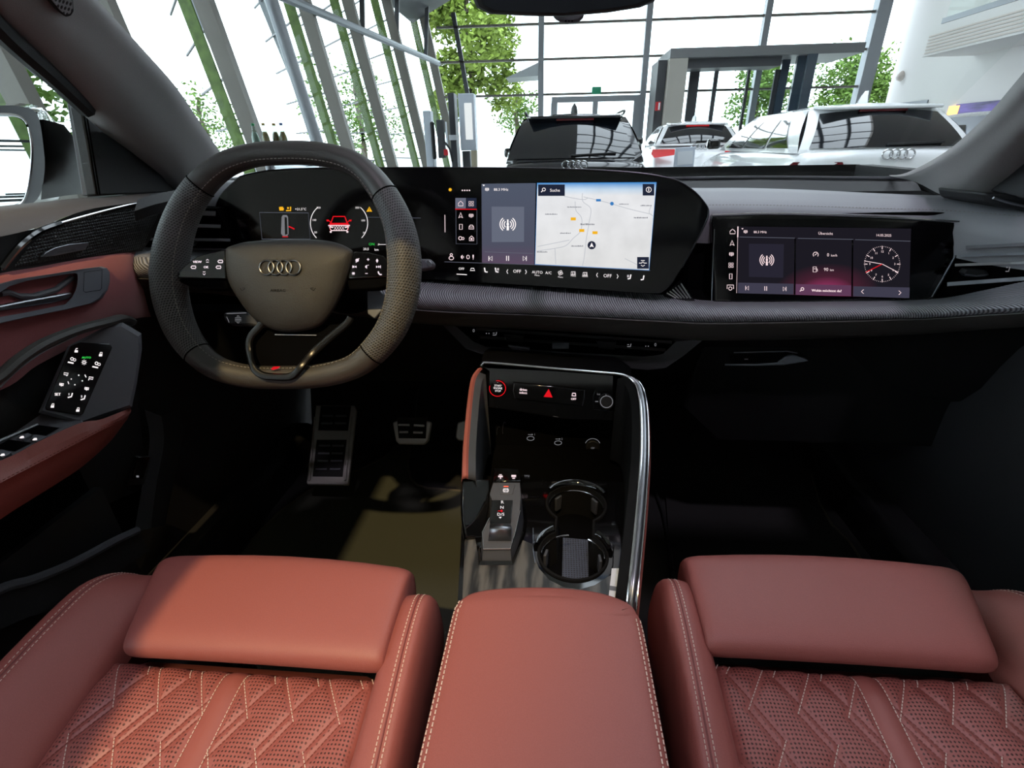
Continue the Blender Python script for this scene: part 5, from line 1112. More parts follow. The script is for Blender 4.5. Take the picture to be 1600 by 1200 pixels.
# speaker panel
MB().loft([drow([(-420, 438, -.712), (-200, 403, -.712), (0, 366, -.712), (60, 356, -.712), (150, 325, -.712), (285, 307, -.712)]),
           drow([(-420, 500, -.716), (-200, 470, -.716), (0, 428, -.716), (60, 418, -.716), (150, 402, -.716), (222, 392, -.716)])]).build('speaker_panel', 'black_plain', door)
sm = MB().loft([drow([(20, 418, -.7125), (60, 372, -.7125), (110, 345, -.7125), (215, 318, -.7125), (250, 330, -.7125)]), drow([(28, 416, -.7125), (80, 407, -.7125), (120, 402, -.7125), (210, 391, -.7125), (222, 388, -.7125)])]).build('speaker_grille', 'speaker_mesh', door)
MB().tube(drow([(95, 348, -.708), (130, 338, -.708), (180, 325, -.708), (230, 314, -.708), (285, 307, -.708)]), .0016, 6).build('metal_line', 'chrome', door)
MB().tube(drow([(2, 420, -.708), (30, 385, -.708), (60, 362, -.708), (95, 349, -.708)]), .004, 6).build('gloss_line', 'black_gloss', door)
sx = plane((-.709, 0, 0), (1, 0, 0))
bd = MB().prism([sx(*d9(x, y)) for x, y in ((300, 535), (330, 500), (400, 465), (500, 440), (652, 424), (654, 436), (622, 482), (480, 510), (400, 525))], V((.003, 0, 0))).build('speaker_badge', 'satin_metal', door, bevel=.0006)
MB().p_text('BANG & OLUFSEN', *d9(500, 496), 2.4, lambda a, b, o=0: sx(a, b, .0034), sl=-.16, wide=1.0).build('badge_lettering', 'grey_soft', bd)
# red suede panel
MB().loft([drow([(-420, 500, -.714), (-200, 468, -.714), (0, 427, -.714), (60, 417, -.714), (140, 402, -.714), (200, 394, -.716), (213, 394, -.73)]),
           drow([(-420, 510, -.704), (-200, 478, -.704), (0, 435, -.704), (60, 424, -.704), (140, 409, -.704), (203, 402, -.707), (217, 410, -.73)]),
           drow([(-420, 560, -.70), (-200, 535, -.70), (0, 498, -.70), (60, 482, -.70), (140, 460, -.70), (208, 440, -.703), (224, 452, -.73)]),
           drow([(-420, 620, -.702), (-200, 600, -.702), (0, 552, -.702), (60, 528, -.702), (140, 505, -.702), (205, 483, -.706), (232, 484, -.73)]),
           drow([(-420, 700, -.72), (-200, 670, -.72), (0, 610, -.72), (60, 570, -.72), (140, 530, -.72), (205, 500, -.72), (236, 495, -.74)])]).build('suede_panel', 'suede_red', door, ang=80)
# handle bezel with pull recess, release lever and lock pad
sh = plane((-.698, 0, 0), (1, 0, 0))
BO = [(-260, 900), (-100, 800), (0, 735), (130, 700), (400, 660), (640, 620), (760, 606), (800, 618), (822, 650), (824, 720), (808, 780), (770, 840), (700, 880), (500, 930), (200, 990), (0, 1035), (-260, 1100)]
BI = [(-240, 915), (-100, 850), (0, 800), (70, 755), (200, 715), (400, 680), (560, 655), (580, 662), (584, 690), (580, 740), (570, 780), (540, 840), (490, 890), (300, 930), (150, 960), (0, 985), (-240, 1060)]
b = MB(); n = len(BO)
b.loft([[sh(*d9(x, y), -.006) for x, y in BO], [sh(*d9(x, y), .006) for x, y in BO]], True)
b.loft([[sh(*d9(x, y), .006) for x, y in BO], [sh(*d9(x, y), .010) for x, y in [lerpp for lerpp in [(BO[i][0] * .9 + BI[i][0] * .1, BO[i][1] * .9 + BI[i][1] * .1) for i in range(n)]]], [sh(*d9(x, y), .009) for x, y in BI], [sh(*d9(x, y), -.02) for x, y in BI]], True)
bz = b.build('handle_bezel', 'grey_plastic', door, ang=30)
MB().p_poly([d9(*p) for p in BI], sh, -.018).build('handle_recess', 'black_void', bz)
LV = [(-240, 960), (0, 900), (200, 860), (420, 822), (530, 800), (548, 806), (545, 830), (520, 850), (400, 880), (200, 912), (0, 940), (-240, 1010)]
MB().prism([sh(*d9(x, y), .004) for x, y in LV], V((-.012, 0, 0))).build('release_lever', 'satin_metal', bz, bevel=.003, seg=3)
MB().tube([sh(*d9(x, y), -.002) for x, y in ((0, 812), (60, 800), (140, 830), (250, 830), (420, 780), (540, 690))], .004, 8).build('recess_edge', 'grey_soft', bz)
MB().p_line([d9(*p) for p in ((632, 650), (765, 632), (762, 770), (750, 784), (640, 800), (626, 790))], .8, sh, True, .0101).build('lock_pad_gap', 'black_void', bz)
# arched black grab frame and dark well
MB().tube(drow([(-260, 760, -.68), (-120, 670, -.672), (-40, 612, -.668), (0, 588, -.665), (30, 562, -.662), (70, 536, -.66), (120, 516, -.66), (165, 504, -.662), (190, 498, -.668), (205, 503, -.68)]), .0085, 8, flat=.8).build('grab_frame', 'black_leather', door)
MB().tube(drow([(0, 605, -.664), (30, 576, -.661), (70, 548, -.659), (120, 524, -.659)]), .0012, 5).build('frame_line', 'satin_metal', door)
MB().loft([drow([(-420, 640, -.735), (-200, 620, -.735), (0, 560, -.735), (100, 520, -.735), (210, 496, -.735)]), drow([(-420, 880, -.73), (-200, 800, -.73), (0, 720, -.73), (100, 660, -.73), (215, 620, -.735)]), drow([(-420, 1150, -.76), (-200, 1000, -.76), (0, 880, -.76), (100, 820, -.76), (230, 760, -.76)])]).build('inner_skin', 'black_plain', door)
# control pod with touch keys: hexagonal soft shroud and glossy face
KP = plane(atX(120, 597, -.672), (.80, -.45, .42))
pk = lambda x, y: (60 + x * .11668, 530 + y * .11668)
FC = [pk(*p) for p in ((430, 90), (560, 40), (960, 60), (990, 110), (600, 1000), (560, 1020), (100, 945), (92, 910))]
sh2 = [(106, 541), (150, 518), (172, 506), (192, 504), (221, 521), (222, 545), (214, 598), (206, 636), (170, 648), (127, 663), (60, 645)]
b = MB(); A = [KP(x, y, -.004) for x, y in sh2]; B_ = [KP(x, y, -.06) for x, y in sh2]
cx_, cy_ = 150, 590
b.loft([B_, A, [KP(cx_ + (x - cx_) * .93, cy_ + (y - cy_) * .93, .001) for x, y in sh2]], True)
b.add([KP(cx_ + (x - cx_) * .93, cy_ + (y - cy_) * .93, .001) for x, y in sh2], [tuple(range(len(sh2)))])
kp = b.build('keypad_shroud', 'grey_soft', door, ang=25)
MB().prism([KP(x, y, .003) for x, y in FC], -KP.n * .006).build('keypad_face', 'black_gloss', kp, bevel=.001)
kf = lambda x, y, o=0: KP(x, y, .0036)
g = MB(); sl = -.0
def lockico(x, y, k=1.0, op=False):
    g.p_poly([(x - 3 * k, y), (x + 2.2 * k, y), (x + 1.8 * k, y + 3.4 * k), (x - 3.4 * k, y + 3.4 * k)], kf); g.p_line([(x - 1.6 * k, y), (x - .8 * k, y - 2.8 * k), (x + 1.8 * k, y - 2.8 * k)] + ([] if op else [(x + 1.4 * k, y)]), 1.1, kf)
lockico(*pk(512, 148), 1, True); lockico(*pk(838, 200), 1); lockico(*pk(193, 888), 1); lockico(*pk(532, 942), 1)
for x0, y0 in ((450, 280), (778, 340)):
    x, y = pk(x0, y0); g.p_arc(x, y - 2, 2.2, 2.2, 0, 360, 1.2, kf, 10); g.p_arc(x + 4, y - .4, 2, 2, 0, 360, 1, kf, 8); g.p_poly([(x - 6, y + 2), (x + 3, y + 4), (x + 2, y + 6), (x - 7, y + 4)], kf)
x, y = pk(612, 310); g.p_arc(x, y, 1.8, 1.8, 0, 360, 1.0, kf, 10)
for k in range(8): a = k * PI / 4; g.p_line([(x + 2.6 * math.cos(a), y + 2.6 * math.sin(a)), (x + 4.2 * math.cos(a), y + 4.2 * math.sin(a))], .9, kf)
for x0, y0, t in ((370, 465, 0), (705, 520, 1), (310, 605, 2), (648, 660, 3)):
    x, y = pk(x0, y0); g.p_line([(x - 3, y - 1.8), (x + 3.4, y - 1), (x + 2.6, y + 2), (x - 3.4, y + 1)], 1.2, kf, True)
    if t in (0, 1): g.p_line([(x + (2 if t == 0 else -3), y + 1), (x + (1 if t == 0 else -4), y + 3.6)], 1.1, kf)
    else: g.p_line([(x - 3, y), (x + 3, y + .6)], 1, kf); g.p_line([(x, y - 2), (x - .6, y + 3.4)], 1, kf)
for x0, y0 in ((540, 482), (440, 533), (588, 558), (488, 610)): g.p_dot(*pk(x0, y0), 1.2, kf, n=6)
g.p_line([pk(622, 475), pk(640, 512)], 1.4, kf); g.p_line([pk(395, 565), pk(408, 602)], 1.4, kf)
g.p_text('SET', *pk(255, 755), 4.2, kf, bold=.6)
for x0, y0, s_ in ((425, 755, '1'), (597, 785, '2')):
    x, y = pk(x0, y0); g.p_text(s_, x - 2.5, y - .5, 3.4, kf, bold=.5); g.p_line([(x + 3.6, y - 4), (x + 2, y + 1.6), (x - 3.6, y + 3)], 2, kf)
g.build('key_symbols', 'ico_white', kp)
g = MB(); g.p_text('AUTO', *pk(640, 258), 3.0, kf, wide=1.2, bold=.6); g.build('key_symbol_auto', 'ico_green', kp)
# window switch panel on the armrest
wp = plane(atX(60, 690, -.672), (.25, -.1, .95))
w9 = lambda x, y: (x * .16667, 620 + y * .16667)
pn = MB().prism([wp(*w9(x, y)) for x, y in ((-200, 560), (420, 130), (740, 180), (790, 240), (600, 300), (0, 600), (-200, 700))], -wp.n * .02).build('switch_panel', 'grey_soft', door, bevel=.002)
for q in (((330, 260), (560, 290), (430, 365), (200, 340)), ((80, 400), (300, 430), (140, 510), (-60, 480))):
    MB().p_poly([w9(*p) for p in q], wp, .001).build('switch_recess', 'black_void', pn)
for q in (((160, 365), (262, 335), (300, 352), (215, 400)), ((280, 385), (330, 350), (440, 370), (350, 420)), ((-60, 520), (20, 490), (110, 515), (20, 570))):
    MB().prism([wp(*w9(*p), .004) for p in q], -wp.n * .006).build('window_switch', 'grey_plastic', pn, bevel=.001)
g = MB(); wf = lambda x, y, o=0: wp(x, y, .0046)
for x0, y0 in ((203, 378), (325, 397), (22, 543)):
    x, y = w9(x0, y0); g.p_poly([(x - 4, y + 1.6), (x - 1, y - 1.6), (x + 3, y - 2), (x + 4, y + 1), (x - 1, y + 2)], wf)
g.build('switch_symbols', 'ico_white', pn)
MB().tube([wp(*w9(-200, 530), .003), wp(*w9(0, 410), .003), wp(*w9(355, 258), .003)], .0022, 6).build('panel_edge', 'satin_metal', pn)
# red armrest: rounded top, seam, lower face
AR = [[(-420, 890, -.655), (-200, 790, -.650), (0, 720, -.645), (60, 690, -.64), (125, 661, -.636), (155, 656, -.63), (185, 645, -.632), (203, 637, -.645)],
      [(-420, 930, -.625), (-200, 822, -.622), (0, 742, -.62), (60, 710, -.618), (125, 678, -.616), (160, 665, -.616), (190, 650, -.624), (205, 641, -.643)],
      [(-420, 985, -.618), (-200, 862, -.616), (0, 755, -.615), (60, 724, -.614), (125, 690, -.613), (160, 672, -.614), (190, 657, -.623), (204, 645, -.643)],
      [(-420, 996, -.628), (-200, 872, -.626), (0, 757, -.622), (60, 727, -.621), (125, 693, -.62), (160, 676, -.62), (188, 661, -.628), (202, 648, -.646)],
      [(-420, 1030, -.628), (-200, 890, -.626), (0, 772, -.624), (60, 742, -.623), (110, 715, -.622), (150, 694, -.624), (182, 672, -.634), (199, 655, -.65)],
      [(-420, 1110, -.655), (-200, 950, -.653), (0, 812, -.65), (50, 780, -.65), (90, 755, -.65), (130, 728, -.652), (172, 690, -.658), (195, 660, -.665)],
      [(-420, 1100, -.72), (-200, 930, -.72), (0, 800, -.72), (50, 770, -.72), (90, 745, -.72), (130, 720, -.72), (172, 680, -.72), (195, 655, -.71)]]
MB().loft([drow(r, 5) for r in AR]).build('armrest', 'leather', door, ang=50)
st = MB(); dashes(st, drow([(-200, 857, -.613), (0, 752, -.612), (60, 721, -.611), (125, 687, -.611), (160, 669, -.612), (186, 657, -.62)], 8), .005, .0034, .0006, up=V((1, 0, .2)).normalized()); st.build('armrest_stitching', 'thread_self', door)
# lower door and pocket
MB().loft([drow([(-420, 1100, -.72), (0, 800, -.735), (130, 720, -.745), (210, 660, -.75)]), drow([(-420, 1250, -.735), (0, 880, -.75), (150, 800, -.76), (230, 740, -.76)]), drow([(-420, 1400, -.75), (0, 960, -.76), (150, 870, -.765), (245, 800, -.765)])]).build('lower_skin', 'black_void', door)
MB().tube(drow([(-400, 1150, -.73), (-120, 985, -.725), (0, 921, -.72), (50, 906, -.715), (110, 882, -.712), (180, 845, -.712), (214, 829, -.716)]), .007, 8).build('pocket_edge', 'grey_soft', door)
MB().loft([drow([(-400, 1150, -.73), (0, 921, -.72), (110, 882, -.712), (214, 829, -.716)]), drow([(-400, 1220, -.72), (0, 985, -.715), (110, 940, -.712), (235, 860, -.716)])]).build('pocket_wall', 'black_soft', door)
MB().prism([V((-.735, -.6, -.03)), V((-.735, .62, -.03)), V((-.74, .62, .36)), V((-.73, -.6, .36))], V((-.03, 0, 0))).build('lower_trim', 'black_plain', door)
# front door edge column
MB().loft([catmull([atX(x, y, X) for x, y, X in r], 6) for r in ([(226, 640, -.735), (234, 690, -.735), (222, 760, -.735), (210, 830, -.735)], [(252, 650, -.722), (256, 690, -.722), (244, 760, -.722), (236, 826, -.722)], [(280, 640, -.735), (286, 680, -.735), (270, 760, -.735), (258, 820, -.735)])]).build('edge_column', 'black_soft', door)
# window frame triangle and side glass
MB().prism([atX(x, y, -.742) for x, y in ((163, 178), (222, 238), (276, 300), (152, 306), (140, 240), (126, 165))], V((-.02, 0, 0))).build('mirror_triangle', 'black_soft', door, bevel=.003)
MB().prism([atX(x, y, -.75) for x, y in ((122, 160), (134, 172), (160, 303), (146, 306))], V((-.02, 0, 0))).build('window_post', 'grey_soft', door, bevel=.002)
for k in (0, 1): MB().tube([atX(130 + 4 * k, 172, -.738), atX(152 + 4 * k, 304, -.738)], .0012, 5).build('window_seal', 'black_void', door)
MB().tube(drow([(-330, -225, -.56), (-120, -80, -.585), (0, 25 + 22, -.615), (84, 122, -.652), (135, 170, -.69)]), .012, 8).build('window_frame', 'black_plain', door)
MB().loft([[V((-.775, y, .79)) for y in (-.3, .3, .96)], [V((-.66, y, 1.0 + .0)) for y in (-.3, .3, .84)], [V((-.60, y, z)) for y, z in ((-.3, 1.22), (.3, 1.2), (.6, 1.02))]]).build('door_glass', 'side_glass', door)
# bonnet release pocket by the sill
hr = thing('bonnet_release', 'black bonnet release lever set low beside the driver footwell', 'lever', tuple(atX(220, 735, -.73)))
hp = plane(atX(220, 735, -.715), (.9, -.42, .1))
MB().prism([hp(x, y, .0) for x, y in ((213, 713), (238, 713), (226, 757), (199, 759))], -hp.n * .008).build('pocket', 'black_plain', hr, bevel=.001)
MB().prism([hp(x, y, .006) for x, y in ((216, 714), (235, 714), (224, 748), (207, 748))], -hp.n * .006).build('lever', 'black_gloss', hr, bevel=.001)
MB().p_rect(213, 743, 217, 746, hp, .0066).build('symbol', 'ico_dim', hr)

# ------------------------------------------------------------------ exterior mirror beyond the side window
em_ = thing('door_mirror', 'glossy black exterior door mirror with bright rim seen through the side window', 'mirror', tuple(atX(70, 300, -.95)))
mp_ = plane(atX(30, 250, -.93), (0, -1, .02))
HO = [(-140, 200), (-60, 172), (0, 165), (30, 166), (52, 172), (62, 190), (68, 230), (70, 262), (64, 300), (50, 318), (20, 326), (-60, 332), (-140, 320)]
GO = [(-130, 206), (-60, 184), (0, 181), (24, 183), (38, 192), (45, 212), (48, 240), (44, 280), (36, 310), (22, 320), (0, 324), (-60, 328), (-130, 316)]
sm2 = lambda P: [(p.x, p.y) for p in catmull([V((x, y, 0)) for x, y in P], 4, True)]
GR = [(x + (3.2 if x > 0 else 0), y - (2 if y < 250 else -2)) for x, y in GO]
HO, GO, GR = sm2(HO), sm2(GO), sm2(GR)
b = MB(); b.loft([[mp_(x, y, -.03) for x, y in HO], [mp_(x, y, .004) for x, y in HO], [mp_(x, y, .002) for x, y in GR], [mp_(x, y, -.006) for x, y in GR]], True); b.build('frame', 'grey_soft', em_, ang=30)
MB().tube([mp_(x, y, .001) for x, y in GR[4:45]], .0026, 6).build('rim', 'chrome', em_)
MB().p_poly(GO, mp_, -.004).build('mirror_glass', 'mirror', em_)
b = MB(); cs = []
for k, (o, sx_, dx, dy) in enumerate(((-.02, 1.0, 0, 0), (-.06, 1.02, 12, -2), (-.11, .94, 34, 8), (-.15, .75, 50, 24))):
    cs.append([mp_(-20 + (x + 20) * sx_ + dx, 250 + (y - 250) * sx_ + dy, o) for x, y in HO])
b.loft(cs, True, True); b.build('housing', 'paint_black', em_, ang=60)
MB().loft([[atX(x, y, X) for x, y, X in r] for r in ([(62, 185, -.90), (100, 195, -.86), (132, 235, -.80), (145, 262, -.765)], [(70, 240, -.90), (100, 240, -.86), (130, 255, -.80), (146, 275, -.765)], [(64, 312, -.90), (100, 306, -.86), (135, 302, -.80), (150, 302, -.765)])]).build('arm', 'black_plain', em_, ang=60)
# ------------------------------------------------------------------ front seats
import numpy as np
def seat(name, label, cx, dy, s):
    """s=-1 driver, +1 passenger; lateral lx is positive towards the door"""
    root = thing(name, label, 'car seat', (cx, .15 + dy, .02), group='front seats')
    W = lambda lx, y, z: V((cx + s * lx, y + dy, z))
    zi = lambda y: .321 + .16 * (y - .358)
    # quilting seams
    segs = []; lt = MB(); dk = MB()
    for set_, (ox, oy) in enumerate(((0, 0), (.013, -.037))):
        for k in range(-3, 9):
            xc = -.132 + .0515 * k + ox
            for n in range(-3, 3):
                a = (xc - .021, .346 + oy + .128 * n); b = (xc + .021, .410 + oy + .128 * n); c = (xc + .021, .282 + oy + .128 * n)
                segs += [(a, b, 1), (a, c, 0)]
    S0, S1 = -.011, .015
    segs += [((S0, .0), (S0, .40), 1), ((S1, .0), (S1, .40), 1)]
    # keep seams inside the insert and off the plain stripe
    X0, X1, YB, YF = -.166, .162, .17, .366
    def clip(p, q):
        pts = [(lerp(p[0], q[0], t / 40), lerp(p[1], q[1], t / 40)) for t in range(41)]
        ok = [X0 + .002 < x < X1 - .002 and YB < y < YF - .002 and not (S0 + .0005 < x < S1 - .0005) for x, y in pts]; out = []; cur = []
        for pt, o in zip(pts, ok):
            if o: cur.append(pt)
            elif cur:
                if len(cur) > 1: out.append((cur[0], cur[-1]))
                cur = []
        if len(cur) > 1: out.append((cur[0], cur[-1]))
        return out
    cs = []
    for p, q, wh in segs:
        for a, b in clip(p, q): cs.append((a, b, wh))
    stp = .00135; nx = int((X1 - X0) / stp) + 1; ny = int((YF - YB) / stp) + 1
    gx, gy = np.meshgrid(np.linspace(X0, X1, nx), np.linspace(YB, YF, ny)); d2 = np.full(gx.shape, 1.0)
    for (a, b, wh) in cs:
        ax, ay = a; bx, by = b; dx, dy_ = bx - ax, by - ay; L2 = dx * dx + dy_ * dy_ + 1e-12
        t = np.clip(((gx - ax) * dx + (gy - ay) * dy_) / L2, 0, 1); d2 = np.minimum(d2, (gx - ax - t * dx) ** 2 + (gy - ay - t * dy_) ** 2)
    d = np.sqrt(d2); puff = .0036 * (1 - np.exp(-(d / .0055) ** 1.3))
    edge = np.minimum(np.minimum(gx - X0, X1 - gx), YF - gy); roll = -.012 * np.exp(-(np.maximum(edge, 0) / .006)) - .014 * np.exp(-(np.maximum(YF - gy, 0) / .010))
    gz = .317 + .16 * (gy - .358) + puff + roll - .004 + .010 * ((gx / .165) ** 2) * .4
    perf = np.clip((d - .0032) / .0012, 0, 1) * np.clip((edge - .006) / .003, 0, 1) * np.where((gx > S0 - .001) & (gx < S1 + .001), 0, 1)
    wx = cx + s * gx; vs = np.stack([wx, gy + dy, gz], -1).reshape(-1, 3)
    mb = MB(); mb.v = [tuple(p) for p in vs.tolist()]; mb.f = [(j * nx + i, j * nx + i + 1, (j + 1) * nx + i + 1, (j + 1) * nx + i) for j in range(ny - 1) for i in range(nx - 1)]
    if s < 0: mb.f = [f[::-1] for f in mb.f]
    ins = mb.build('quilted_insert', 'leather_perf', root, ang=180)
    at = ins.data.attributes.new('perf', 'FLOAT', 'POINT'); at.data.foreach_set('value', perf.reshape(-1).astype(np.float32))
    def hz(x, y): i = int(round((x - X0) / stp)); j = int(round((y - YB) / stp)); return float(gz[min(max(j, 0), ny - 1), min(max(i, 0), nx - 1)])
    for (a, b, wh) in cs:
        n = max(2, int(math.dist(a, b) / .004)); path = [W(lerp(a[0], b[0], k / n), lerp(a[1], b[1], k / n), hz(lerp(a[0], b[0], k / n), lerp(a[1], b[1], k / n)) + .0003) for k in range(n + 1)]
        dashes(lt if wh else dk, path, .0042, .0030, .00055)
    tag(lt.build('light_stitching', 'thread_light', ins), kind='stuff'); tag(dk.build('tonal_stitching', 'thread_self', ins), kind='stuff')
    # rear of the insert and the cushion block below
    MB().loft([[W(lx, y, zi(y) + z) for lx in (X0, -.08, 0, .08, X1)] for y, z in ((-.2, .02), (-.1, .0), (.1, -.001), (.172, -.001))]).build('insert_rear', 'leather', root)
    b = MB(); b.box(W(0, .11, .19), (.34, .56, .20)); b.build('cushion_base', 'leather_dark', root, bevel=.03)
    MB().box(W(0, .12, .055), (.44, .5, .06)).build('seat_frame', 'black_plain', root, bevel=.01)
    for lx in (-.18, .18): MB().box(W(lx, .2, .015), (.035, .72, .03)).build('seat_rail', 'dark_metal', root, bevel=.004)
    # thigh support pad: rounded block with a soft crown
    prof = [(.366, .319), (.358, .324), (.352, .332), (.3505, .342), (.354, .3505), (.363, .3565), (.379, .3605), (.41, .364), (.45, .366), (.475, .3645), (.490, .357), (.500, .344), (.503, .328), (.500, .30), (.47, .29), (.40, .295), (.378, .312)]
    prof = [(p.x, p.y) for p in catmull([V((y, z, 0)) for y, z in prof], 3, True)]; rows = []
    for s_, k in ((0, .84), (.006, .90), (.016, .95), (.032, .98), (.06, 1), (.2, 1), (.35, 1), (.5, 1), (.65, 1), (.8, 1), (.94, 1), (.968, .98), (.984, .95), (.994, .90), (1, .84)):
        r = []
        for y, z in prof:
            yy = .425 + (y - .425) * (1 - (1 - k) * .35); zz = .33 + (z - .33) * (1 - (1 - k) * 1.3) + .002 * math.sin(PI * s_)
            a, c = -.177, lerp(.130, .168, sst(.34, .49, yy)); x = lerp(a, c, s_); r.append(W(x, yy - .010 * ((x / .17) ** 2) * sst(.44, .5, yy), zz))
        rows.append(r)
    MB().loft(rows, True, True).build('thigh_support', 'leather', root, ang=70, fix=True)
    # bolsters: sections along y, each across lx
    def bolster(secs, nm, thread):
        rows = [catmull([W(x, y, z) for x, z in pr], 4) for y, pr in secs]
        rows = [list(r) for r in zip(*[catmull(list(c), 3) for c in zip(*rows)])] if False else rows
        cols = list(zip(*rows)); cols = [catmull(list(c), 4) for c in cols]; rows = [list(r) for r in zip(*cols)]
        o = MB().loft(rows, False, True).build(nm, 'leather', root, ang=80, fix=True)
        for idx, off in ((thread, -.004), (thread, .004)):
            st = MB(); path = []
            for r in rows[2:-4]:
                p = r[idx]; q = r[idx + 1] if off > 0 else r[idx - 1]; path.append(p + (q - p).normalized() * abs(off))
            dashes(st, path, .0048, .0032, .0006); tag(st.build('bolster_stitching', 'thread_light', o), kind='stuff')
        # sewn piping groove between the two rows
        MB().tube([r[thread] + V((0, 0, -.0002)) for r in rows[1:-3]], .0012, 5).build('bolster_seam', 'leather_dark', o)
        return o
    inner = []
    for y, h, w in ((-.2, .0, 1), (-.05, .006, 1), (.10, .012, 1), (.22, .018, 1), (.30, .026, 1), (.37, .031, 1), (.42, .030, .97), (.445, .022, .9), (.458, .004, .75), (.462, -.03, .6)):
        z = zi(min(y, .40))
        inner.append((y, [(-.160, z - .03), (-.164, z - .004), (-.173, z + h * .62), (-.186, z + h * .95), (-.197, z + h), (-.205 - .004 * w, z + h * .90), (-.209 - .008 * w, z + h * .4 - .012), (-.211 - .009 * w, z - .07), (-.205, z - .17)]))
    bolster(inner, 'inner_bolster', 16)
    outer = []
    for y, h, w in ((-.2, .02, 1), (-.05, .03, 1), (.10, .038, 1), (.22, .044, 1), (.30, .046, 1), (.37, .042, .96), (.42, .034, .9), (.455, .018, .75), (.475, -.008, .5), (.482, -.04, .3)):
        z = zi(min(y, .42))
        outer.append((y, [(.156, z - .03), (.160, z - .003), (.178, z + h * .40), (.20, z + h * .80), (.20 + .022 * w, z + h), (.20 + .042 * w, z + h * .92), (.20 + .066 * w, z + h * .4 - .01), (.20 + .078 * w, z - .07), (.20 + .07 * w, z - .17)]))
    bolster(outer, 'outer_bolster', 16)
    return root
seat('car_seat', 'red leather driver seat cushion with quilted insert, warmly lit below the steering wheel', -.357, 0.0, -1)
seat('car_seat', 'red leather passenger seat cushion with quilted insert, in front of the glove box', .357, .046, 1)
# ------------------------------------------------------------------ centre armrest
arm = thing('storage_box', 'red leather storage box with wide armrest lid and light stitching between the seats', 'storage box', (0, .15, .2))
FO = [atZ(x, y, .366) for x, y in ((705, 968), (708, 950), (716, 936), (735, 924), (765, 917.5), (805, 914.5), (850, 914), (895, 916.5), (935, 922), (968, 932), (988, 943), (998, 956), (1003, 975))]
left = [V((-.113 - .001 * k, .40 - .11 * k, .366)) for k in range(0, 6)]; right = [V((.110 + .001 * k, .40 - .11 * k, .366)) for k in range(0, 6)]
OL = left[::-1] + FO[1:-1] + right
def inset(pts, d, z):
    out = []; n = len(pts)
    for i, p in enumerate(pts):
        a = pts[max(i - 1, 0)]; b = pts[min(i + 1, n - 1)]; t = (b - a).normalized(); out.append(V((p.x + t.y * d, p.y - t.x * d, z)))
    return out
OLs = catmull(OL, 4)
rows = [inset(OLs, .004, .30), inset(OLs, .001, .33), inset(OLs, 0, .352), inset(OLs, .001, .360), inset(OLs, .0035, .3655), inset(OLs, .008, .3685), inset(OLs, .02, .3705)]
lid = MB().loft(rows)
# crown: bridge left and right halves with cross rows
top = rows[-1]; m_ = len(top)
cr = []
for i in range(m_ // 2 + 1):
    a = top[i]; b_ = top[m_ - 1 - i]; cr.append([a.lerp(b_, k / 8) + V((0, 0, .003 * math.sin(PI * k / 8) * sst(.02, .2, (b_ - a).length))) for k in range(9)])
lid.loft(cr)
lid.build('lid', 'leather', arm, ang=60, fix=True)
st = MB()
for d, z in ((.0035, .3660), (.0085, .3692)):
    P = inset(OLs, d, z); n0 = next(i for i, p in enumerate(P) if p.y > .425); n1 = len(P) - 1 - next(i for i, p in enumerate(P[::-1]) if p.y > .405)
    dashes(st, P[:n0], .0058, .0040, .0007); dashes(st, P[n1:], .0058, .0040, .0007)
tag(st.build('lid_stitching', 'thread_light', arm), kind='stuff')
MB().prism([V((-.108, .44, .30)), V((.106, .44, .30)), V((.11, -.15, .30)), V((-.112, -.15, .30))], V((0, 0, -.24))).build('box', 'leather_dark', arm)

# ------------------------------------------------------------------ centre console
con = thing('centre_console', 'glossy black centre console with bright side rail, cup holders and gear switch', 'console', (0, .65, .05))
ZD = .345
RAIL = [atZ(x, y, z) for x, y, z in ((750, 575, .512), (754, 569, .516), (764, 567, .517), (850, 574.5, .513), (930, 581.5, .509), (968, 585, .506), (985, 591, .502), (995, 605, .492), (1000, 628, .482), (1002, 660, .467), (1002, 700, .451), (1000, 740, .436), (995, 800, .414), (989, 860, .394), (983, 915, .376), (979, 960, .352), (978, 1000, .325))]
LT = [atZ(x, y, z) for x, y, z in ((750, 575, .512), (740, 590, .500), (735, 620, .484), (731, 660, .464), (728, 700, .446), (727, 738, .430), (727, 748, .420))]
rs = catmull(RAIL, 4); ls = catmull(LT, 4)
MB().tube(rs[2:], .0022, 8).build('bright_rail', 'chrome', con)
# broad satin face outboard of the rail on the passenger side, then red leather flank
ri = next(i for i, p in enumerate(rs) if p.y < .79 and p.x > .12)
R2 = rs[ri:]
MB().loft([[p + V((.002, 0, .0005)) for p in R2], [p + V((.006, 0, .0005)) for p in R2], [p + V((.0105, 0, -.002)) for p in R2]]).build('satin_rail', 'satin_metal', con, ang=60, solid=.002)
MB().tube([p + V((.0112, 0, -.003)) for p in R2], .0010, 6).build('outer_rail_line', 'chrome', con)
MB().loft([[p + V((.0125, 0, -.004)) for p in R2], [p + V((.015, 0, -.012)) for p in R2], [V((p.x + .012, p.y, .10)) for p in R2]]).build('flank', 'leather', con, ang=50)
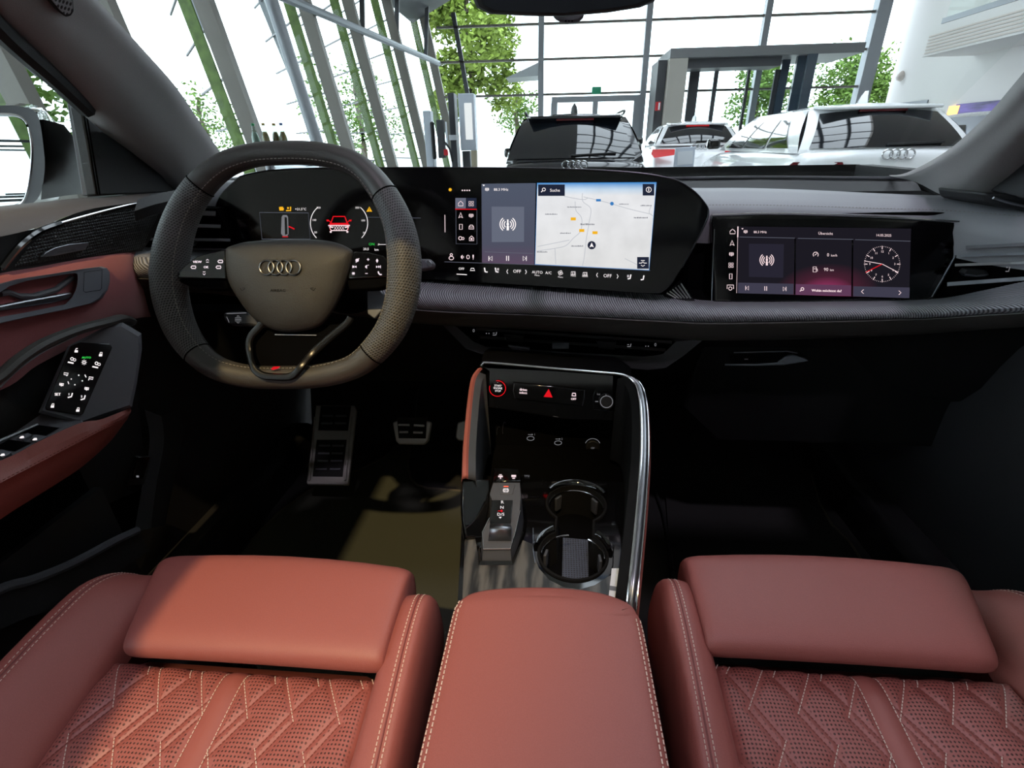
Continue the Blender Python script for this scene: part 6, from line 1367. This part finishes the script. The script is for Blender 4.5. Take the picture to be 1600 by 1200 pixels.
# driver side: red leather shoulder and grey inner cheek
MB().loft([[p + V((.004, .002, -.002)) for p in ls], [p + V((.001, 0, .001)) for p in ls], [p + V((-.004, 0, -.001)) for p in ls], [p + V((-.006, 0, -.010)) for p in ls], [V((p.x - .002, p.y, .10)) for p in ls]]).build('flank', 'leather', con, ang=50)
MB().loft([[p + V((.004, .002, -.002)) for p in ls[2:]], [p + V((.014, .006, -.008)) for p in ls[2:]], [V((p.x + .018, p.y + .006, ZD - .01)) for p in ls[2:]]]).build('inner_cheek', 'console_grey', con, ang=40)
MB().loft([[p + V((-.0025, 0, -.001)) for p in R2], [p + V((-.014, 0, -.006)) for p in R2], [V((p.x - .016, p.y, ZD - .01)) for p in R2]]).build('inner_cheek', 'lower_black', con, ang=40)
# upper front: hood over the switch panel, running forward into the dash
top_ = rs[1:26]
MB().loft([[p + V((0, -.001, -.003)) for p in top_], [p + V((0, .03, .010)) for p in top_], [p + V((0, .16, -.03)) for p in top_]]).build('hood', 'black_void', con, ang=60)
# switch panel (gloss), sloping; tray cavity under it
SP = plane(atY(860, 612, .808), (0, -1, .30))
pnl = [(752, 573), (860, 578), (968, 586), (988, 596), (1003, 612), (1008, 660), (880, 655), (760, 636), (745, 622), (742, 596)]
pan = MB().prism([SP(x, y) for x, y in pnl], V((0, .03, -.004))).build('switch_panel', 'black_gloss', con, bevel=.002)
c1 = lambda x, y: (700 + x / 3, 540 + y / 3)
bz = MB().prism([SP(*c1(*p), .003) for p in ((305, 172), (480, 190), (648, 208), (632, 283), (470, 268), (312, 248))], V((0, .006, 0))).build('switch_bar', 'black_gloss', pan, bevel=.001)
MB().tube([SP(*c1(*p), .0036) for p in ((310, 180), (306, 212), (314, 247))], .0007, 5).build('bar_edge', 'satin_metal', bz)
MB().tube([SP(*c1(*p), .0036) for p in ((640, 210), (638, 245), (630, 282))], .0007, 5).build('bar_edge', 'dark_metal', bz)
g = MB(); o_ = .0045
g.p_text('drive', *c1(352, 212), 4.0, SP, sl=.08, off=o_, bold=.4); g.p_text('select', *c1(352, 226), 3.6, SP, sl=.08, off=o_, bold=.3)
x, y = c1(590, 232); g.p_line([(x - 3, y + 1), (x - 2, y - 3), (x + 2.4, y - 2.8), (x + 3, y + 1.4)], 1.6, SP, True, o_); g.p_text('OFF', *c1(588, 255), 3.2, SP, off=o_, bold=.4)
g.build('switch_symbols', 'ico_pinkwhite', bz)
MB().p_poly([c1(472, 203), c1(490, 243), c1(448, 240)], SP, o_).build('hazard_triangle', 'ico_red', bz)
stt = MB(); cxs, cys = c1(232, 201); stt.disc(SP(cxs, cys, 0), SP.n, .0125, .004, 28); stb = stt.build('start_button', 'black_gloss', pan, bevel=.0008)
MB().p_arc(cxs, cys, 12.6, 12.2, 100, -200, 1.0, SP, 28, .0046).build('start_ring', 'ico_red', stb)
g = MB()
for t_, yy in (('START', 192), ('ENGINE', 204), ('STOP', 217)): g.p_text(t_, *c1(234, yy), 2.9, SP, off=.0047, sl=.06, wide=.92)
g.build('start_lettering', 'ico_white', stb)
kx, ky = c1(743, 266); kn = MB(); kn.lathe(SP(kx, ky, 0), SP.n, [(.0125, 0), (.0120, .008), (.0105, .010), (.0, .010)], 28); kb = kn.build('volume_knob', 'black_plain', pan)
MB().p_arc(kx, ky - 1, 9.6, 9.2, 0, 360, 1.1, SP, 28, .0102).build('knob_ring', 'ico_dim', kb)
g = MB(); g.p_text('Vol', *c1(705, 232), 2.6, SP, off=.001); g.p_line([c1(690, 262), c1(704, 262)], 1.2, SP, off=.001); g.p_line([c1(786, 270), c1(802, 271)], 1.2, SP, off=.001); g.p_line([c1(740, 228), c1(741, 234)], .8, SP, off=.001); g.build('knob_marks', 'ico_dim', kb)
kg = MB(); kg.p_line([c1(690, 210), c1(680, 240), c1(682, 300), c1(800, 312), c1(818, 270), c1(812, 235)], .7, SP, off=.0008); kg.build('knob_recess_line', 'dark_metal', pan)
MB().p_line([c1(492, 331), c1(518, 335)], 1.0, SP, off=.0008).build('panel_latch', 'satin_metal', pan)
# tray: back wall with sockets, floor
TB = plane(atY(850, 690, .845), (0, -1, .15))
tr = MB(); tr.p_poly([(735, 630), (1000, 652), (1004, 745), (735, 742)], TB, 0); tray = tr.build('tray_wall', 'black_void', con)
MB().loft([[V((x, y, z)) for x in (-.13, 0, .15)] for y, z in ((.86, .322), (.74, .320), (.712, .322), (.704, .335), (.700, ZD), (.690, ZD - .001))]).build('tray_floor', 'black_void', con)
for xx, yy in ((829, 684), (872, 691)):
    us = MB(); us.p_arc(xx, yy + 1, 5.6, 3.2, 0, 360, .9, TB, 18, .0012); uo = us.build('usb_socket', 'ico_dim', tray)
    g = MB(); g.p_line([(xx - 4, yy - 5), (xx + 2, yy - 5)], .8, TB, off=.001); g.p_poly([(xx + 2, yy - 6.4), (xx + 4, yy - 5), (xx + 2, yy - 3.6)], TB, .001); g.p_text('1' if xx < 850 else '2', xx + 6, yy - 3.6, 3, TB, off=.001); g.build('usb_mark', 'ico_dim', uo)
sk = MB(); kx, ky = c1(678, 472); sk.lathe(TB(kx, ky, 0), TB.n, [(.0135, 0), (.0135, .004), (.0115, .005), (.0105, .003), (.0, .003)], 26); so_ = sk.build('power_socket', 'black_plain', tray)
g = MB(); g.p_arc(kx, ky - 1, 12, 11, 20, 160, .8, TB, 14, .0052); g.p_text('12V', kx, ky + 4, 2.6, TB, off=.0035); g.build('socket_mark', 'ico_dim', so_)
g = MB(); g.p_arc(*c1(265, 400), 3, 14, 60, 200, 1.1, TB, 8, .004); g.p_arc(*c1(238, 410), 3, 10, 60, 200, .8, TB, 8, .004); g.build('tray_clip', 'satin_metal', tray)
# deck with the figure-eight cup-holder opening
cA = atZ(900, 788, ZD); cB = atZ(895, 866, ZD); rA, rB = .0445, .0455
def cups(k=0.0, z=ZD, n=40):
    out = []; ax = (cA - cB).normalized(); sd_ = V((ax.y, -ax.x, 0)); hw = .026 + k
    a1 = math.acos(min(.999, hw / (rA + k))); a2 = math.acos(min(.999, hw / (rB + k)))
    # far circle arc, from right waist to left waist over the top
    for i in range(n + 1):
        t = lerp(-a1, PI + a1, i / n); out.append(V((cA.x, cA.y, z)) + (sd_ * math.cos(t) + ax * math.sin(t)) * (rA + k))
    for i in range(n + 1):
        t = lerp(PI - a2, 2 * PI + a2, i / n); out.append(V((cB.x, cB.y, z)) + (sd_ * math.cos(t) + ax * math.sin(t)) * (rB + k))
    return out
hole = cups(); lp_ = [atZ(x, y, ZD) for x, y in ((733, 742), (725, 760), (722, 800), (719, 870), (714, 960))]; rp_ = [p + V((-.012, 0, 0)) for p in rs if p.y < .71 and p.x > .05]
outer = [V((p.x, p.y, ZD)) for p in lp_] + [V((p.x, p.y, ZD)) for p in rp_[::-1]]
bm = bmesh.new(); E_ = []
for loop in (outer, hole):
    vs = [bm.verts.new(p) for p in loop]; E_ += [bm.edges.new((vs[i], vs[(i + 1) % len(vs)])) for i in range(len(vs))]
bmesh.ops.triangle_fill(bm, use_beauty=True, edges=E_, normal=(0, 0, 1)); me = bpy.data.meshes.new('deck'); bm.to_mesh(me); bm.free(); me.materials.append(M['black_gloss'])
dk_ = bpy.data.objects.new('deck', me); COL.objects.link(dk_); dk_.parent = con; dk_.matrix_parent_inverse = Matrix.Translation(-V(con['_at']))
cw = MB().loft([cups(.004, ZD), cups(.0035, ZD + .0025), cups(.0005, ZD + .003), cups(0, ZD), cups(-.003, ZD - .055)], True).build('cup_holder', 'lower_black', con, ang=40)
MB().add(cups(-.003, ZD - .054), [tuple(range(82))]).build('cup_floor', 'black_void', cw)
ax = (cA - cB).normalized(); sv = V((ax.y, -ax.x, 0))
MB().add([V((q.x, q.y, ZD - .052)) for q in (cB - ax * .042 - sv * .022, cB - ax * .044 + sv * .020, cB + ax * .01 + sv * .024, cA - ax * .02 + sv * .022, cA - ax * .02 - sv * .018, cB + ax * .01 - sv * .014)], [(0, 1, 2, 3, 4, 5)]).build('cup_mat', 'cup_mat', cw)
for c_, r_, a0, a1 in ((cA, rA, 5, 175), (cB, rB, 100, 176), (cB, rB, 4, 62)):
    MB().tube([V((c_.x, c_.y, ZD - .006)) + (sv * math.cos(math.radians(lerp(a0, a1, k / 24))) + ax * math.sin(math.radians(lerp(a0, a1, k / 24)))) * (r_ - .0012) for k in range(25)], .0011, 6).build('cup_rim', 'chrome', cw)
for c_, r_, a0, a1 in ((cA, rA, 30, 150), (cB, rB, 125, 172), (cB, rB, 10, 52)):
    MB().loft([[V((c_.x, c_.y, z)) + (sv * math.cos(math.radians(lerp(a0, a1, k / 20))) + ax * math.sin(math.radians(lerp(a0, a1, k / 20)))) * (r_ + d_) for k in range(21)] for d_, z in ((.002, ZD + .003), (.004, ZD + .008), (.009, ZD + .009), (.012, ZD + .003))]).build('cup_collar', 'black_gloss', cw, ang=60)
for c_, ang_ in ((cA, 140), (cA, 40), (cB, 170), (cB, 10)):
    t = math.radians(ang_); n_ = sv * math.cos(t) + ax * math.sin(t); u_ = n_.cross(V((0, 0, 1))); p_ = V((c_.x, c_.y, ZD - .020)) + n_ * (.0405)
    MB().prism([p_ - u_ * .007 + V((0, 0, .012)), p_ + u_ * .007 + V((0, 0, .012)), p_ + u_ * .006 - V((0, 0, .014)), p_ - u_ * .006 - V((0, 0, .014))], -n_ * .004).build('cup_spring', 'console_grey', cw, bevel=.001)
SHp = [atZ(722, 750, .418), atZ(766, 747, .405), atZ(764, 790, .372), atZ(756, 838, .350), atZ(727, 841, .350), atZ(722, 800, .384)]
MB().prism(SHp, [V((0, 0, ZD - .01 - p.z)) for p in SHp]).build('deck_shoulder', 'black_gloss', con, bevel=.003)
MB().loft([[p + V((-.002, 0, -.001)) for p in (SHp[0], SHp[5], SHp[4], atZ(716, 960, .345))], [V((p.x - .002, p.y, .10)) for p in (SHp[0], SHp[5], SHp[4], atZ(716, 960, .345))]]).build('flank_rear', 'black_plain', con)
# wood inlay on the rear half of the deck
def onz(z): return lambda x, y, o=0: atZ(x, y, z + o)
WZ = onz(ZD + .0012)
MB().prism([WZ(x, y) for x, y in ((726, 846), (729, 838), (742, 838), (746, 862), (752, 876), (795, 882), (806, 848), (812, 842), (832, 850), (834, 868), (842, 888), (858, 906), (880, 917), (905, 921), (930, 914), (948, 902), (956, 898), (952, 950), (722, 950))], V((0, 0, -.004))).build('wood_inlay', 'wood_grey', con, fix=True)
MB().prism([WZ(x, y, .002) for x, y in ((956, 888), (968, 888), (968, 935), (951, 932))], V((0, 0, -.002))).build('pocket_card', 'paper_white', con)
MB().p_poly([(953, 915), (965, 917), (965, 924), (952, 922)], lambda x, y, o=0: WZ(x, y, .0024)).build('card_strip', 'grey_plastic', con)
MB().tube([WZ(x, y, .001) for x, y in ((833, 825), (833, 860), (836, 880))], .0008, 5).build('inlay_edge', 'satin_metal', con)
MB().tube([WZ(x, y, .001) for x, y in ((959, 852), (958, 880), (954, 896))], .0008, 5).build('inlay_edge', 'satin_metal', con)
# gear switch: faceted wedge with a sliding thumb grip
GP = plane(atZ(785, 812, .378), (0, -.30, .95))
g5 = lambda x, y: (720 + x * .1416, 730 + y * .1416)
GO_ = [g5(*p) for p in ((355, 168), (655, 168), (668, 320), (655, 480), (600, 720), (548, 900), (250, 905), (238, 720), (318, 560), (345, 370), (318, 290))]
gx_, gy_ = g5(455, 540)
b = MB(); b.loft([[V((p.x, p.y, ZD - .002)) for p in (GP(gx_ + (x - gx_) * 1.12, gy_ + (y - gy_) * 1.08 + 4) for x, y in GO_)], [GP(x, y, -.002) for x, y in GO_], [GP(gx_ + (x - gx_) * .97, gy_ + (y - gy_) * .98, .001) for x, y in GO_]], True)
b.add([GP(gx_ + (x - gx_) * .97, gy_ + (y - gy_) * .98, .001) for x, y in GO_], [tuple(range(len(GO_)))])
gs = b.build('gear_switch', 'console_grey', con, ang=20)
MB().loft([[V((p.x, p.y, ZD + .0005)) for p in (GP(gx_ + (x - gx_) * 1.30, gy_ + (y - gy_) * 1.14 + 6) for x, y in GO_)], [V((p.x, p.y, ZD + .006)) for p in (GP(gx_ + (x - gx_) * 1.16, gy_ + (y - gy_) * 1.10 + 4) for x, y in GO_)]], True).build('gear_surround', 'black_gloss', gs, ang=20)
MB().tube([GP(x, y, .0012) for x, y in GO_[3:9]], .0010, 6).build('gear_edge', 'chrome', gs)
MB().prism([GP(*g5(*p), .003) for p in ((345, 360), (575, 360), (555, 600), (525, 680), (330, 680), (318, 590))], -GP.n * .008).build('gear_window', 'black_gloss', gs, bevel=.001)
GT = plane(GP(*g5(440, 740), 0), (0, .35, .94))
MB().loft([[GP(*g5(x, 640), .010) for x in (325, 440, 550)], [GP(*g5(x, 676), .0125) for x in (318, 440, 556)], [GP(*g5(x, 690), .0125) for x in (318, 440, 558)], [GP(*g5(x, 800), .001) for x in (305, 440, 560)]]).build('thumb_grip', 'satin_metal', gs, ang=25, solid=.003)
MB().prism([GP(*g5(*p), .0018) for p in ((420, 192), (602, 192), (570, 296), (432, 296))], -GP.n * .003).build('park_button', 'console_grey', gs, bevel=.0006)
g = MB(); gf = lambda x, y, o=0: GP(x, y, .0036)
for t_, xx, yy in (('R', 458, 400), ('N', 452, 458), ('D/S', 440, 534)): g.p_text(t_, *g5(xx, yy), 4.4, gf, wide=1.25)
x, y = g5(435, 555); g.p_poly([(x - 2.4, y - 1), (x + 2.4, y - 1), (x, y + 1.6)], gf)
gf2 = lambda x, y, o=0: GP(x, y, .0024); x, y = g5(497, 255); g.p_arc(x, y, 2.6, 2.6, 0, 360, .8, gf2, 12); g.p_arc(x, y, 4.2, 3.6, -60, 60, .8, gf2, 6); g.p_arc(x, y, 4.2, 3.6, 120, 240, .8, gf2, 6); g.p_text('P', x, y + 1.4, 2.8, gf2)
g.build('gear_letters', 'ico_white', gs)
g = MB(); x, y = g5(432, 482); g.p_line([(x - 3.4, y), (x + 3, y)], 1.0, gf); g.p_dot(x + 2.6, y, 1.8, gf); g.build('gear_marker', 'ico_red', gs)
em('ico_orange', (255, 110, 80), 1.1); MB().p_rect(*g5(472, 206), *g5(526, 218), gf2).build('park_light', 'ico_orange', gs)
# key row ahead of the gear switch
KR = onz(ZD + .020)
kr = MB().prism([KR(x, y) for x, y in ((772, 731), (812, 732), (814, 752), (769, 752))], V((0, 0, -.02))).build('key_row', 'black_gloss', con, bevel=.002)
g = MB(); kf2 = lambda x, y, o=0: KR(x, y, .0008)
x, y = c1(246, 613); g.p_line([(x - 3.6, y), (x + 3.6, y)], 2.4, kf2); g.p_line([(x - 2, y - 2.6), (x + 2, y - 2.6)], 1.2, kf2); g.p_dot(x, y + 2.6, 1.2, kf2)
x, y = c1(308, 614); g.p_poly([(x - 3.6, y - 2.6), (x + 3.6, y - 2.6), (x + 3.6, y + .6), (x - 3.6, y + .6)], kf2); g.p_line([(x - 2, y + 2.6), (x + 2, y + 2.4)], 1.4, kf2)
g.build('key_symbols', 'ico_pinkwhite', kr)
kd = onz(ZD + .0012); g = MB(); g.p_text('TFSI', *c1(369, 616), 3.0, kd, wide=1.1); g.build('deck_mark', 'ico_dim', con)
# gaps in the deck cover
g = MB(); g.p_line([(818, 770), (820, 776), (845, 777), (850, 768)], .7, kd); g.build('deck_gap', 'dark_metal', con)

# ------------------------------------------------------------------ pedals
c2 = lambda x, y: (360 + x * .26667, 580 + y * .26667)
q0 = atZ(*c2(445, 655), .075); q1 = atZ(*c2(685, 665), .075); q2 = atY(*c2(505, 190), 1.235)
fn = (q1 - q0).cross(q2 - q0).normalized(); fn = fn if fn.dot(CAM - q0) > 0 else -fn
FP = plane(q0, fn)
fr_ = thing('foot_rest', 'tall brushed steel foot rest plate with black rubber pads in the driver footwell', 'pedal', tuple(q0))
pl2 = MB().prism([FP(*c2(*p)) for p in ((502, 200), (728, 200), (738, 230), (690, 660), (683, 664), (449, 660), (446, 650))], -fn * .01).build('steel_plate', 'steel_brushed', fr_, bevel=.003)
for q in (((530, 205), (706, 205), (688, 348), (514, 346)), ((506, 402), (680, 402), (657, 618), (482, 616))):
    pdp = MB().prism([FP(*c2(*p), .001) for p in q], -fn * .006).build('rubber_pad', 'rubber', fr_)
rl = [((538, 262), (602, 262)), ((616, 262), (682, 262)), ((532, 305), (598, 305)), ((611, 305), (679, 305)), ((518, 437), (584, 437)), ((597, 437), (665, 437)), ((514, 482), (580, 482)), ((592, 482), (658, 482)), ((510, 526), (573, 526)), ((588, 526), (655, 526)), ((500, 575), (566, 575)), ((582, 575), (646, 575))]
for a, b_ in rl: MB().bar(FP(*c2(*a), .003), FP(*c2(*b_), .003), .005, .005, fn).build('grip_rib', 'grey_plastic', fr_, bevel=.0012)
for a in (((495, 270), (462, 640), (480, 636)), ((708, 270), (672, 640), (655, 636))): MB().tube([FP(*c2(*p), .003) for p in a[:2]], .0028, 6).build('plate_lip', 'steel_brushed', fr_)
BPn = V((0, -.85, .52)).normalized(); BP = plane(atY(*c2(1060, 340), 1.16), BPn)
br = thing('brake_pedal', 'small steel brake pedal with rubber pad and bright ribs', 'pedal', tuple(BP(*c2(1060, 400))))
MB().prism([BP(*c2(*p)) for p in ((948, 300), (975, 290), (1150, 290), (1180, 300), (1160, 410), (1135, 432), (985, 428), (968, 408))], -BPn * .012).build('steel_plate', 'steel_brushed', br, bevel=.004)
MB().prism([BP(*c2(*p), .001) for p in ((975, 270), (1150, 270), (1145, 395), (985, 393))], -BPn * .01).build('rubber_pad', 'rubber', br, bevel=.001)
for a, b_ in (((984, 314), (1050, 315)), ((1075, 317), (1136, 320)), ((990, 357), (1042, 357)), ((1072, 359), (1128, 360))): MB().bar(BP(*c2(*a), .003), BP(*c2(*b_), .003), .006, .005, BPn).build('grip_rib', 'steel_brushed', br, bevel=.0012)
MB().bar(BP(*c2(1060, 290), -.012), BP(*c2(1080, 100), -.10), .02, .012).build('pedal_arm', 'black_plain', br)
ac = thing('accelerator_pedal', 'narrow steel accelerator pedal half hidden beside the console flank', 'pedal', tuple(BP(*c2(1340, 400))))
MB().prism([BP(*c2(*p)) for p in ((1330, 300), (1360, 290), (1420, 290), (1420, 410), (1335, 408), (1318, 390), (1322, 345))], -BPn * .012).build('steel_plate', 'steel_brushed', ac, bevel=.004)
MB().bar(BP(*c2(1370, 290), -.012), BP(*c2(1370, 120), -.10), .02, .012).build('pedal_arm', 'black_plain', ac)
# ------------------------------------------------------------------ floor mats
mz = onz(.008)
mo = [(392, 846), (430, 806), (480, 768), (520, 745), (560, 735), (600, 715), (618, 697), (634, 692), (640, 700), (638, 730), (642, 748), (652, 758), (668, 763), (722, 767), (728, 900), (700, 1060), (380, 1060), (300, 960)]
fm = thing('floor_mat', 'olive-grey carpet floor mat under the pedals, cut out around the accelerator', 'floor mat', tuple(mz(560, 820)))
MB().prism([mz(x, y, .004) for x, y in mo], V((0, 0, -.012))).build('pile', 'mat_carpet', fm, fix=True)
MB().tube([mz(x, y, .004) for x, y in mo[:14]], .0035, 6).build('bound_edge', 'mat_edge', fm)
mo2 = [(1040, 770), (1100, 730), (1180, 715), (1264, 718), (1270, 750), (1280, 785), (1300, 820), (1330, 850), (1400, 960), (1060, 1000), (1048, 880)]
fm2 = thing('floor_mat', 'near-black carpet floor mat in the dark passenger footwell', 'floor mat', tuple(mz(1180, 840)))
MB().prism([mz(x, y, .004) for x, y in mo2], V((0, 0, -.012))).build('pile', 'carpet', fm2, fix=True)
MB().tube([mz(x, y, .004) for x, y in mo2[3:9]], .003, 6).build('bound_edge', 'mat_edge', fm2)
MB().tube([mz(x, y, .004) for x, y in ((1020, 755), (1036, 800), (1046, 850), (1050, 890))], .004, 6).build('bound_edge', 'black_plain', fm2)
# passenger door inner skin, dark
pdr = thing('passenger_door', 'dark passenger door panel at the edge of the view', 'door', (.78, .3, .1))
MB().loft([[V((.83, y, .05)) for y in (-.5, .3, 1.0)], [V((.82, y, .45)) for y in (-.5, .3, 1.0)], [V((.815, y, .62)) for y in (-.5, .3, 1.0)], [V((.80, y, .77)) for y in (-.5, .3, 1.0)], [V((.81, y, .79)) for y in (-.5, .3, 1.02)]]).build('inner_skin', 'lower_black', pdr)
MB().loft([[V((.775, y, .79)) for y in (-.3, .3, .92)], [V((.68, y, 1.0)) for y in (-.3, .3, .80)], [V((.60, y, z)) for y, z in ((-.3, 1.22), (.3, 1.2), (.6, 1.02))]]).build('door_glass', 'side_glass', pdr)
MB().prism([atX(x, y, .748) for x, y in ((1605, 236), (1545, 298), (1600, 312), (1700, 325), (1700, 230))], V((.02, 0, 0))).build('mirror_triangle', 'black_soft', pdr, bevel=.003)
